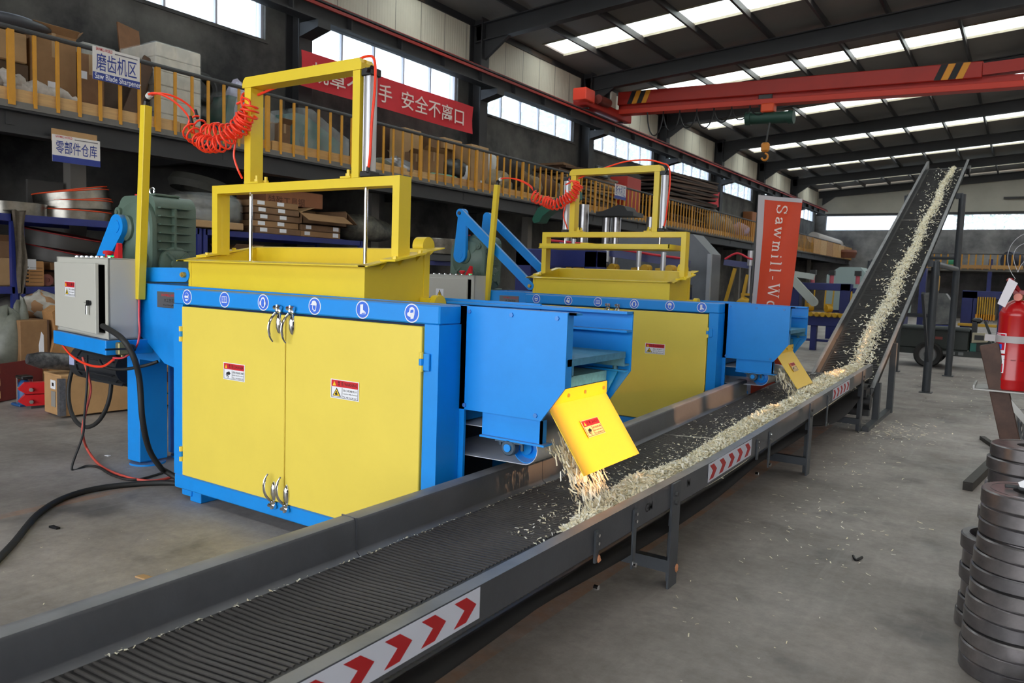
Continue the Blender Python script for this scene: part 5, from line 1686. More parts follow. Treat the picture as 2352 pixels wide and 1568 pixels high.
# ------------------------------------------------------------------ shavings
def shaving_material():
    m = bpy.data.materials.new('pale_wood_shaving')
    m.use_nodes = True
    nt = m.node_tree
    b = nt.nodes['Principled BSDF']
    g = nt.nodes.new('ShaderNodeNewGeometry')
    r = nt.nodes.new('ShaderNodeValToRGB')
    r.color_ramp.elements[0].color = rgb(240, 226, 190)
    r.color_ramp.elements[1].color = rgb(255, 252, 242)
    r.color_ramp.elements.new(0.5).color = rgb(250, 242, 216)
    nt.links.new(g.outputs['Random Per Island'], r.inputs['Fac'])
    nt.links.new(r.outputs['Color'], b.inputs['Base Color'])
    b.inputs['Roughness'].default_value = 0.75
    return m
SHAV = shaving_material()
def chip(mb, p, L, w, rn, up=Vector((0, 0, 1)), lie=0.5, d=None):
    """one curled shaving: three or four cross strips"""
    if d is None:
        d = Vector((rn.gauss(0, 1), rn.gauss(0, 1), 0))
        d = d - up * d.dot(up) + up * rn.gauss(0, lie) * d.length
    d.normalize()
    s = d.cross(up)
    if s.length < 1e-3:
        s = d.orthogonal()
    s.normalize()
    s = (s + up * rn.gauss(0, lie)).normalized()
    c = d.cross(s)
    k = 3
    curl = rn.uniform(-0.35, 0.5) * L
    vs = []
    for i in range(k):
        t = i / (k - 1) - 0.5
        q = p + d * (L * t) + c * (curl * (0.25 - t * t))
        vs += [q - s * (w / 2), q + s * (w / 2)]
    mb.add([tuple(v) for v in vs], [(2 * i, 2 * i + 1, 2 * i + 3, 2 * i + 2) for i in range(k - 1)])

rn = random.Random(11)
# heap along the near rail of the low conveyor
def heap_prof(y):
    """centre x, half width, height of the heap"""
    g = min(1, max(0, (y - 3.12) / 0.7))
    f = min(1, max(0, (y - 6.6) / 1.5))
    cx_ = -1.665 - 0.03 * sin(y * 2.3) - 0.02 * g
    hw = 0.08 + 0.105 * g + 0.04 * f
    h = (0.03 + 0.085 * g + 0.02 * f) * (1 + 0.12 * sin(y * 5.1) + 0.08 * sin(y * 11.7))
    return cx_, hw, h
mb = MB()
rows = []
y = 3.12
while y < 9.9:
    cx_, hw, h = heap_prof(y)
    rows.append([(min(cx_ + hw * (k / 4 - 1), NX - 0.022), y + 0.01 * sin(k * 3 + y * 40), max(0.001, 0) + beltz(cx_, y) + 0.002 + (h - 0.02) * max(0, 1 - abs(k / 4 - 1) ** 1.6)) for k in range(9)])
    y += 0.05
mb.grid(rows)
for i in range(15000):
    y = rn.uniform(3.1, 9.9)
    cx_, hw, h = heap_prof(y)
    a = max(-1.0, min(1.0, rn.gauss(0, 0.42)))
    x = cx_ + hw * a
    z = beltz(cx_, y) + 0.004 + h * max(0, 1 - abs(a) ** 1.6) * rn.uniform(0.85, 1.05)
    if x > NX - 0.03:
        continue
    nearer = 1.0 if y < 6 else 1.3
    chip(mb, Vector((x, y, z)), rn.uniform(0.014, 0.05) * nearer, rn.uniform(0.004, 0.012) * nearer, rn, lie=0.55)
for i in range(1700):
    y = rn.uniform(3.3, 9.9)
    cx_, hw, h = heap_prof(y)
    x = cx_ - hw - abs(rn.gauss(0, 0.16)) + 0.03
    if x < BX0 + 0.03:
        continue
    chip(mb, Vector((x, y, beltz(x, y) + 0.009)), rn.uniform(0.008, 0.03), rn.uniform(0.003, 0.008), rn, lie=0.2)
for i in range(260):
    y = rn.uniform(1.2, 4.4)
    chip(mb, Vector((FX + 0.108 + rn.uniform(-0.012, 0.02), y, railz(y) - 0.155)), rn.uniform(0.006, 0.02), rn.uniform(0.003, 0.007), rn, lie=0.2)
for i in range(200):
    y = rn.uniform(2.9, 3.5)
    x = rn.uniform(-1.95, -1.6)
    chip(mb, Vector((x, y, beltz(x, y) + 0.01)), rn.uniform(0.008, 0.025), rn.uniform(0.003, 0.008), rn, lie=0.4)
solo('wood_shavings', mb, SHAV, 'ridge of pale wood shavings riding on the low conveyor belt', 'shavings', kind='stuff', fix=False, smooth=180)
# strip on the raised belt
mb = MB()
for i in range(9500):
    s = LI * (rn.random() ** 1.15)
    t = s / LI
    cen = 0.055 + 0.05 * t + 0.02 * sin(s * 3)
    wid = 0.115 * (1 - 0.62 * t)
    a = cen + rn.gauss(0, wid * 0.52)
    stray = rn.random() < 0.13
    if stray:
        a = cen + rn.gauss(0.0, 0.16)
    if abs(a) > HW - 0.02:
        continue
    hh = 0 if stray else 0.055 * (1 - 0.6 * t) * max(0, 1 - abs((a - cen) / wid) ** 1.5) * rn.uniform(0.5, 1)
    chip(mb, ipt(s, a, 0.018 + hh), rn.uniform(0.018, 0.055), rn.uniform(0.006, 0.016), rn, up=nI, lie=0.5)
solo('wood_shavings', mb, SHAV, 'thinning strip of pale wood shavings on the raised conveyor belt', 'shavings', kind='stuff', fix=False, smooth=180)
# shavings dropping out of the two discharge mouths
def fall(x0, x1, y0, y1, zt, zb, n, lab, drift, sc=1.0):
    mb = MB()
    for i in range(n):
        t = rn.random()
        y = rn.uniform(y0, y1)
        v = 0.35 + 0.4 * rn.random()
        x = x0 + (x1 - x0) * (0.2 * rn.random() + 0.8 * t ** 0.8) + rn.gauss(0, 0.022)
        z = zt - (zt - zb) * t ** 1.3 + rn.gauss(0, 0.02)
        d = Vector(((x1 - x0) * 0.9, drift, -(zt - zb) * 1.5)) + Vector((rn.gauss(0, 0.12), rn.gauss(0, 0.1), rn.gauss(0, 0.1)))
        chip(mb, Vector((x, y, max(z, zb))), rn.uniform(0.02, 0.06) * sc, rn.uniform(0.004, 0.011) * sc, rn, d=d, lie=0.6)
    solo('falling_shavings', mb, SHAV, lab, 'shavings', kind='stuff', fix=False, smooth=180)
fall(-1.99, -1.70, 3.33, 3.62, 0.73, 0.43, 850, 'pale shavings dropping from the nearest machine behind its yellow deflector', 0.0)
fall(-1.99, -1.74, 7.56, 8.0, 0.74, 0.48, 420, 'pale shavings dropping from the second machine behind its yellow deflector', 0.0, 1.2)
# scattered on the floor
mb = MB()
for i in range(560):
    r = rn.random()
    if r < 0.35:
        x, y = rn.gauss(-1.2, 0.25), rn.gauss(9.5, 0.45)
    elif r < 0.6:
        x, y = rn.uniform(-1.5, -0.75), rn.uniform(4.6, 9)
    elif r < 0.8:
        x, y = rn.uniform(-1.6, 0.3), rn.uniform(11, 17)
    else:
        x, y = rn.uniform(-4.5, -2.6), rn.uniform(1.0, 2.8)
        if rn.random() < 0.6:
            x, y = rn.uniform(-1.4, -0.4), rn.uniform(2.5, 6)
    sc = 0.7 if y < 4.5 else (1.0 if y < 9 else 1.6)
    if y < 3:
        sc = 0.4
    chip(mb, Vector((x, y, 0.004 + 0.01 * rn.random() * (1 if abs(y - 9.5) < 0.5 else 0.2))), rn.uniform(0.012, 0.04) * sc, rn.uniform(0.004, 0.009) * sc, rn, lie=0.12)
solo('floor_shavings', mb, SHAV, 'stray pale wood shavings scattered over the concrete floor', 'shavings', kind='stuff', fix=False, smooth=180)


# ================================================================== storage gallery along the left wall
MX = -10.2
MZ = 3.47
mz = thing('trim_30', (MX, 25, 3.3), None, None, kind='structure')
GAL = mat('gallery_slab', rgb(122, 118, 112), 0.8, var=0.3, scale=2)
part('gallery_slab', MB().box(WX0, MX, -2.0, YEND, 3.39, MZ), GAL, mz)
ib = MB()
ibeam(ib, (MX - 0.12, -2, 3.24), (MX - 0.12, YEND, 3.24), 0.22, 0.30)
part('edge_beam', ib, BEAMDARK, mz)
y = -1.5
while y < 56:
    part('joist', MB().box(WX0, MX - 0.1, y - 0.05, y + 0.05, 3.2, 3.39), BEAMDARK, mz)
    y += 3.0
for yc in (5.86, 11.9, 17.9, 24.0, 30.0, 36.5, 43.5, 50.5):
    part('post', MB().box(-11.6, -11.4, yc - 0.11, yc + 0.11, 0, 3.2), mat('grey_gallery_post', rgb(118, 114, 108), 0.7), mz)

gr = thing('guard_rail', (MX, 25, MZ), 'grey pipe handrail with orange yellow uprights along the storage gallery', 'railing')
ORANGE = mat('orange_yellow_paint', rgb(214, 150, 40), 0.5, var=0.2, scale=4)
HR = 4.31
part('handrail', MB().tube([(MX, y_, HR) for y_ in (-2, 10, 22, 34, 46, 53)], 0.03, 10), DARKSTEEL, gr)
thin = meshdata('upright', MB().box(-0.012, 0.012, -0.02, 0.02, -0.05, HR - MZ - 0.02), ORANGE)
thick = meshdata('upright', MB().box(-0.02, 0.02, -0.038, 0.038, -0.05, HR - MZ - 0.02), ORANGE)
y = 3.15
k = 0
while y < 53 and k < 205:
    inst('upright', thick if k % 7 == 5 else thin, gr, (0.0, y - 25, 0))
    y += 0.265
    k += 1
TOE = [mat('toe_board_%s' % 'abc'[i], c, 0.65, var=0.25, scale=3, stretch=(8, 0.8, 8)) for i, c in enumerate((rgb(206, 158, 96), rgb(214, 172, 116), rgb(188, 140, 86)))]
y = 2.4
k = 0
while y < 52:
    L = (1.9, 2.4, 1.6, 2.2)[k % 4]
    part('toe_board', MB().box(MX - 0.05, MX - 0.025, y, y + L - 0.015, MZ, MZ + 0.135 + 0.015 * (k % 2), 0.003), TOE[k % 3], gr)
    y += L
    k += 1

def sign(name, x, y0, y1, z0, z1, label, title, sub, blue_h, tsize, swidth, cat='sign', header=True):
    s = thing(name, (x, (y0 + y1) / 2, z0), label, cat)
    part('board', MB().box(x - 0.006, x, y0, y1, z0, z1, 0.001), mat('sign_board', rgb(222, 216, 212), 0.4), s)
    h = z1 - z0
    part('blue_band', MB().box(x, x + 0.002, y0, y1, z0, z0 + blue_h * h), SIGNBLUE, s)
    words('title', title, tsize, SIGNBLUE, s, (x + 0.002, (y0 + y1) / 2, z0 + h * (blue_h + (0.76 - blue_h) * 0.5 + 0.02)), Y3, Z3, width=(y1 - y0) * 0.86)
    if sub:
        words('subtitle', sub, tsize * 0.42, WHITE, s, (x + 0.003, (y0 + y1) / 2 + 0.02, z0 + h * blue_h * 0.5), Y3, Z3, width=swidth)
    if header:
        words('header', 'SAWMILL-WORLD', tsize * 0.24, RED, s, (x + 0.002, y0 + (y1 - y0) * 0.24, z0 + h * 0.93), Y3, Z3, width=(y1 - y0) * 0.34)
        part('header_line', MB().box(x, x + 0.002, y0 + (y1 - y0) * 0.46, y1 - (y1 - y0) * 0.05, z0 + h * 0.885, z0 + h * 0.92), mat('faint_print', rgb(120, 116, 120), 0.6), s)
    return s

# helper: cardboard boxes; front face looks to +x
def carton(x, y0, y1, z0, z1, d, m, label, group=None, rz=0.0, flaps=0, patch=None, tape=True, name='cardboard_box', cat='box', roll=0.0):
    w, h = y1 - y0, z1 - z0
    t = thing(name, (x - d / 2, (y0 + y1) / 2, z0), label, cat, group, rz=rz)
    if roll:
        t.rotation_euler = (roll, 0, rz)
    b = MB().box(-d / 2, d / 2, -w / 2, w / 2, 0, h, min(0.012, h * 0.1))
    part('body', b, m, t, local=True)
    if tape:
        part('tape', MB().box(-d / 2 - 0.002, d / 2 + 0.002, -0.025, 0.025, h * 0.7, h + 0.002), mat('box_tape', rgb(172, 140, 100), 0.3), t, local=True)
    if patch:
        for (a, b_, pw, ph) in patch:
            part('paper_label', MB().box(d / 2, d / 2 + 0.002, -w / 2 + a * w, -w / 2 + a * w + pw, b_ * h, b_ * h + ph), WHITE, t, local=True)
    for k in range(flaps):
        sg = -1 if k % 2 else 1
        if k < 2:
            q = MB().obox((sg * (d / 2 + 0.04), 0, h + 0.03), (Vector((cos(0.7), 0, sg * sin(0.7))), Y3, Vector((-sg * sin(0.7), 0, cos(0.7)))), (0.06, w / 2, 0.003))
        else:
            q = MB().obox((0, sg * (w / 2 + 0.04), h + 0.04), (X3, Vector((0, cos(0.9), sg * sin(0.9))), Vector((0, -sg * sin(0.9), cos(0.9)))), (d / 2, 0.08, 0.003))
        part('flap', q, m, t, local=True)
    return t

def bundle(name, x, y, z, r, seed, m, label, cat, amp=0.18, group=None, flat=None, wrap=None):
    t = thing(name, (x, y, z), label, cat, group)
    part('body', MB().blob((x, y, z + r[2]), r, seed, amp, 18, 11, -r[2] * 0.8), m, t, smooth=70)
    if wrap:
        part('wrapping', MB().blob((x, y, z + r[2]), (r[0] * 1.06, r[1] * 1.05, r[2] * 1.07), seed + 3, amp * 1.2, 18, 11, -r[2] * 0.8), wrap, t, smooth=60)
    return t

FILM = film('clear_wrapping_film', rgb(218, 222, 222), 0.15, 0.2)
FILMW = film('milky_wrapping_film', rgb(200, 200, 192), 0.55, 0.25)
SACK = mat('white_woven_sack', rgb(214, 206, 198), 0.7, var=0.35, scale=8, bump=0.3, bscale=30)
GREENM = mat('green_machine_part', rgb(62, 112, 104), 0.45, var=0.4, scale=5)
TARP = mat('dark_camouflage_tarp', rgb(116, 112, 98), 0.6, col2=rgb(44, 44, 40), scale=5, bump=0.4, bscale=14)
GREYCARD = mat('grey_waste_paper', rgb(126, 116, 106), 0.85, var=0.4, scale=4)

# signs hung on and below the gallery
sign('gallery_sign', MX + 0.045, 5.417,6.048,3.925,4.342, 'white sign on the handrail reading saw blade sharpener with blue foot', '磨齿机区', 'Saw Blade Sharpener', 0.23, 0.24, 0.62)
s2 = sign('hanging_sign', MX + 0.03, 4.914,5.509,2.819,3.151, 'white sign with blue foot hung below the gallery over the blade coils', '零部件仓库', None, 0.24, 0.17, 0.5)
part('backing_board', MB().box(MX + 0.0, MX + 0.022, 4.920, 5.475, 3.071, 3.222), PLY, s2)
sign('area_sign', MX + 0.045, 20.425,21.174,3.931,4.354, 'small white sign on the handrail beyond the second machine frame', '断木机区', None, 0.22, 0.30, 0.5)

# ---- things stored on the gallery, from the machine end onwards
bundle('dust_cover', -10.75, 4.756, 4.401, (0.3, 0.42, 0.10), 3, mat('dark_plastic_cover', rgb(70, 72, 78), 0.5), 'dark plastic cover lying on top of the leftmost gallery cartons', 'cover', 0.06)
carton(-10.55, 3.7, 4.818, 4.008, 4.362, 0.6, CARD3, 'plain light brown carton at the left end of the gallery shelf', tape=False)
carton(-10.6, 3.5, 4.855, MZ, 4.009, 0.7, mat('dark_brown_card', rgb(92, 72, 54), 0.9), 'dark brown carton beneath the light carton at the gallery left end', tape=False)  # lower carton in plain dark brown
carton(-10.62, 4.883,5.456,MZ,4.494, 0.8, CARD, 'large open brown carton with raised flaps behind the striped sacks', flaps=3, patch=[(0.36, 0.28, 0.10, 0.12)])
carton(-10.66, 5.473,5.845,MZ,4.345, 0.6, mat('red_brown_card', rgb(146, 108, 78), 0.85, var=0.2), 'medium carton with a white label left of the saw blade sharpener sign', patch=[(0.1, 0.62, 0.1, 0.1)])
carton(-10.9, 5.901,6.384,MZ,4.352, 0.5, mat('grey_brown_card', rgb(118, 98, 86), 0.85, var=0.2), 'grey brown carton behind the saw blade sharpener sign', tape=False)
for k, (px, L, tw, lab) in enumerate(((20, 0.46, 0.09, 'dirty white woven sack roll at the gallery left end'), (95, 0.85, 0.10, 'long twisted white woven sack with a red print on the gallery'))):
    yy = (4.527, 4.908)[k]
    rs = [tw * (0.5 + 0.6 * sin(pi * min(1, max(0, i / 14))) + 0.12 * sin(i * 2.3)) for i in range(15)]
    solo('woven_sack', MB().tube([(-10.42 + 0.03 * sin(i), yy - L / 2 + L * i / 14, MZ + 0.27 + 0.03 * sin(i * 1.3) - (0.07 if k else 0)) for i in range(15)], rs, 10), SACK, lab, 'sack', smooth=80)
# tall stack of wrapped white board
t = thing('wrapped_pallet', (-11.0, 6.893, MZ), 'tall white film wrapped stack of boards standing on the gallery', 'pallet')
y0_, y1_ = 6.546, 7.275
ztop = 4.748
BOARDW = mat('offwhite_board', rgb(222, 214, 198), 0.75, var=0.08, scale=3)
n = 6
for k in range(n):
    za, zb = MZ + 0.1 + (ztop - MZ - 0.1) * k / n, MZ + 0.1 + (ztop - MZ - 0.1) * (k + 1) / n
    part('board_pack', MB().box(-11.5, -10.6 + 0.004 * (k % 2), y0_ + 0.004 * (k % 3), y1_ - 0.005 * (k % 2), za + 0.004, zb, 0.01), BOARDW, t)
part('pallet_base', MB().box(-11.5, -10.6, y0_, y1_, MZ, MZ + 0.1, 0.005), WOOD, t)
part('wrapping_film', MB().box(-11.52, -10.585, y0_ - 0.012, y1_ + 0.012, MZ + 0.1, ztop + 0.012, 0.02), FILM, t)
t = thing('wrapped_pallet', (-11.6, y0_ - 0.25, MZ), 'milky film wrapped board stack behind the white one, beside the leaning planks', 'pallet')
part('board_pack', MB().box(-12.2, -11.6, y0_ - 0.5, y0_ - 0.02, MZ, ztop - 0.02, 0.01), mat('bluegrey_board', rgb(150, 152, 156), 0.7), t)
part('wrapping_film', MB().box(-12.21, -11.58, y0_ - 0.515, y0_ - 0.01, MZ, ztop, 0.02), FILMW, t)
solo('leaning_plank', MB().bar((-11.5, 6.826, MZ), (-12.3, 7.129, 5.35), 0.36, 0.03, (1, 0, 0)), mat('orange_brown_board', rgb(136, 94, 62), 0.7, var=0.2), 'wide brown board leaning on the wall behind the wrapped stacks', 'plank')
solo('leaning_plank', MB().bar((-10.42, 5.985, MZ), (-10.75, 6.547, 4.516), 0.05, 0.17, (0, 1, 0.3)), DARKWOOD, 'dark plank tilted against the white wrapped stack', 'plank')
solo('leaning_plank', MB().bar((-10.6, 6.175, MZ), (-10.85, 6.574, 4.449 - 0.1), 0.05, 0.13, (0, 1, 0.3)), mat('mid_brown_board', rgb(122, 90, 62), 0.7, var=0.2), 'mid brown plank behind the dark tilted plank', 'plank')
for k, (px, zt) in enumerate(((468, 195), (474, 240))):
    pass
solo('tyre', MB().lathe([(0.14, -0.06), (0.2, -0.075), (0.25, -0.05), (0.26, 0), (0.25, 0.05), (0.2, 0.075), (0.14, 0.06), (0.14, -0.06)], (-11.2, 7.725, 4.392), (1, 0.1, 0), 24, caps=False), RUBBER, 'black tyre leaning against the right side of the white wrapped stack', 'tyre')
solo('tyre', MB().lathe([(0.14, -0.06), (0.2, -0.075), (0.25, -0.05), (0.26, 0), (0.25, 0.05), (0.2, 0.075), (0.14, 0.06), (0.14, -0.06)], (-11.25, 7.713, MZ + 0.26), (1, 0.25, 0), 24, caps=False), RUBBER, 'black tyre standing on the gallery floor under the other tyre', 'tyre')
# green machines in film
def wrapped_machine(u0, u1, v0, v1, seed, label):
    X = -10.7
    pass
for (yc, w, zt, seed, lab) in ((8.325, 1.0, 4.384, 5, 'green machine part wrapped in clear film behind the near press frame'),
                               (9.721, 1.15, 4.360, 9, 'green machine part wrapped in clear film right of the first wrapped one')):
    t = thing('wrapped_machine', (-10.9, yc, MZ), lab, 'machine part')
    h = zt - MZ
    part('casting', MB().prism([(-w / 2, 0), (w / 2, 0), (w / 2, h * 0.5), (w * 0.1, h * 0.72), (-w * 0.25, h * 0.9), (-w * 0.45, h * 0.9), (-w / 2, h * 0.5)], (-10.75, yc, MZ), Y3, Z3, -0.5, 0.0), GREENM, t)
    part('flange', MB().cyl((-10.74, yc - w * 0.2, MZ + h * 0.4), (-10.64, yc - w * 0.2, MZ + h * 0.4), h * 0.22, 20), GREENM, t)
    part('wrapping_film', MB().prism([(-w / 2 - 0.05, 0), (w / 2 + 0.06, 0.0), (w / 2 + 0.05, h * 0.58), (w * 0.1, h * 0.80), (-w * 0.22, h * 1.0), (-w * 0.5, h * 0.97), (-w / 2 - 0.06, h * 0.45)], (-10.6, yc, MZ), Y3, Z3, -0.7, 0.0), FILM, t)
bundle('film_bundle', -10.9, 8.147, MZ, (0.25, 0.2, 0.55), 8, mat('lilac_film_ball', rgb(176, 170, 190), 0.3), 'crumpled clear and pink film standing behind the coiled hose', 'film', 0.1)
carton(-10.5, 8.655,8.909,MZ,3.987, 0.3, CARD2, 'small open carton between the two wrapped green machines', flaps=2)
carton(-11.3, 11.936,12.724,MZ,4.609, 0.3, mat('dark_brown_panel', rgb(78, 54, 40), 0.8), 'tall dark brown panel box against the wall under the red banner', tape=False)
carton(-10.7, 11.957,12.493,MZ,4.503, 0.4, CARD3, 'upright light carton beside the dark panel box on the gallery')
bundle('film_bundle', -10.5, 11.541, MZ, (0.25, 0.4, 0.17), 12, mat('silver_film', rgb(150, 150, 152), 0.25, 0.3, bump=0.5, bscale=12), 'crumpled silvery plastic bag by the upright light carton', 'film', 0.25)
bundle('tarp_heap', -10.5, 11.053, MZ, (0.2, 0.3, 0.14), 14, mat('green_grey_canvas', rgb(96, 98, 86), 0.8), 'low green grey canvas heap left of the silvery bag', 'tarp', 0.15)
carton(-10.6, 11.989,12.487,MZ,4.018, 0.5, CARD2, 'low carton in front of the upright light carton', flaps=2)
carton(-10.5, 12.329,13.006,MZ,4.111, 0.6, CARD, 'large pale topped carton midway between the two machines on the gallery', flaps=2)
carton(-11.0, 13.090,13.920,MZ,4.548, 0.5, CARD2, 'carton stacked behind at the back of the gallery below the banner end', tape=False)
carton(-10.9, 13.486,14.141,4.337,4.573, 0.4, CARD3, 'light carton lying on top of the dark bin', tape=False)
bundle('dark_bin', -10.6, 13.505, MZ, (0.3, 0.4, 0.30), 21, BLACK, 'dark bin bag bulging behind the rail near the tall printed carton', 'bag', 0.1)
bundle('film_bundle', -10.45, 13.580, MZ, (0.15, 0.2, 0.22), 23, mat('white_film', rgb(196, 196, 200), 0.3), 'white film scrap beside the tall printed carton', 'film', 0.3)
solo('green_sheet', MB().blob((-10.45, 13.027, MZ + 0.15), (0.1, 0.55, 0.06), 5, 0.3), mat('turquoise_sheet', rgb(110, 170, 146), 0.6), 'crumpled turquoise sheet lying on the toe board', 'sheet')
carton(-10.45, 13.890,14.549,MZ,4.463, 0.6, CARD3, 'tall printed carton with red marks standing at the rail', patch=[(0.55, 0.12, 0.1, 0.12)])
bundle('woven_sack', -10.7, 14.998, MZ + 0.4, (0.12, 0.15, 0.28), 30, mat('white_cloth', rgb(206, 204, 202), 0.7), 'white cloth draped behind the tall printed carton', 'cloth', 0.2)
bundle('woven_sack', -10.5, 14.957, MZ, (0.3, 0.5, 0.27), 31, mat('beige_sack', rgb(156, 142, 120), 0.8, var=0.3), 'beige sack slumped to the right of the tall printed carton', 'sack', 0.2)
for k, (px, py, col) in enumerate(((1165, 385, (52, 40, 38)), (1190, 410, (70, 58, 46)), (1215, 420, (120, 104, 84)), (1240, 420, (88, 62, 44)), (1262, 425, (134, 116, 94)))):
    pass
SCRAPS = ['dark bundle of rubber pieces behind the rail left of the raised crank', 'heap of brown sacking next to the rubber pieces', 'pale crumpled bag wedged among the brown heap', 'brown carton scrap among the gallery heap', 'grey stone coloured bag at the right end of the heap']
for k, (yy, zz, r, col) in enumerate(((15.589, 0.1, (0.35, 0.55, 0.42), (48, 40, 38)), (16.318, 0.0, (0.3, 0.55, 0.33), (112, 92, 70)), (16.768, 0.05, (0.25, 0.4, 0.3), (150, 136, 116)), (17.357, 0.0, (0.3, 0.5, 0.36), (104, 72, 48)), (18.142, 0.0, (0.3, 0.7, 0.3), (120, 108, 92)))):
    bundle('scrap_heap', -10.7, yy, MZ + zz, r, 50 + k, mat('scrap_%s' % 'abcde'[k], rgb(*col), 0.85, var=0.4, scale=5), SCRAPS[k], 'scrap', 0.22)
# piles of flattened cardboard inside the second press frame
rn2 = random.Random(5)
def card_pile(x, y0, y1, z0, z1, d, n, label, cols, tiltmax=0.06):
    t = thing('cardboard_pile', (x - d / 2, (y0 + y1) / 2, z0), label, 'cardboard')
    for k in range(n):
        za = z0 + (z1 - z0) * k / n
        m = cols[k % len(cols)]
        dy = rn2.uniform(-0.12, 0.12)
        a = rn2.uniform(-tiltmax, tiltmax)
        c = Vector((x - d / 2 + rn2.uniform(-0.05, 0.05), (y0 + y1) / 2 + dy, za + (z1 - z0) / n * 0.5))
        part('sheet', MB().obox(c, (X3, Vector((0, cos(a), sin(a))), Vector((0, -sin(a), cos(a)))), (d / 2, (y1 - y0) / 2 * rn2.uniform(0.85, 1.05), (z1 - z0) / n * 0.38)), m, t)
    return t
card_pile(-10.6, 19.477, 21.541, MZ, 4.578, 1.0, 14, 'leaning pile of flattened cardboard seen through the second press frame', [CARD2, GREYCARD, CARD3])
card_pile(-11.4, 19.459, 23.117, 4.0, 4.95, 0.9, 11, 'high pile of flat brown board rising behind the second press frame', [CARD2, DARKWOOD, GREYCARD])
card_pile(-11.4, 23.342, 24.342, MZ, 4.2, 0.8, 8, 'low grey paper pile right of the flattened cardboard', [GREYCARD, CARD3])
t = thing('display_screen', (-10.6, 20.494, 4.541), 'small dark framed screen on the cardboard pile under the second press frame', 'screen')
q0, q1, q2, q3 = 20.023,20.761,4.526,4.846
part('casing', MB().box(-10.62, -10.55, q0, q1, q2, q3, 0.02), BLACK, t)
part('screen_face', MB().box(-10.55, -10.545, q0 + 0.06, q1 - 0.06, q2 + 0.06, q3 - 0.05), mat('pale_screen', rgb(150, 160, 160), 0.2), t)
carton(-10.7, 22.368,23.404,MZ,4.829, 0.6, mat('red_cabinet_paint', rgb(168, 42, 30), 0.5), 'narrow red cabinet behind the small area sign on the gallery', tape=False, name='red_cabinet', cat='cabinet')
card_pile(-10.6, 25.340, 30.517, MZ + 0.75, MZ + 2.0, 1.2, 16, 'big dark stack of brown board sheets beside the second banner', [DARKWOOD, mat('black_brown_sheet', rgb(58, 46, 40), 0.8)])
card_pile(-10.7, 25.950, 30.466, MZ, MZ + 0.5, 1.0, 5, 'pallet timbers carrying the dark board stack', [DARKWOOD])
for k, (px, py, r, col, lab) in enumerate(((1632, 505, (0.4, 0.8, 0.5), (150, 140, 130), 'pale sack pile behind the rail left of the orange flag'), (1660, 518, (0.4, 0.8, 0.42), (170, 150, 130), 'cream sacks heaped nearer the orange flag'))):
    bundle('woven_sack', -10.8, 30.371 if k == 0 else 31.987, MZ, r, 70 + k, mat('sack_%s' % 'ab'[k], rgb(*col), 0.8, var=0.4, scale=4), lab, 'sack', 0.2)
bundle('woven_sack', -10.5, 33.334, MZ, (0.3, 0.9, 0.35), 74, mat('pink_lilac_sack', rgb(176, 150, 166), 0.8, var=0.2), 'pinkish lilac sack behind the rail just left of the orange flag', 'sack', 0.15)
carton(-12.0, 39.891,41.412,MZ,5.277, 0.5, mat('orange_box', rgb(164, 104, 62), 0.7), 'orange brown box high by the wall left of the orange flag', tape=False)
# beyond the flag
t = thing('fabric_roll', (-11.2, 53.167, 4.3), 'long off white fabric roll lying on the far gallery', 'roll')
part('roll_body', MB().cyl((-11.2, 49.811, 4.556), (-11.0, 56.282, 4.439), 0.34, 16), mat('off_white_cloth', rgb(186, 178, 172), 0.8), t)
solo('fabric_roll', MB().cyl((-10.55, 47.850, 4.156), (-10.55, 55.428, 3.989), 0.2, 16), mat('grey_cloth', rgb(150, 144, 142), 0.8), 'lower greyish fabric roll under the off white one', 'roll')
bundle('woven_sack', -10.8, 56.668, 3.639, (0.35, 0.7, 0.4), 80, mat('white_sack_far', rgb(176, 170, 168), 0.8), 'round white sack at the end of the fabric rolls', 'sack', 0.1)
bd = thing('board_screen', (MX + 0.06, 45, MZ), 'row of light orange boards fixed to the far end of the gallery rail', 'board')
yy = 45.371
k = 0
yend = 60.348
while yy < yend:
    part('board', MB().box(MX + 0.03, MX + 0.06, yy, min(yy + 1.7, yend) - 0.05, MZ - 0.05, HR - 0.08, 0.004), TOE[k % 3], bd)
    yy += 1.7
    k += 1

# ---- red banners over the windows
def banner(y0, y1, z0, z1, x, label, text, sag=0.0, sagtop=0.0):
    b = thing('red_banner', (x, (y0 + y1) / 2, z0), label, 'banner')
    n = 24
    rows = []
    RB = MATS.get('red_banner_cloth') or mat('red_banner_cloth', rgb(214, 34, 48), 0.6, var=0.12, scale=1.2)
    top, bot = [], []
    mb = MB()
    rows = []
    for j in range(5):
        row = []
        for i in range(n + 1):
            t = i / n
            zt = z1 - sagtop * sin(pi * t)
            zb = z0 - sag * sin(pi * t)
            row.append((x + 0.02 * sin(t * 9 + j), y0 + (y1 - y0) * t, zt + (zb - zt) * j / 4))
        rows.append(row)
    mb.grid(rows)
    mb.grid([[(p[0] - 0.006, p[1], p[2]) for p in r] for r in rows])
    part('cloth', mb, RB, b, smooth=80, fix=False)
    for i, (tx, yy, w) in enumerate(text):
        words('slogan', tx, (z1 - z0) * 0.62, mat('banner_white', rgb(236, 214, 208), 0.6), b, (x + 0.035, yy, (z0 + z1) / 2 - 0.05), Y3, Z3, width=w)
    return b
BNX = -11.75
by0, by1 = 10.204, 15.636
banner(by0, by1, 5.076 - 0.02, 5.692 + 0.02, BNX, 'long red banner with pale slogan characters hung under the second window',
       [('规章不离手', 11.739 - 0.18, 12.770 - 10.530), ('安全不离口', 14.103, 15.347 - 13.102)])
banner(28.089, 33.992, 4.95, 5.6, BNX, 'sagging red banner behind the dark board stack', [], 0.25, 0.45)


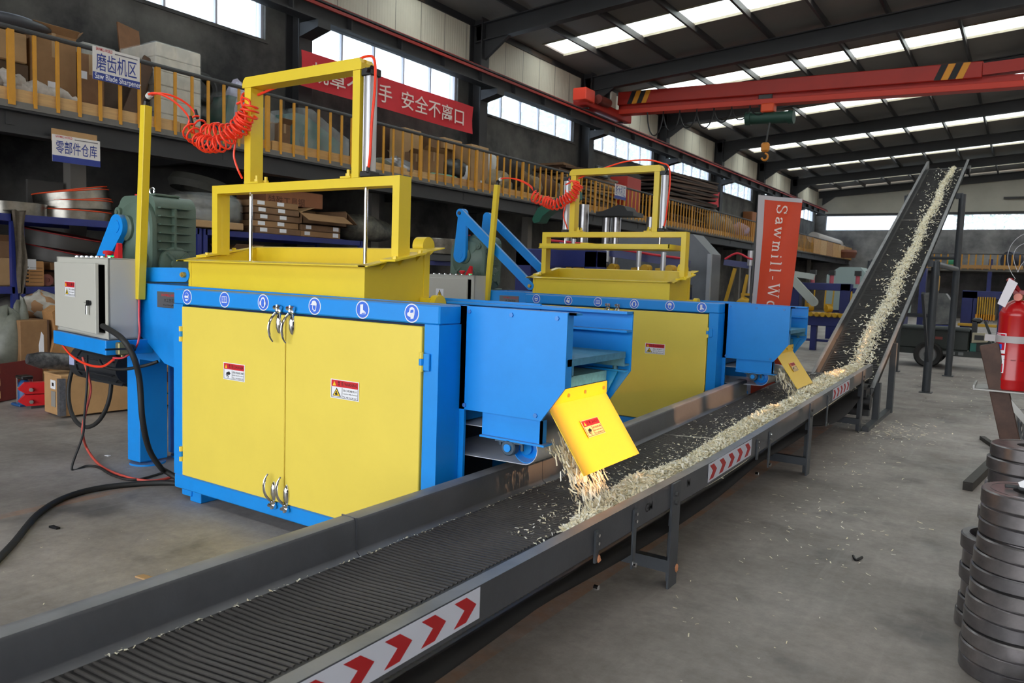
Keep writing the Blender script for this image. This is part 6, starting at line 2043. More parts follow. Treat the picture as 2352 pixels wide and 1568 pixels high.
# ================================================================== racks below the gallery
RX_ = -10.3            # front of the racks
SH1, SH2, SH3 = 2.14, 1.26, 0.62
def rack(y0, y1, label, levels, depth=1.2, x=RX_):
    r = thing('storage_rack', (x - depth / 2, (y0 + y1) / 2, 0), label, 'rack')
    for yy in (y0, y1):
        for xx in (x - 0.03, x - depth + 0.03):
            part('post', MB().box(xx - 0.03, xx + 0.03, yy - 0.035, yy + 0.035, 0, levels[0] + 0.0), RACKBLUE, r)
    for z in levels:
        part('beam', MB().box(x - 0.05, x, y0, y1, z - 0.09, z, 0.004), RACKBLUE, r)
        part('beam', MB().box(x - depth, x - depth + 0.05, y0, y1, z - 0.09, z, 0.004), RACKBLUE, r)
        part('shelf', MB().box(x - depth + 0.02, x - 0.02, y0, y1, z - 0.02, z), mat('rack_shelf_sheet', rgb(44, 48, 84), 0.6), r)
    return r
rack(2.6, 4.52, 'dark blue rack at the left edge with the hanging grey cloth', (SH1, SH2, SH3))
rack(4.60, 7.05, 'dark blue rack behind the control cabinet carrying the orange edged blade coils', (SH1, SH2, SH3))
rack(7.15, 10.4, 'dark blue rack behind the near hopper loaded with flat cartons', (SH1, SH2, SH3))
rack(10.6, 13.6, 'dark blue rack between the two machines carrying a steel ring', (1.85, 1.0))

COIL = mat('blade_steel', rgb(150, 146, 138), 0.28, 1.0, var=0.4, scale=6)
SHADECOIL = mat('shaded_blade_steel', rgb(70, 68, 66), 0.5, 0.6)  # darker copy of the blade steel, with shade under the shelf painted in
EDGEO = mat('orange_blade_edge', rgb(226, 78, 34), 0.5)
EDGER = mat('dark_red_blade_edge', rgb(130, 22, 24), 0.5)
def coil(loc, r, h, n, tilt, label, edge=None, group=None, seed=1):
    """coiled band saw blade: thin steel hoops standing on edge"""
    t = thing('blade_coil', loc, label, 'saw blade', group)
    rn = random.Random(seed)
    for k in range(n):
        rr = r * (1 - 0.035 * k)
        a, b = tilt[k % len(tilt)] if isinstance(tilt, list) else tilt
        M = Matrix.Rotation(a, 3, 'X') @ Matrix.Rotation(b, 3, 'Y')
        N = 40
        vs, vs2, ed = [], [], []
        for i in range(N):
            an = 2 * pi * i / N
            for zz in (0, h):
                q = M @ Vector((rr * cos(an), rr * 1.05 * sin(an), zz))
                vs.append((loc[0] + q.x, loc[1] + q.y, loc[2] + q.z + (abs(sin(a)) * rr + abs(sin(b)) * rr) * 0.95 + 0.001))
            ed.append(vs[-1])
        fs = [(2 * i, 2 * i + 1, 2 * ((i + 1) % N) + 1, 2 * ((i + 1) % N)) for i in range(N)]
        part('hoop', MB().add(vs, fs), COIL if edge is not EDGER else SHADECOIL, t, smooth=80, fix=False)
        if edge:
            part('toothed_edge', MB().tube(ed, 0.009, 5, True), edge, t, smooth=80)
    return t
coil((-10.85, 4.693, SH1), 0.42, 0.16, 5, (0.0, 0.0), 'bright steel blade coil lying flat at the left end of the top shelf', None, None, 2)
coil((-10.85, 5.480, SH1), 0.46, 0.12, 2, [(0.0, 0.0), (0.0, 0.0)], 'lowest orange edged blade coil in the leaning pile on the top shelf', EDGEO)
coil((-10.85, 5.521, SH1 + 0.115), 0.45, 0.11, 2, [(0.05, -0.02), (0.09, -0.03)], 'middle orange edged blade coil tilted up on the lowest one', EDGEO)
coil((-10.85, 5.494, SH1 + 0.19), 0.44, 0.11, 2, [(0.15, -0.04), (0.20, -0.05)], 'topmost orange edged blade coil of the leaning pile', EDGEO)
coil((-10.9, 5.401, SH2 + 0.42), 0.55, 0.14, 2, [(-0.12, 0.12), (-0.08, 0.1)], 'red edged blade coil in the shade beneath the top shelf', EDGER)
coil((-10.9, 5.429, SH2 + 0.20), 0.52, 0.12, 2, [(-0.16, 0.12), (-0.12, 0.1)], 'lower red edged blade coil resting on the long carton', EDGER)
solo('metal_sheet', MB().box(-11.55, -11.5, 5.227, 5.693, SH1, SH1 + 0.55), mat('dull_grey_panel', rgb(74, 72, 70), 0.7), 'dull grey panel standing behind the blade coils on the top shelf', 'panel')
# grey cloth over the left post
mb = MB()
rows = []
ya, yb = 4.474, 4.640
for j in range(15):
    t = j / 14
    z = SH1 + 0.04 - t * 1.0
    w0 = ya + 0.06 * t
    w1 = yb - 0.28 * t * (yb - ya) - 0.02 * sin(t * 7)
    rows.append([(-10.24 + 0.02 * sin(k * 1.3 + j * 0.4), w0 + (w1 - w0) * k / 8, z + 0.01 * sin(k)) for k in range(9)])
rows.insert(0, [(-10.6, p[1], SH1 + 0.05) for p in rows[0]])
mb.grid(rows).grid([[(p[0] - 0.012, p[1], p[2] - 0.004) for p in r] for r in rows])
solo('hanging_cloth', mb, mat('brown_grey_cloth', rgb(98, 88, 76), 0.95, var=0.3, scale=20), 'brown grey cloth hanging down over the rack post at the left', 'cloth', smooth=70, fix=False)
# middle shelf
def rb_(u0, v0, u1, v1):
    pass
carton(-10.5, 4.438 - 0.25, 4.575, SH2, 1.606, 0.5, CARD3, 'brown carton with a red flash at the left edge of the middle shelf', tape=False)
c = carton(-10.42, 4.610, 4.916, SH2, 1.579, 0.5, mat('orange_cardboard', rgb(188, 136, 84), 0.8, var=0.1), 'orange brown printed carton with white paper label on the middle shelf', patch=[(0.22, 0.66, 0.14, 0.13)], tape=False)
for k in range(5):
    part('print_line', MB().box(0.25, 0.252, 0.0 - 0.02, 0.13, 0.05 + 0.045 * k, 0.055 + 0.045 * k), INK, c, local=True)
    part('print_mark', MB().box(0.25, 0.252, -0.07, -0.035, 0.05 + 0.045 * k, 0.07 + 0.045 * k), INK, c, local=True)
carton(-10.75, 5.090, 5.929, SH2, SH2 + 0.2, 0.6, mat('deep_brown_card', rgb(96, 68, 48), 0.9), 'dark brown carton below the long carton on the middle shelf', tape=False)
carton(-10.6, 5.075, 5.637, SH2 + 0.205, SH2 + 0.31, 0.5, CARD, 'long low carton under the red edged coils', tape=False)
carton(-10.7, 4.528 - 0.3, 4.728, SH2 + 0.34, SH2 + 0.56, 0.4, CARD2, 'battered carton scrap on top of the leftmost carton', flaps=2, tape=False)
solo('spool', MB().cyl((-10.5, 4.984, SH2 + 0.08), (-10.9, 4.984, SH2 + 0.08), 0.08, 18).ring((-10.5, 4.984, SH2 + 0.08), 0.03, 0.075, 0.01, (1, 0, 0)), mat('brown_red_spool', rgb(120, 66, 56), 0.6), 'small brown red spool beside the printed carton', 'spool')
# top shelf behind the near hopper
wt = thing('wrapped_drum', (-10.85, 7.404, SH1 + 0.05), 'round drum in wrinkled clear film on the top shelf right of the gear reducer', 'drum')
yc, zc = 7.481, SH1
part('drum_body', MB().lathe([(0.0, 0), (0.52, 0), (0.56, 0.08), (0.56, 0.32), (0.5, 0.38), (0, 0.4)], (-10.85, yc, SH1 + 0.13), (0, 0, 1), 28), TARP, wt)
part('wrapping_film', MB().lathe([(0.0, -0.01), (0.55, -0.01), (0.60, 0.08), (0.59, 0.33), (0.5, 0.42), (0, 0.43)], (-10.85, yc, SH1 + 0.13), (0, 0, 1), 22), FILM, wt, smooth=50)
solo('rubber_tyre', MB().lathe([(0.28, -0.07), (0.42, -0.1), (0.47, 0), (0.42, 0.1), (0.28, 0.07), (0.28, -0.07)], (-10.85, yc - 0.05, SH1 + 0.68), (0.05, 0.2, 1), 30, caps=False), mat('dusty_black_rubber', rgb(58, 58, 52), 0.7, var=0.4), 'dusty black tyre tilted on top of the film wrapped drum', 'tyre')
carton(-10.25, 6.689, 7.790, SH1 + 0.02, SH1 + 0.125, 1.0, CARD3, 'torn flat cardboard tray under the film wrapped drum', tape=False)
names = ['lowest', 'second', 'third', 'fourth', 'topmost']
ya, yb = 8.055, 8.985
zt = 2.672
hh = (zt - SH1) / 5
for k in range(5):
    dy = (0.02, 0.0, 0.03, -0.02, -0.05)[k]
    carton(-10.35 + (0.01, -0.02, 0.0, 0.02, 0.03)[k], ya + dy, yb + dy, SH1 + hh * k + 0.002, SH1 + hh * (k + 1) - 0.004, 0.8, (CARD2, CARD, CARD2)[k % 3], '%s flat labelled carton of the pile of five behind the near hopper' % names[k], 'flat cartons on the top shelf', patch=[(0.10, 0.3, 0.14, 0.06), (0.52, 0.35, 0.14, 0.06)], tape=False)
for k in range(2):
    za = SH1 + hh * 3 + k * hh
    carton(-10.6, 7.874, 8.291, za - hh * (0 if k else 0) + 0.002, za + hh - 0.004, 0.6, CARD2, ('flat carton end left of the pile of five, lower one', 'flat carton end left of the pile of five, upper one')[k], tape=False)
carton(-10.7, 7.933, 8.336, SH1, SH1 + hh * 3 - 0.004, 0.55, mat('deep_brown_card', rgb(96, 68, 48)), 'dark carton supporting the flat carton ends', tape=False)
cc = carton(-10.75, 8.619, 9.871, zt + 0.002, 2.944, 0.8, mat('pinkish_card', rgb(176, 118, 84), 0.85, var=0.1), 'big reddish brown printed carton resting on the flat pile', rz=0.0, tape=False)
words('carton_print', '特殊工具钢', 0.16, mat('faint_print_brown', rgb(110, 74, 56), 0.8), cc, (-10.345 - 0.40, 9.047, 2.728), Y3, Z3)
yc0, yc1 = 9.005, 9.925
for k in range(2):
    carton(-10.35 + 0.01 * k, yc0 + 0.02 * k, yc1 - 0.01 * k, SH1 + hh * k + 0.002, SH1 + hh * (k + 1) - 0.004, 0.8, (CARD, CARD2)[k], '%s flat carton of the short pile under the open box' % ('lower', 'upper')[k], 'flat cartons on the top shelf', patch=[(0.1, 0.3, 0.12, 0.06), (0.8, 0.25, 0.13, 0.07)], tape=False)
op = thing('open_box', (-10.7, (yc0 + yc1) / 2, SH1 + hh * 2), 'battered open carton with splayed flaps at the right end of the flat piles', 'box')
b_ = MB()
zz = SH1 + hh * 2
b_.box(-11.1, -10.3, yc0, yc1 + 0.1, zz, zz + 0.02).box(-10.31, -10.3, yc0, yc1 + 0.1, zz, zz + 0.13).box(-11.1, -11.09, yc0, yc1 + 0.1, zz, zz + 0.3).box(-11.1, -10.3, yc1 + 0.09, yc1 + 0.1, zz, zz + 0.28).box(-11.1, -10.3, yc0, yc0 + 0.01, zz, zz + 0.2)
part('body', b_, CARD2, op)
part('flap', MB().obox((-10.2, (yc0 + yc1) / 2, zz + 0.12), (Vector((0.86, 0, -0.5)), Y3, Vector((0.5, 0, 0.86))), (0.13, 0.5, 0.004)), CARD, op)
part('flap', MB().obox((-10.7, yc1 + 0.22, zz + 0.18), (X3, Vector((0, 0.8, -0.6)), Vector((0, 0.6, 0.8))), (0.4, 0.18, 0.004)), CARD2, op)
part('flap', MB().obox((-10.7, yc0 + 0.12, zz + 0.24), (X3, Vector((0, 0.95, 0.3)), Vector((0, -0.3, 0.95))), (0.38, 0.17, 0.004)), CARD3, op)
bundle('tarp_heap', -10.8, 10.905, SH1 - 0.02, (0.4, 0.75, 0.27), 91, TARP, 'dark camouflage tarpaulin heap at the right end of the top shelf', 'tarp', 0.12)
bundle('tarp_heap', -10.7, 10.985, SH2 + 0.0, (0.4, 0.6, 0.33), 92, TARP, 'grey green tarpaulin bundle on the shelf below the camouflage heap', 'tarp', 0.12)
carton(-10.45, 7.741, 8.281, SH2, SH2 + 0.62, 0.5, CARD2, 'opened brown carton on the shelf beneath the flat piles', flaps=2, tape=False)
bundle('film_bundle', -10.6, 6.973, SH2, (0.3, 0.35, 0.3), 94, mat('dull_film', rgb(80, 80, 82), 0.4), 'dull plastic bundle in the shade beside the worm gear cover', 'film', 0.15)
# between the machines
rg = solo('steel_ring', MB().ring((-10.75, 12.864, 2.0), 0.52, 0.66, 0.32, n=40, ch=0.01), COIL, 'large shiny steel ring on the rack between the two machines', 'ring')
solo('steel_ring', MB().ring((-10.75, 12.871, 1.852), 0.45, 0.60, 0.14, n=36, ch=0.01), DARKSTEEL, 'dark smaller ring under the large shiny steel ring', 'ring')
for k, (px, py, col, lab) in enumerate(((985, 590, (150, 60, 48), 'reddish carton on the lower shelf behind the second control cabinet'), (1000, 600, (168, 132, 104), 'pale carton beside the reddish one behind the second cabinet'))):
    yy = (12.494, 12.923)[k]
    carton(-10.6, yy - 0.25, yy + 0.3, 1.0, 1.4 + 0.1 * k, 0.5, mat('card_col_%s' % 'ab'[k], rgb(*col), 0.85), lab, tape=False)
# lower levels at the left
def wrapped(name, xx, yy, z0, r, seed, label):
    return bundle(name, xx, yy, z0, r, seed, mat('brown_stuffing', rgb(150, 112, 78), 0.8), label, 'bundle', 0.16, None, None, FILMW)
wrapped('wrapped_bundle', -10.2, 4.769, 0.849, (0.16, 0.22, 0.17), 7, 'film wrapped brown bundle standing on the tall wooden box left of the cabinet')
bundle('plastic_sheet', -10.7, 4.663, SH3, (0.4, 0.4, 0.24), 17, mat('grey_plastic_sheet', rgb(112, 108, 104), 0.4, var=0.3), 'crumpled grey plastic sheeting on the lower shelf at the left', 'sheet', 0.15)
tb_ = thing('tall_wooden_box', (-10.0, 4.524, 0.0), 'tall brown wooden box with a torn white strip left of the control cabinet', 'box')
ya, yb = 4.316, 4.640
part('body', MB().box(-10.15, -9.75, ya, yb, 0.0, 0.884, 0.01), mat('brown_box_board', rgb(150, 112, 74), 0.8, var=0.25), tb_)
part('torn_strip', MB().prism([(0, 0), (0.05, 0.02), (0.045, 0.42), (0.02, 0.46), (-0.01, 0.3)], (-9.748, 4.531, 0.283), Y3, Z3, 0, 0.004), WHITE, tb_)
part('edge_strip', MB().box(-9.75, -9.74, yb - 0.02, yb, 0, 0.884), DARKWOOD, tb_)
solo('torn_carton', MB().prism([(0, 0), (0.34, 0), (0.33, 0.4), (0.24, 0.62), (0.3, 0.95), (0.12, 1.05), (0.02, 0.98), (0.06, 0.7), (-0.02, 0.4)], (-9.7, 4.635, 0), Y3, Z3, -0.25, 0.0), mat('torn_brown_card', rgb(176, 128, 78), 0.85, var=0.3, scale=9), 'torn brown packing board standing right of the tall wooden box', 'cardboard')
for k, (yy, r, lab) in enumerate(((4.303, (0.2, 0.25, 0.5), 'grey green film bundle slumped behind the blue rack post'), (4.435, (0.12, 0.13, 0.55), 'tall pale green film roll beside the tall wooden box'))):
    bundle('film_bundle', -10.0, yy, 0.0, r, 110 + k, mat('green_grey_film', rgb(120, 122, 110), 0.45, var=0.4, scale=6), lab, 'film', 0.14)
# on the floor in front of the racks
rc = thing('red_crate', (-9.55, 3.85, 0), 'open dark red plywood crate with slatted pale end at the left edge', 'crate')
CRRED = mat('dark_red_board', rgb(120, 34, 30), 0.6, var=0.2)
A_ = Vector((-9.405,3.982,0.020))
B_ = Vector((-9.254,4.221,0.020))
xf = A_.x
y1c = 4.35
part('side_board', MB().bar((-9.42, 3.93, 0.22), (-9.75, 4.55, 0.22), 0.02, 0.42), CRRED, rc)
part('side_board', MB().bar((-9.42, 3.05, 0.22), (-9.42, 3.93, 0.22), 0.02, 0.42), WOOD, rc)
for k in range(3):
    part('slat', MB().bar((-9.405, 3.05, 0.09 + 0.14 * k), (-9.405, 3.95, 0.09 + 0.14 * k), 0.02, 0.08), WOOD, rc)
part('back_board', MB().bar((-10.15, 3.7, 0.22), (-9.75, 4.55, 0.22), 0.02, 0.42), DARKWOOD, rc)
part('base_board', MB().prism([(-9.42, 3.05), (-9.42, 3.93), (-9.75, 4.55), (-10.15, 3.7), (-10.1, 3.0)], (0, 0, 0.01), X3, Y3, 0, 0.02), WOOD, rc)
part('paper_filling', MB().blob((-9.75, 3.75, 0.36), (0.22, 0.3, 0.16), 33, 0.25), mat('kraft_paper', rgb(150, 114, 76), 0.85), rc)
jk = thing('bottle_jack', (-9.089,4.060,0.000), 'small blue bottle jack on the floor between the red crate and wooden chest', 'jack')
jx, jy = -9.089, 4.060
JB = mat('dark_cyan_blue_paint', rgb(24, 76, 130), 0.4)
part('base', MB().box(jx - 0.1, jx + 0.1, jy - 0.1, jy + 0.1, 0, 0.03, 0.01), JB, jk)
part('cylinder', MB().lathe([(0.075, 0.03), (0.075, 0.2), (0.06, 0.25), (0.035, 0.28), (0.0, 0.285)], (jx, jy, 0), (0, 0, 1), 20), JB, jk)
part('head', MB().box(jx - 0.08, jx + 0.08, jy - 0.06, jy + 0.06, 0.29, 0.33, 0.01).cyl((jx, jy, 0.27), (jx, jy, 0.3), 0.03, 12), BLACK, jk)
for sg in (-1, 1):
    part('pull_rod', MB().cyl((jx, jy + sg * 0.075, 0.03), (jx, jy + sg * 0.075, 0.31), 0.008, 8), CHROME, jk)
part('ring_band', MB().ring((jx, jy, 0.2), 0.074, 0.079, 0.012), CHROME, jk)
for k, zz in enumerate((0.16, 0.03)):
    q = (-8.613,4.020,0.180) if False else None
    bx, by = -8.832, 4.120
    cl = thing('red_clamp', (bx, by, zz), ('upper red steel clamp plate of the pair beside the jack', 'lower red steel clamp plate of the pair beside the jack')[k], 'clamp')
    part('plate', MB().prism([(-0.22, 0.05), (-0.15, 0.0), (0.12, 0.0), (0.2, 0.04), (0.2, 0.08), (0.1, 0.12), (-0.16, 0.12)], (bx, by, zz), Vector((0.35, 0.94, 0)).normalized(), Z3, -0.05, 0.05), mat('bright_red_paint', rgb(206, 24, 32), 0.4), cl)
    for s in (-0.1, 0.12):
        part('bolt', MB().cyl((bx + 0.05 + 0.35 * s, by - 0.02 + 0.94 * s, zz + 0.05), (bx + 0.09 + 0.35 * s, by - 0.04 + 0.94 * s, zz + 0.05), 0.022, 6), CHROME, cl)
solo('clamp_block', MB().box(bx - 0.07, bx + 0.02, by - 0.12, by + 0.12, 0.0, 0.03), DARKSTEEL, 'dark steel spacer between the red clamp plates', 'spacer')
# wooden chest
ch = thing('wooden_chest', (-8.15, 4.45, 0), 'pale plywood tool chest with metal corner strips on the floor behind the motor', 'chest')
CH0 = Vector((-8.053,3.942,0.020))         # near lower corner
CHL = Vector((-8.489,4.038,0.020))
CHR = Vector((-8.000,4.596,0.020))
ul = (CHL - CH0)
ur = (CHR - CH0)
ul.z = ur.z = 0
ur = ur.normalized() * 1.35
ul = ur.normalized().cross(Z3) * -1
if ul.dot(CHL - CH0) < 0:
    ul = -ul
ul = ul.normalized() * 0.42
hC = 0.40
cen = CH0 + (ul + ur) / 2
part('body', MB().obox((cen.x, cen.y, 0.02 + hC / 2), (ur.normalized(), ul.normalized(), Z3), (ur.length / 2, ul.length / 2, hC / 2), 0.004), PLY, ch)
part('lid', MB().obox((cen.x, cen.y, 0.02 + hC + 0.01), (ur.normalized(), ul.normalized(), Z3), (ur.length / 2 + 0.004, ul.length / 2 + 0.004, 0.012), 0.003), PLY, ch)
part('corner_strip', MB().obox((CH0.x, CH0.y, 0.02 + hC / 2), (ur.normalized(), ul.normalized(), Z3), (0.03, 0.03, hC / 2 - 0.01)), mat('galvanised_strip', rgb(130, 132, 140), 0.4, 0.7, var=0.4, scale=30), ch)
nrm = -ul.normalized()
pp_ = CH0 + ur * 0.27 + nrm * 0.004
part('latch', MB().obox((pp_.x, pp_.y, 0.37), (ur.normalized(), ul.normalized(), Z3), (0.04, 0.008, 0.02), 0.004), STEEL, ch)
nl = -ur.normalized()
pl_ = CH0 + ul * 0.45 + nl * 0.004
part('paper_label', MB().obox((pl_.x, pl_.y, 0.33), (ul.normalized(), ur.normalized(), Z3), (0.06, 0.002, 0.045)), WHITE, ch)
part('handle_hole', MB().obox((pl_.x, pl_.y, 0.33), (ul.normalized(), ur.normalized(), Z3), (0.022, 0.004, 0.018)), BLACK, ch)
part('printed_sheet', MB().obox((pl_.x, pl_.y, 0.18), (ul.normalized(), ur.normalized(), Z3), (0.05, 0.002, 0.08)), mat('faded_print', rgb(140, 136, 130), 0.7), ch)
pg_ = CH0 + ur * 0.86 + nrm * 0.004
arc = [Vector((pg_.x, pg_.y, 0.23)) + ur.normalized() * (0.12 * cos(t)) + Z3 * (0.09 * sin(t)) for t in [pi * 1.1 + i * 0.2 for i in range(9)]]
part('green_mark', MB().tube(arc, 0.010, 6), mat('green_paint_mark', rgb(36, 110, 84), 0.6), ch)
solo('wrapped_roll', MB().tube([Vector((cen.x, cen.y, 0.51)) + ur.normalized() * s - ul * 0.1 + Z3 * zq for s, zq in ((-0.92, 0.10), (-0.80, 0.08), (-0.5, 0.04), (-0.1, 0.0), (0.1, 0.0))], [0.05, 0.085, 0.09, 0.075, 0.06], 14), mat('silver_black_wrap', rgb(110, 108, 108), 0.35, 0.4, col2=rgb(44, 44, 46), scale=14, bump=0.6, bscale=25), 'silvery black film wrapped roll lying along the plywood chest', 'roll', smooth=70)
sb0 = CH0 + ur * 0.5 + nrm * 0.03 + Z3 * 0.42
sb1 = CH0 + ur * 1.2 + nrm * 0.03 + Z3 * 0.20
solo('steel_strip', MB().bar(sb0, sb1, 0.03, 0.11, (0, 0, 1)), mat('shiny_flat_bar', rgb(176, 176, 168), 0.25, 0.9, var=0.5, scale=4), 'shiny flat steel bar slanting across the plywood chest', 'bar')
lp = []
ctr = Vector((-6.773,3.550,0.498))
for i in range(40):
    an = 2 * pi * i / 40
    lp.append(ctr + Vector((0.36 * cos(an) * 0.95, 0.05 * sin(an), 0.0 + 0.34 * sin(an))))
solo('cable_loop', MB().tube(lp, 0.018, 8, True), RUBBER, 'thick black cable loop hanging below the drive motor before the chest', 'cable', smooth=80)
rf = thing('machine_block', (-7.4, 5.4, 0), 'dark red machine part on the floor behind the blue pedestal', 'machine part')
part('body', MB().box(-7.9, -6.9, 5.2, 5.6, 0.3, 0.75, 0.03).box(-7.7, -7.1, 5.25, 5.55, 0.0, 0.3), mat('deep_red_paint', rgb(116, 26, 28), 0.45), rf)
part('rib', MB().box(-7.9, -6.9, 5.16, 5.2, 0.6, 0.66), mat('deep_red_paint', rgb(116, 26, 28)), rf)


# ================================================================== machines further down the hall
PG = mat('press_green_paint', rgb(20, 84, 66), 0.45)
gp = thing('green_press', (-7.3, 13.3, 0), 'dark green curved arm press standing behind the second machine crank', 'machine')
part('arm', MB().prism([(-8.241, 2.722), (-8.119, 2.932), (-7.857, 3.077), (-7.570, 3.169), (-7.306, 3.243), (-7.300, 3.104), (-7.486, 3.019), (-7.849, 2.885), (-8.003, 2.778), (-8.077, 2.661), (-8.198, 2.645)], (0, 13.0, 0), X3, Z3, 0, -0.3), PG, gp)
part('base_column', MB().box(-8.35, -7.9, 13.0, 13.4, 0, 1.7, 0.05).cyl((-8.1, 13.15, 1.7), (-8.1, 13.15, 2.05), 0.2, 18), PG, gp)
for x in (-7.55, -7.2):
    part('pillar', MB().cyl((x, 13.2, 0), (x, 13.2, 3.0), 0.1, 16), STEEL, gp)
bp_ = thing('hydraulic_press', (-6.3, 13.5, 0), 'press with bright steel pillars and black top block seen through the second press frame', 'machine')
for x in (-6.75, -6.55, -5.85):
    part('pillar', MB().cyl((x, 13.3, 0), (x, 13.3, 2.75), 0.085, 16), STEEL, bp_)
part('top_block', MB().prism([(-6.883, 2.779), (-6.887, 2.853), (-6.758, 2.859), (-6.420, 2.975), (-6.311, 2.948), (-6.245, 2.859), (-6.121, 2.841), (-6.117, 2.761)], (0, 13.1, 0), X3, Z3, 0, -0.45), BLACK, bp_)
part('base_block', MB().box(-6.95, -5.65, 13.0, 13.6, 0, 0.8, 0.02), BLACK, bp_)
gf = thing('grey_gantry', (-4.7, 12.5, 0), 'tall grey housing with chamfered corner behind the second hopper', 'machine')
GR = mat('mid_grey_enamel', rgb(104, 108, 114), 0.45, var=0.1)
def gy_(u, v):
    pass
part('housing', MB().prism([(-6.0, 2.42), (-4.66, 2.38), (-4.34, 2.06), (-4.33, 0.0), (-4.62, 0.0), (-4.62, 1.55), (-6.0, 1.55)], (0, 12.3, 0), X3, Z3, 0, -0.5), GR, gf)
part('blue_column', MB().prism([(-5.1, 0), (-4.62, 0), (-4.62, 1.3), (-4.75, 1.5), (-5.0, 1.56), (-5.7, 1.56), (-5.7, 1.3), (-5.2, 1.3)], (0, 12.25, 0), X3, Z3, 0, -0.4), NAVY, gf)
part('edge_trim', MB().bar((-4.335, 12.28, 0), (-4.345, 12.28, 2.06), 0.06, 0.06), mat('light_grey_edge', rgb(150, 154, 160), 0.4), gf)
# navy feed frame with red hoses and yellow guides
nf = thing('roller_frame', (-6.2, 11.3, 0), 'navy blue machine frame with a red hose along its top rail behind the second hopper', 'machine')
part('post', MB().box(-7.05, -6.8, 11.2, 11.5, 0, 1.95, 0.01), NAVY, nf)
part('post', MB().box(-6.3, -6.08, 11.2, 11.5, 0, 1.95, 0.01), NAVY, nf)
part('header', MB().box(-7.05, -6.08, 11.2, 11.5, 1.75, 1.98, 0.01), NAVY, nf)
part('top_rail', MB().bar((-6.4, 11.0, 2.12), (-4.35, 11.4, 1.86), 0.16, 0.12), mat('slate_blue_paint', rgb(60, 66, 116), 0.45), nf)
part('red_hose', MB().tube([(-6.6, 10.9, 2.2), (-6.0, 11.0, 2.15), (-5.4, 11.1, 2.07), (-4.8, 11.2, 1.99), (-4.35, 11.3, 1.94)], 0.02, 6), mat('crimson_hose', rgb(200, 40, 60), 0.5), nf)
part('lower_beam', MB().box(-6.4, -4.8, 11.5, 11.7, 1.45, 1.68, 0.01), NAVY, nf)
YB = mat('dull_yellow_paint', rgb(200, 156, 40), 0.5)
for k, x in enumerate((-6.15, -5.55, -5.0, -4.6)):
    z = 2.05 - 0.127 * (x + 6.2)
    part('cylinder', MB().cyl((x, 10.98, z - 0.1), (x, 10.98, z + 0.18), 0.04, 10), ALU, nf)
    part('guide', MB().bar((x - 0.16, 11.0, 1.35), (x - 0.08, 11.0, 1.78), 0.04, 0.05).bar((x + 0.05, 11.0, 1.35), (x + 0.16, 11.0, 1.80), 0.04, 0.05).bar((x - 0.12, 11.0, 1.76), (x + 0.2, 11.0, 1.78), 0.06, 0.05), YB, nf)
    part('roller', MB().cyl((x + 0.12, 10.92, 1.78), (x + 0.12, 11.1, 1.78), 0.06, 12), YB, nf)
    part('rod', MB().cyl((x, 10.98, 1.3), (x, 10.98, z - 0.1), 0.02, 8), CHROME, nf)
yf_ = thing('guide_frame', (-4.1, 13.0, 0), 'yellow ladder shaped guide with cylinder left of the orange flag', 'machine')
part('rail', MB().bar((-4.35, 13.0, 1.95), (-3.75, 13.2, 1.88), 0.12, 0.1), mat('slate_blue_paint', rgb(60, 66, 116)), yf_)
for (a, b) in (((-4.3, 1.2), (-4.15, 1.85)), ((-4.02, 1.2), (-3.93, 1.75)), ((-3.8, 1.2), (-3.73, 1.75))):
    part('guide', MB().bar((a[0], 13.0, a[1]), (b[0], 13.0, b[1]), 0.05, 0.05), YB, yf_)
part('cross_bar', MB().bar((-4.02, 13.0, 1.42), (-3.78, 13.0, 1.42), 0.04, 0.04), YB, yf_)
part('cylinder', MB().cyl((-3.9, 13.0, 1.9), (-3.9, 13.0, 2.15), 0.05, 10).cyl((-3.9, 13.0, 1.4), (-3.9, 13.0, 1.9), 0.02, 8), ALU, yf_)
part('stand', MB().box(-4.4, -3.7, 12.95, 13.2, 0.9, 1.2, 0.01).box(-4.35, -4.25, 13.0, 13.1, 0, 0.9).box(-3.85, -3.75, 13.0, 13.1, 0, 0.9), NAVY, yf_)
part('gear_lump', MB().blob((-3.95, 12.95, 1.26), (0.14, 0.1, 0.1), 4, 0.2), YB, yf_)
part('red_hose', MB().tube(spline([(-4.3, 12.9, 2.0), (-4.1, 12.9, 2.1), (-3.9, 12.9, 2.02), (-3.72, 12.9, 1.95), (-3.70, 12.9, 1.6), (-3.66, 12.9, 1.2)], 5), 0.018, 6), mat('crimson_hose', rgb(200, 40, 60)), yf_)
bg = thing('portal_machine', (-6.9, 10.0, 0), 'navy blue portal frame behind the connecting rods of the second machine', 'machine')
part('post', MB().box(-6.35, -6.08, 9.6, 9.9, 0, 1.98, 0.01), NAVY, bg)
part('header', MB().box(-6.35, -5.0, 9.6, 9.9, 1.75, 2.0, 0.01), NAVY, bg)
part('post', MB().box(-5.2, -5.0, 9.6, 9.9, 0, 1.98, 0.01), NAVY, bg)
part('yellow_bar', MB().box(-6.6, -6.35, 9.65, 9.7, 1.3, 1.34).box(-6.6, -6.55, 9.65, 9.7, 0.8, 1.34), YB, bg)

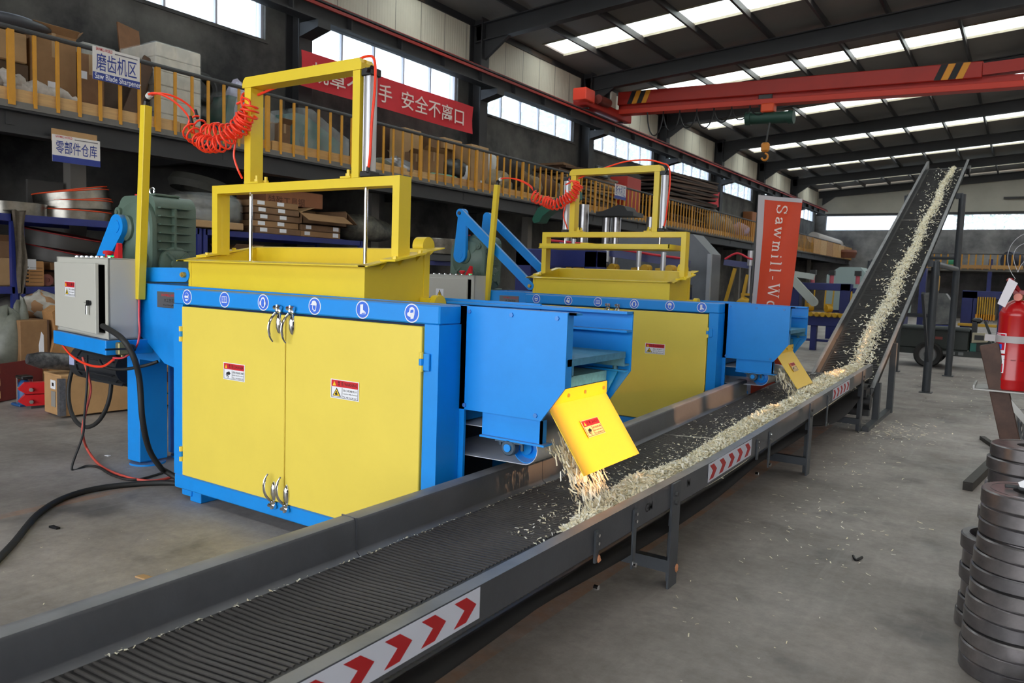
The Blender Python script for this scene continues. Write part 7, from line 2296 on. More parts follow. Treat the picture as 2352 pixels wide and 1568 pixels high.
# ---- orange flag
fy = 9.0
fl = thing('advert_flag', (-2.65, fy + 0.03, 0), 'tall orange feather flag with white vertical lettering behind the second machine', 'flag')
FO = mat('orange_flag_cloth', rgb(204, 62, 22), 0.65, var=0.10, scale=1.5)
f0, f1 = Vector((-2.579,9.000,2.606)), Vector((-2.155,9.000,2.555))
f2, f3 = Vector((-2.232,9.000,1.304)), Vector((-2.598,9.000,1.299))
def flagpt(a, t):
    L = f0.lerp(f3, t)
    R = f1.lerp(f2, t)
    return L.lerp(R, a) + Vector((0, 0.03 * sin(a * 5 + t * 4), 0))
rows = [[tuple(flagpt(a / 8, t / 20 * 1.75)) for a in range(9)] for t in range(21)]
part('cloth', MB().grid(rows).grid([[(p[0], p[1] + 0.004, p[2]) for p in r] for r in rows]), FO, fl, smooth=80, fix=False)
part('white_sleeve', MB().grid([[tuple(flagpt(a, t / 20 * 1.75) + Vector((0, -0.002, 0))) for a in (-0.16, -0.08, 0.0)] for t in range(21)]).grid([[tuple(flagpt(a, t / 20 * 1.75) + Vector((0, 0.01, 0))) for a in (-0.16, -0.08, 0.0)] for t in range(21)]), mat('flag_sleeve', rgb(176, 170, 172), 0.6), fl, smooth=80, fix=False)
part('top_hem', MB().grid([[tuple(flagpt(a / 8, t) + Vector((0, -0.006, 0))) for a in range(9)] for t in (0.0, 0.035)]), mat('flag_sleeve', rgb(176, 170, 172)), fl, fix=False)
part('pole', MB().cyl((f3.x - 0.12, fy + 0.03, 0.02), (f0.x - 0.07, fy + 0.03, f0.z + 0.02), 0.015, 8), DARKSTEEL, fl)
part('foot', MB().cyl((f3.x - 0.12, fy + 0.03, 0), (f3.x - 0.12, fy + 0.03, 0.06), 0.22, 24), BLACK, fl)
# serif letters, drawn upright as strokes then turned to read downwards
LET = {
    'S': ([[(0.78, 0.72), (0.72, 0.9), (0.5, 1.0), (0.25, 0.93), (0.17, 0.75), (0.3, 0.58), (0.6, 0.45), (0.78, 0.3), (0.72, 0.08), (0.47, 0.0), (0.22, 0.08), (0.14, 0.28)]], [(0.78, 0.72, 0.78, 0.98), (0.14, 0.02, 0.14, 0.28)], 0.95),
    'a': ([[(0.15, 0.48), (0.25, 0.62), (0.45, 0.64), (0.58, 0.55), (0.58, 0.1), (0.7, 0.02)], [(0.58, 0.38), (0.3, 0.32), (0.13, 0.2), (0.18, 0.05), (0.38, 0.02), (0.58, 0.14)]], [], 0.8),
    'w': ([[(0.1, 0.64), (0.32, 0.0), (0.52, 0.58), (0.72, 0.0), (0.94, 0.64)]], [(0.0, 0.64, 0.25, 0.64), (0.4, 0.64, 0.62, 0.64), (0.82, 0.64, 1.04, 0.64)], 1.1),
    'm': ([[(0.18, 0.0), (0.18, 0.64)], [(0.18, 0.5), (0.35, 0.64), (0.5, 0.55), (0.5, 0.0)], [(0.5, 0.5), (0.68, 0.64), (0.84, 0.55), (0.84, 0.0)]], [(0.06, 0.0, 0.3, 0.0), (0.4, 0.0, 0.62, 0.0), (0.73, 0.0, 0.96, 0.0), (0.06, 0.64, 0.18, 0.64)], 1.08),
    'i': ([[(0.2, 0.0), (0.2, 0.64)], [(0.2, 0.86), (0.2, 0.95)]], [(0.06, 0.0, 0.34, 0.0), (0.06, 0.64, 0.2, 0.64)], 0.48),
    'l': ([[(0.2, 0.0), (0.2, 1.0)]], [(0.06, 0.0, 0.34, 0.0), (0.06, 1.0, 0.2, 1.0)], 0.48),
    '-': ([[(0.1, 0.33), (0.4, 0.33)]], [], 0.6),
    'W': ([[(0.12, 1.0), (0.4, 0.0), (0.66, 0.9), (0.92, 0.0), (1.2, 1.0)]], [(0.0, 1.0, 0.3, 1.0), (0.5, 1.0, 0.8, 1.0), (1.04, 1.0, 1.32, 1.0)], 1.4),
    'o': ([[(0.35 + 0.24 * cos(t), 0.32 + 0.32 * sin(t)) for t in [i * pi / 8 for i in range(17)]]], [], 0.8),
    'r': ([[(0.2, 0.0), (0.2, 0.64)], [(0.2, 0.45), (0.36, 0.62), (0.52, 0.6)]], [(0.06, 0.0, 0.36, 0.0), (0.06, 0.64, 0.2, 0.64)], 0.62),
    'd': ([[(0.6, 0.0), (0.6, 1.0)], [(0.6, 0.5), (0.4, 0.64), (0.2, 0.52), (0.14, 0.3), (0.22, 0.08), (0.42, 0.0), (0.6, 0.14)]], [(0.46, 1.0, 0.6, 1.0), (0.6, 0.0, 0.74, 0.0)], 0.85),
}
pos = 0.0
Wd = (f1 - f0).length
DL = (f3 - f0).length
H = 0.30 * Wd
down = (f3 - f0).normalized()
for chx in 'Sawmill-World':
    strokes, serifs, adv = LET[chx]
    mb = MB()
    def P2(a, b):
        t = 0.085 * DL / 1.4 + pos + a * H
        return flagpt(0.34 + b * H / Wd, t / DL) + Vector((0, -0.012, 0))
    for s in strokes:
        for i in range(len(s) - 1):
            da, db = s[i + 1][0] - s[i][0], s[i + 1][1] - s[i][1]
            steep = abs(db) > abs(da) * 0.6
            w = 0.13 if steep and not (da * db > 0 and chx in 'wW') else 0.07
            mb.bar(P2(*s[i]), P2(*s[i + 1]), 0.004, w * H, (P2(*s[i + 1]) - P2(*s[i])).cross(Y3))
    for (a, b, c, d_) in serifs:
        q = P2(c, d_) - P2(a, b)
        mb.bar(P2(a, b), P2(c, d_), 0.004, 0.06 * H, q.cross(Y3))
    part('letter', mb, mat('flag_white', rgb(226, 206, 196), 0.6), fl)
    pos += (adv + 0.14) * H
# ---- line of navy machines beyond the flag
LG = mat('pale_green_grey', rgb(150, 168, 168), 0.5)
for k, (x0, x1, lab) in enumerate(((-5.15, -3.95, 'pale green grey chamfered housing standing behind the far navy frame'), (-3.75, -2.9, 'second pale green grey housing half hidden by the raised conveyor'))):
    h = thing('machine_housing', ((x0 + x1) / 2, 25.5, 0), lab, 'machine')
    w = x1 - x0
    part('housing', MB().prism([(x0, 0.9), (x1, 0.9), (x1, 1.9), (x1 - w * 0.22, 2.2), (x0 + w * 0.3, 2.2), (x0, 1.95)], (0, 25.0, 0), X3, Z3, 0, -1.0), LG, h)
    part('stand', MB().box(x0 + 0.05, x1 - 0.05, 25.1, 25.9, 0, 0.9), NAVY, h)
nm = thing('navy_line', (-4.7, 21.2, 0), 'navy machine with yellow hold down guides and a roller table beyond the flag', 'machine')
for x in (-4.95, -3.75):
    part('post', MB().box(x - 0.12, x + 0.12, 20.4, 20.7, 0, 1.68, 0.01), NAVY, nm)
part('header', MB().box(-5.1, -3.62, 20.4, 20.7, 1.5, 1.68, 0.01), NAVY, nm)
part('header', MB().box(-3.62, -2.9, 20.5, 20.8, 1.45, 1.58, 0.01), NAVY, nm)
part('table_beam', MB().box(-5.4, -3.6, 20.2, 20.5, 0.62, 0.85, 0.01), NAVY, nm)
part('table_beam', MB().box(-3.5, -2.9, 20.3, 20.6, 0.62, 0.85, 0.01), NAVY, nm)
for x in (-5.3, -4.4, -3.7):
    part('leg', MB().box(x - 0.07, x + 0.07, 20.25, 20.4, 0, 0.65), NAVY, nm)
for k in range(16):
    x = -5.3 + 0.14 * k
    part('roller', MB().cyl((x, 20.1, 0.9), (x + 0.1, 20.6, 0.9), 0.055, 10), YB, nm)
for k, x in enumerate((-4.55, -4.1, -3.5, -3.25)):
    part('guide', MB().bar((x - 0.1, 20.35, 1.05), (x - 0.09, 20.35, 1.5), 0.03, 0.03).bar((x + 0.08, 20.35, 1.05), (x + 0.1, 20.35, 1.5), 0.03, 0.03).bar((x - 0.1, 20.35, 1.15), (x + 0.1, 20.35, 1.15), 0.04, 0.04), YB, nm)
    part('press_roller', MB().cyl((x - 0.05, 20.3, 1.05), (x + 0.05, 20.4, 1.05), 0.09, 12), YB, nm)
    part('cylinder', MB().cyl((x, 20.5, 1.68), (x, 20.5, 1.92), 0.05, 10), mat('pink_cylinder', rgb(190, 90, 104), 0.5), nm)
    part('cylinder_cap', MB().box(x - 0.07, x + 0.07, 20.43, 20.57, 1.88, 2.0), BLACK, nm)
part('lower_tie', MB().box(-5.3, -3.7, 20.3, 20.36, 0.22, 0.28), NAVY, nm)
am = thing('swing_arm', (-4.9, 20.0, 1.0), 'pale grey swing arm with rounded end on the navy line machine', 'arm')
part('arm', MB().bar((-5.05, 20.1, 1.85), (-4.4, 20.1, 1.2), 0.1, 0.2).cyl((-5.05, 20.05, 1.85), (-5.05, 20.15, 1.85), 0.11, 16).cyl((-4.4, 20.05, 1.2), (-4.4, 20.15, 1.2), 0.1, 16), mat('pale_arm_grey', rgb(176, 182, 178), 0.45), am)
part('arm_bracket', MB().bar((-5.05, 20.2, 1.9), (-4.45, 20.2, 1.82), 0.1, 0.14), mat('pale_arm_grey', rgb(176, 182, 178)), am)
cbn = thing('green_cabinet', (-5.4, 21.0, 0), 'dark cabinet with a teal side just right of the flag', 'cabinet')
part('body', MB().box(-5.75, -5.15, 20.6, 21.2, 0, 1.3, 0.01), BLACK, cbn)
part('teal_panel', MB().box(-5.75, -5.55, 20.58, 20.6, 0.85, 1.28), mat('teal_panel_paint', rgb(40, 120, 110), 0.5), cbn)
part('blue_base', MB().box(-5.8, -5.0, 20.5, 20.6, 0.55, 0.95), NAVY, cbn)

# ---- end of the hall: gallery, machines and a three wheeled cart
eg = thing('trim_31', (-3.0, 50.5, 3.0), None, None, kind='structure')
EX0, EX1 = -6.3, 3.0
part('gallery_slab', MB().box(EX0, EX1, 50.0, YEND, 2.72, 2.86), GAL, eg)
part('post', MB().box(-1.95, -1.75, 50.1, 50.3, 0, 3.4), RACKBLUE, eg)
gr2 = thing('guard_rail', (-3.0, 50.0, 2.86), 'far guard rail with orange uprights on the end wall gallery', 'railing')
up2 = meshdata('upright', MB().box(-0.035, 0.035, -0.012, 0.012, -0.05, 0.8), ORANGE)
x = EX0
while x < EX1:
    inst('upright', up2, gr2, (x + 3.0, 0, 0))
    x += 0.34
part('handrail', MB().cyl((EX0, 50.0, 3.66), (EX1, 50.0, 3.66), 0.03, 8), DARKSTEEL, gr2)
for k in range(5):
    part('toe_board', MB().box(EX0 + k * 1.5, EX0 + k * 1.5 + 1.46, 49.95, 49.98, 2.86, 3.06), TOE[k % 3], gr2)
def far_blob(x, y, z, r, m, label, cat, nm, seed):
    return bundle(nm, x, y, z, r, seed, m, label, cat, 0.15)
solo('cable_drum', MB().cyl((-1.1, 51, 3.36), (-0.7, 51.4, 3.36), 0.5, 22), mat('blue_black_drum', rgb(52, 56, 74), 0.6), 'dark round cable drum on the end wall gallery', 'drum')
solo('green_barrel', MB().cyl((-4.0, 51, 3.12), (-3.4, 51.2, 3.12), 0.26, 18), mat('bright_green_barrel', rgb(30, 130, 90), 0.5), 'small green barrel lying on the end wall gallery', 'barrel')
far_blob(0.3, 50.6, 2.86, (0.7, 0.4, 0.22), mat('blue_grey_sheet', rgb(90, 100, 120), 0.6), 'blue grey sheet spilling from the dark cable drum', 'sheet', 'plastic_sheet', 3)
solo('gas_bottle', MB().lathe([(0.13, 0), (0.13, 0.5), (0.05, 0.66), (0.04, 0.75), (0, 0.76)], (0.45, 51, 2.86), (0, 0, 1), 14), mat('dull_red_bottle', rgb(120, 40, 36), 0.5), 'dull red pointed bottle on the end wall gallery', 'bottle')
far_blob(-4.8, 51, 2.86, (0.5, 0.4, 0.32), DARKSTEEL, 'dark machine lump on the end wall gallery left of the green barrel', 'machine part', 'machine_lump', 6)
solo('clay_pot', MB().lathe([(0.5, 0), (0.62, 0.35), (0.55, 0.5), (0.3, 0.52)], (-9.9, 53.5, MZ), (0, 0, 1), 18), mat('brown_pot', rgb(126, 78, 60), 0.7), 'brown round basket at the far end of the left gallery', 'basket')
nb = thing('navy_press', (-1.0, 27.0, 0), 'navy blue machine with hanging yellow wires left of the fire extinguisher', 'machine')
q = 26.0
x0, x1 = -1.595, -0.577
part('post', MB().box(x0, x0 + 0.3, 26, 26.4, 0, 1.604, 0.01), NAVY, nb)
part('post', MB().box(-1.333, -1.214, 26, 26.4, 0, 1.604, 0.01), NAVY, nb)
part('post', MB().box(-0.671, -0.556, 26, 26.4, 0, 1.590, 0.01), NAVY, nb)
part('header', MB().box(x0, x1, 26, 26.4, 1.394, 1.618, 0.01), NAVY, nb)
part('side_panel', MB().box(x0 + 0.3, -1.322, 26.1, 26.3, 1.188, 1.604), NAVY, nb)
part('hood', MB().prism([(-1.265, 1.058), (-1.265, 1.336), (-0.962, 1.463), (-0.727, 1.423), (-0.727, 0.798), (-1.265, 0.766)], (0, 26.3, 0), X3, Z3, 0, -0.1), mat('pale_hood', rgb(140, 136, 124), 0.5), nb)
for k in range(8):
    xx = -1.181 + k * (-0.779 - -1.181) / 7
    part('yellow_wire', MB().cyl((xx, 25.9, 0.793), (xx, 25.9, 1.450), 0.02, 5), YB, nb)
    part('wire_weight', MB().box(xx - 0.04, xx + 0.04, 25.85, 25.95, 0.793, 0.954), mat('amber_sun_tint', rgb(220, 150, 30), 0.5), nb)  # amber of the low sun is put into this colour
part('yellow_tray', MB().box(-1.633, -0.672, 25.7, 26.0, 0.602, 0.676, 0.01), YB, nb)
part('grille', MB().box(x0 + 0.32, -1.344, 26.15, 26.2, 0.6, 1.103), BLACK, nb)
dm = thing('dusty_machine', (-2.4, 22.5, 0), 'grey dust covered machine cover behind the legs of the raised conveyor', 'machine')
DU = mat('dusty_clear_cover', rgb(118, 118, 116), 0.5, col2=rgb(70, 72, 74), scale=3, bump=0.3, bscale=8)
part('cover', MB().prism([(-2.169, 0.726), (-2.169, 1.525), (-1.709, 1.522), (-1.595, 1.354), (-1.595, 0.762)], (0, 22, 0), X3, Z3, 0, -0.6), DU, dm)
part('stand', MB().box(-2.174, -1.523, 22, 22.6, 0, 0.743), NAVY, dm)
part('blue_mast', MB().box(-2.326, -2.189, 22.2, 22.5, 0, 2.151), NAVY, dm)
part('yellow_column', MB().box(-2.072, -1.897, 22.2, 22.5, 1.578, 1.971, 0.02), YB, dm)
part('column_base', MB().box(-2.076, -1.902, 22.25, 22.5, 0.5, 1.578), BLACK, dm)
for k in range(4):
    part('red_label', MB().box(-2.051 + 0.08 * (k % 2), -2.051 + 0.06 + 0.08 * (k % 2), 21.98, 22.0, 1.031 + 0.12 * (k // 2), 1.031 + 0.09 + 0.12 * (k // 2)), RED, dm)
# cart
ct = thing('cargo_tricycle', (-1.6, 18.0, 0), 'dark green cargo tricycle parked behind the raised conveyor legs', 'tricycle')
CG_ = mat('dark_green_cart', rgb(42, 48, 44), 0.5, var=0.2)
cy0 = 18.2
cx0, cx1 = -2.377, -0.931
zb0, zb1 = 0.382, 0.818
part('cargo_box', MB().box(cx0, cx1, cy0, cy0 + 1.1, zb0, zb1, 0.02), CG_, ct)
part('top_tube', MB().cyl((cx0, cy0 - 0.03, zb1), (cx1, cy0 - 0.03, zb1), 0.05, 12), mat('cart_grey_tube', rgb(70, 76, 76), 0.45), ct)
part('lower_rail', MB().box(cx0, cx1 + 0.4, cy0 - 0.02, cy0 + 0.05, zb0 - 0.12, zb0), CG_, ct)
wc = Vector((-1.640,18.150,0.187))
for yy in (18.12, 19.2):
    w_ = part('wheel', MB().lathe([(0.17, -0.05), (0.24, -0.07), (0.27, -0.04), (0.27, 0.04), (0.24, 0.07), (0.17, 0.05), (0.17, -0.05)], (wc.x, yy, 0.27), (0, 1, 0), 28, caps=False), RUBBER, ct)
    part('rim', MB().lathe([(0.18, -0.03), (0.16, -0.04), (0.1, -0.01), (0.06, -0.05), (0.0, -0.05)], (wc.x, yy, 0.27), (0, 1, 0), 24), mat('rim_grey', rgb(120, 120, 120), 0.4, 0.5), w_)
    part('hub', MB().cyl((wc.x, yy - 0.07, 0.27), (wc.x, yy - 0.04, 0.27), 0.05, 12), mat('hub_red', rgb(170, 40, 36), 0.5), w_)
part('mudguard', MB().lathe([(0.31, -0.09), (0.31, 0.09)], (wc.x, 18.15, 0.27), (0, 1, 0), 20, 0, 2 * pi), CG_, ct) if False else None
fx = -0.650
w_ = part('wheel', MB().lathe([(0.2, -0.04), (0.24, -0.05), (0.27, 0), (0.24, 0.05), (0.2, 0.04), (0.2, -0.04)], (fx + 0.25, 18.7, 0.27), (0, 1, 0), 26, caps=False), RUBBER, ct)
part('front_fork', MB().bar((fx + 0.25, 18.63, 0.27), (fx - 0.05, 18.63, 1.0), 0.04, 0.05), CG_, ct)
part('driver_body', MB().box(cx1, fx + 0.1, 18.3, 19.0, 0.35, 0.62, 0.03), CG_, ct)
part('teal_panel', MB().box(-0.907, -0.801, 18.25, 18.28, 0.3, 0.55), mat('teal_panel_paint', rgb(40, 120, 110)), ct)
part('white_frame', MB().prism([(-0.880, 0.567), (-0.880, 0.768), (-0.655, 0.775), (-0.567, 0.669), (-0.611, 0.596)], (0, 18.1, 0), X3, Z3, 0, -0.15), mat('cream_plastic', rgb(176, 168, 142), 0.5), ct)
part('dark_opening', MB().box(-0.836, -0.671, 18.08, 18.1, 0.630, 0.726), BLACK, ct)
part('seat', MB().box(cx1 + 0.0, fx - 0.1, 18.4, 18.9, 0.95, 1.05, 0.03).box(cx1 + 0.02, cx1 + 0.1, 18.4, 18.9, 0.62, 1.0), BLACK, ct)
for k in range(4):
    part('reflector', MB().box(-1.551 + 0.15 * k, -1.551 + 0.09 + 0.15 * k, 18.17, 18.2, zb0 - 0.09, zb0 - 0.03), mat('grey_reflector', rgb(110, 112, 112), 0.4), ct)
part('red_plate', MB().box(-1.537, -1.403, 18.18, 18.2, 0.588, 0.642), mat('dull_red_plate', rgb(130, 60, 54), 0.5), ct)

# ================================================================== right hand foreground
SR = mat('turned_steel', rgb(150, 145, 146), 0.30, 0.8, var=0.45, scale=5)
SRD = mat('dull_turned_steel', rgb(128, 125, 127), 0.36, 0.8, var=0.4, scale=6)
def ring_thing(c, r, h, label, group, m, hole=0.06, lean=0.0):
    t = thing('steel_disc', (c[0], c[1], c[2]), label, 'disc', group)
    part('disc', MB().ring((c[0], c[1], c[2]), hole, r, h, n=48, ch=0.006), m, t, smooth=40)
    part('top_recess', MB().ring((c[0], c[1], c[2] + h), r * 0.80, r * 0.82, 0.002, n=40), m, t)
    return t
ordw = ['lowest', 'second', 'third', 'fourth', 'fifth', 'sixth', 'seventh', 'eighth', 'ninth', 'tenth', 'eleventh', 'topmost']
# front stack: leans away a little as it rises
z = 0.0
hs = [0.068, 0.065, 0.066, 0.066, 0.07, 0.062, 0.064, 0.066, 0.066, 0.064, 0.064, 0.07]
left = [-0.140, -0.143, -0.136, -0.136, -0.132, -0.122, -0.125, -0.118, -0.110, -0.108, -0.106, -0.108]
for k in range(12):
    r = 0.190 if k < 7 else (0.182 if k < 9 else 0.172)
    ring_thing((left[k] + r + 0.004, 3.80 - 0.008 * (k % 3), z), r, hs[k] - 0.003, '%s turned steel disc of the tall front stack at the right edge' % ordw[k], 'discs in the tall front stack', SR if k % 3 else SRD)
    z += hs[k]
ztop = z
solo('paper_scrap', MB().prism([(0, 0), (0.10, -0.02), (0.09, 0.10), (-0.01, 0.02)], (0.03, 3.70, ztop + 0.03), Vector((0.9, 0.2, -0.05)).normalized(), Vector((0.1, 0.6, 0.6)).normalized(), 0, 0.001), WHITE, 'white paper scrap lying on the tall front disc stack', 'paper')
solo('steel_rod', MB().cyl((-0.02, 3.78, ztop + 0.008), (0.18, 3.84, ztop + 0.008), 0.008, 10).cyl((0.03, 3.76, ztop + 0.02), (0.12, 3.74, ztop + 0.02), 0.018, 12), DARKSTEEL, 'dark bolt and rod lying on the tall front disc stack', 'rod')
# second stack behind
z = 0.0
for k in range(12):
    r = 0.175 if k in (0, 1, 2, 10, 11) else 0.165
    h = 0.069
    ring_thing((-0.118 + 0.012 * (k % 2) - 0.02 * (k < 8) + r, 4.72, z), r, h - 0.003, '%s turned steel disc of the second stack, behind the front one' % ordw[k], 'discs in the second stack', SRD if k % 4 == 1 else SR)
    z += h
solo('paper_scrap', MB().prism([(0, 0), (0.09, 0.0), (0.08, 0.07), (0.01, 0.06)], (0.05, 4.66, z + 0.01), X3, Vector((0, 0.7, 0.5)).normalized(), 0, 0.001), WHITE, 'lilac white paper scrap on the second disc stack', 'paper')
# low stack between, left
z = 0.0
for k in range(6):
    r = 0.175
    h = 0.075
    ring_thing((-0.185 + 0.008 * k % 0.02 + r, 4.28, z), r, h - 0.003, '%s steel ring of the low stack wedged between the two tall stacks' % ordw[k], 'rings in the low stack', SRD if k % 2 else SR, 0.14)
    z += h
ring_thing((0.125, 3.30, 0.0), 0.17, 0.10, 'single steel disc on the floor at the bottom right corner', None, SR)
solo('square_tube', MB().bar((-0.29, 7.15, 0.035), (-0.13, 8.6, 0.035), 0.07, 0.07).box(-0.315, -0.265, 7.145, 7.15, 0.012, 0.058), mat('dusty_dark_steel', rgb(64, 60, 56), 0.6, 0.4, var=0.4), 'dark square steel tube lying on the floor left of the disc stacks', 'tube')
solo('steel_bar', MB().bar((-0.300,9.762,0.020), (-0.169,9.305,0.020), 0.05, 0.04), mat('dusty_dark_steel', rgb(64, 60, 56)), 'short dark bar end on the floor behind the second disc stack', 'bar')
# extinguisher on its welded stand
es = thing('extinguisher_stand', (0.0, 5.5, 0), 'rusty welded steel stand with a tray holding the fire extinguisher', 'stand')
ey = 5.5
zt_ = 1.025
a0, a1 = Vector((-0.173,5.450,1.288)), Vector((-0.032,5.450,0.751))
dd = (a1 - a0)
a2 = a0 + dd * (a0.z / (a0.z - a1.z))
part('leaning_channel', MB().bar(a0, a2, 0.09, 0.10, (1, 0, 0.3), 0.004), RUST, es)
part('tray', MB().box(-0.235, 0.2, 5.36, 5.66, zt_ - 0.012, zt_, 0.002).box(-0.235, -0.225, 5.36, 5.66, zt_, zt_ + 0.02), mat('grey_tray_steel', rgb(140, 138, 134), 0.4, 0.6), es)
part('brace', MB().bar((-0.09, 5.42, zt_ - 0.02), (0.16, 5.42, 0.72), 0.02, 0.035), mat('grey_tray_steel', rgb(140, 138, 134)), es)
part('back_post', MB().box(0.12, 0.18, 5.6, 5.66, 0, 1.75), RUST, es)
part('holding_band', MB().ring((-0.045, 5.48, 1.305), 0.094, 0.1, 0.04, n=36).box(-0.20, -0.10, 5.48, 5.485, 1.305, 1.345), mat('grey_band', rgb(170, 164, 164), 0.5), es)
fe = thing('fire_extinguisher', (-0.045, 5.48, zt_), 'red fire extinguisher with a white tag on the stand at the right edge', 'fire extinguisher')
FRED = mat('extinguisher_red', rgb(172, 6, 14), 0.3, coat=0.2)
part('body', MB().lathe([(0.0, 0.0), (0.088, 0.0), (0.091, 0.015), (0.091, 0.05), (0.0925, 0.055), (0.0925, 0.065), (0.091, 0.07), (0.091, 0.43), (0.0925, 0.435), (0.0925, 0.445), (0.089, 0.46), (0.07, 0.50), (0.04, 0.525), (0.03, 0.53), (0.0, 0.535)], (-0.045, 5.48, zt_ + 0.002), (0, 0, 1), 40), FRED, fe, smooth=50)
part('neck', MB().cyl((-0.045, 5.48, zt_ + 0.525), (-0.045, 5.48, zt_ + 0.57), 0.024, 16), mat('brass_neck', rgb(180, 150, 80), 0.35, 0.8), fe)
part('valve_lever', MB().bar((-0.045, 5.48, zt_ + 0.575), (-0.10, 5.43, zt_ + 0.655), 0.03, 0.02).box(-0.075, 0.02, 5.46, 5.5, zt_ + 0.565, zt_ + 0.59), mat('dark_red_lever', rgb(140, 16, 24), 0.4), fe)
part('gauge', MB().cyl((-0.045, 5.45, zt_ + 0.55), (-0.05, 5.41, zt_ + 0.55), 0.022, 14), mat('orange_gauge', rgb(206, 110, 90), 0.4), fe)
tgp = [Vector((-0.100,5.360,1.685)), Vector((-0.055,5.360,1.656)), Vector((-0.108,5.360,1.513)), Vector((-0.147,5.360,1.534))]
part('white_tag', MB().add([tuple(p) for p in tgp] + [tuple(p + Vector((0, 0.002, 0))) for p in tgp], [(0, 1, 2, 3), (7, 6, 5, 4), (0, 4, 5, 1), (1, 5, 6, 2), (2, 6, 7, 3), (3, 7, 4, 0)]), mat('tag_white', rgb(206, 200, 206), 0.4), fe)
def curved_label(name, z0, z1, a0_, a1_, m, r, par):
    vs, fs = [], []
    n = 12
    for i in range(n + 1):
        an = a0_ + (a1_ - a0_) * i / n
        for z_ in (z0, z1):
            vs.append((-0.045 + r * cos(an), 5.48 + r * sin(an), zt_ + z_))
    for i in range(n):
        fs.append((2 * i, 2 * i + 2, 2 * i + 3, 2 * i + 1))
    return part(name, MB().add(vs, fs), m, par, fix=False)
la, lb = radians(-190), radians(-118)
l1 = curved_label('instruction_label', 0.215, 0.335, la, lb, WHITE, 0.0932, fe)
curved_label('label_field', 0.235, 0.33, la, lb - 0.06, mat('label_crimson', rgb(196, 20, 50), 0.4), 0.0936, l1)
curved_label('label_picture', 0.24, 0.27, radians(-150), radians(-132), PICTO, 0.094, l1)
for k in range(5):
    curved_label('label_line', 0.285 + 0.009 * k, 0.289 + 0.009 * k, radians(-185), radians(-140), WHITE, 0.094, l1)
l2 = curved_label('inspection_label', 0.10, 0.205, la, lb, WHITE, 0.0932, fe)
curved_label('label_field', 0.105, 0.155, la, lb - 0.08, mat('label_crimson', rgb(196, 20, 50)), 0.0936, l2)
for k in range(3):
    curved_label('label_line', 0.165 + 0.010 * k, 0.169 + 0.010 * k, radians(-185), radians(-145), INK, 0.094, l2)
curved_label('colour_band', 0.177, 0.183, 0, 2 * pi, mat('dark_red_band', rgb(130, 10, 16), 0.4), 0.0934, fe)
wl_ = thing('wire_coil', (-0.02, 5.58, 1.2), 'loops of thin pale wire rising above the extinguisher', 'wire')
WIRE = mat('pale_wire', rgb(150, 150, 152), 0.45, 0.3)
for k, (pa, pb, pc, pd) in enumerate((((2334, 640), (2306, 610), (2310, 555), (2352, 535)), ((2340, 625), (2328, 590), (2322, 568), (2352, 558)), ((2338, 625), (2345, 600), (2360, 590), (2375, 580)))):
    pass
part('loop', MB().tube(bez((-0.072,5.580,1.684), (-0.151,5.580,1.788), (-0.134,5.580,1.919), (-0.028,5.580,1.963), 16), 0.0018, 5), WIRE, wl_)
part('loop', MB().tube(bez((-0.062,5.580,1.724), (-0.104,5.580,1.815), (-0.109,5.580,1.877), (-0.023,5.580,1.904), 16), 0.0018, 5), WIRE, wl_)
part('loop', MB().tube(bez((-0.062,5.580,1.724), (-0.051,5.580,1.776), (-0.037,5.580,1.795), (0.000,5.580,1.821), 10), 0.0018, 5), WIRE, wl_)
part('loop', MB().tube(bez((-0.077,5.580,1.684), (-0.060,5.580,1.580), (-0.017,5.600,1.477), (0.13, 5.62, 1.2), 10), 0.0018, 5), WIRE, wl_)
cw = thing('wire_coil', (0.05, 5.75, 0.0), 'bundle of coiled grey wire below the extinguisher tray', 'wire')
for k in range(14):
    an0 = k * 0.4
    rr = 0.16 + 0.012 * (k % 5)
    part('wire_turn', MB().tube([(0.04 + 0.012 * sin(k * 2.1) + 0.03 * cos(t + an0), 5.78 + rr * 0.5 * cos(t), 0.62 + rr * 1.2 * sin(t) + 0.01 * k % 0.03) for t in [i * 2 * pi / 22 for i in range(22)]], 0.0035, 5, True), mat('grey_wire', rgb(150, 150, 152), 0.4, 0.7), cw)
part('hook', MB().bar((0.10, 5.78, 0.84), (0.15, 5.65, 0.98), 0.015, 0.015), mat('blue_hook', rgb(60, 90, 150), 0.4), cw)

# ================================================================== cables and scraps on the floor
def floor_cable(name, pts, r, m, label, cat='cable'):
    return solo(name, MB().tube(spline(pts, 8), r, 8), m, label, cat, smooth=80)
floor_cable('power_cable', [(-5.474,2.970,1.144), (-5.116,2.900,1.090), (-5.026,2.930,0.976), (-5.034,2.980,0.807), (-5.034,3.000,0.531), (-5.089,3.080,0.295), (-5.081,3.160,0.149), (-5.091,3.220,0.098), (-4.95, 3.3, 0.02), (-4.82, 3.36, 0.02)], 0.02, RUBBER, 'thick black cable dropping from the cabinet door past the blue pedestal to the floor')
floor_cable('power_cable', [(-4.333, 1.761, 0.02), (-4.597, 1.979, 0.02), (-5.044, 2.324, 0.02), (-5.278, 2.627, 0.02), (-5.288, 2.931, 0.02), (-5.046, 3.246, 0.02), (-4.72, 3.18, 0.02)], 0.02, RUBBER, 'thick dark cable snaking across the floor at the lower left')
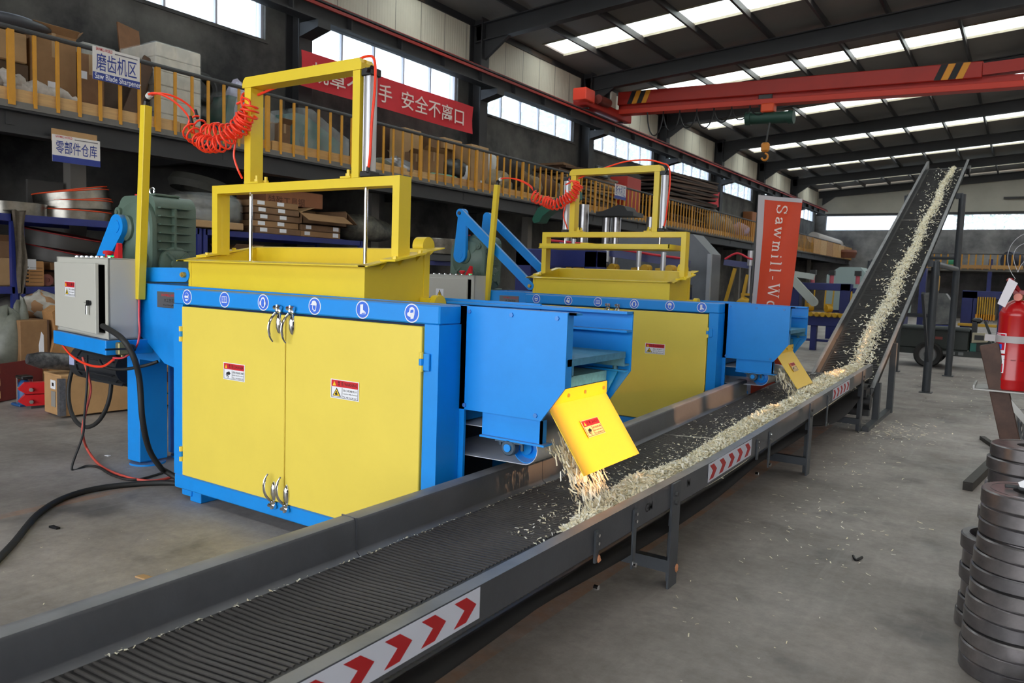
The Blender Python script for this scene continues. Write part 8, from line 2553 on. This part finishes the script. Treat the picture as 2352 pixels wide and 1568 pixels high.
floor_cable('signal_cable', [(-6.131,3.200,0.864), (-6.137,3.200,0.638), (-6.085,3.150,0.407), (-6.019,3.100,0.251), (-5.992, 3.001, 0.012), (-5.999, 3.120, 0.012), (-5.881, 3.152, 0.012), (-5.587, 3.098, 0.012), (-5.359, 3.134, 0.012), (-5.387, 3.375, 0.012)], 0.009, RUBBER, 'thin black cable hanging under the cabinet and kinking on the floor')
floor_cable('air_line', [(-6.294,3.250,0.829), (-6.199,3.250,0.662), (-6.124,3.220,0.568), (-6.130,3.180,0.398), (-6.115,3.150,0.265), (-6.361, 3.310, 0.06), (-5.946, 3.194, 0.012), (-5.534, 3.135, 0.012), (-5.250, 3.186, 0.012), (-5.231, 3.365, 0.012)], 0.010, mat('faded_red_hose', rgb(206, 84, 70), 0.5), 'faded red air line hanging under the cabinet and trailing to the machine', 'hose')
floor_cable('signal_cable', [(-5.767, 3.1, 0.86), (-5.695,3.100,0.819), (-5.549,3.150,0.810), (-5.348,3.200,0.850), (-5.252,3.250,0.887)], 0.012, RUBBER, 'black cable sagging under the cabinet shelf towards the machine')
solo('scrap_chip', MB().prism([(0, 0), (0.07, 0.01), (0.075, 0.03), (0.03, 0.025), (0.0, 0.03)], (-4.778, 2.254, 0.001), X3, Y3, 0, 0.012), BLACK, 'small black scrap on the floor at the lower left', 'scrap')
solo('scrap_chip', MB().prism([(0, 0), (0.09, 0.01), (0.08, 0.05), (0.01, 0.04)], (-3.684, 2.150, 0.001), X3, Y3, 0, 0.008), CARD3, 'pale card scrap on the floor just behind the far conveyor rail', 'scrap')
solo('scrap_chip', MB().tube(spline([(-0.749, 4.882, 0.01), (-0.725, 4.829, 0.006), (-0.701, 4.884, 0.012)], 4), 0.008, 6), BLACK, 'small black curl of scrap on the bare floor at the right', 'scrap')
solo('scrap_chip', MB().prism([(0, 0), (0.04, 0.01), (0.035, 0.035), (0.005, 0.025)], (-6.253, 3.396, 0.001), X3, Y3, 0, 0.006), WHITE, 'white paper fleck on the floor left of the blue pedestal', 'scrap')
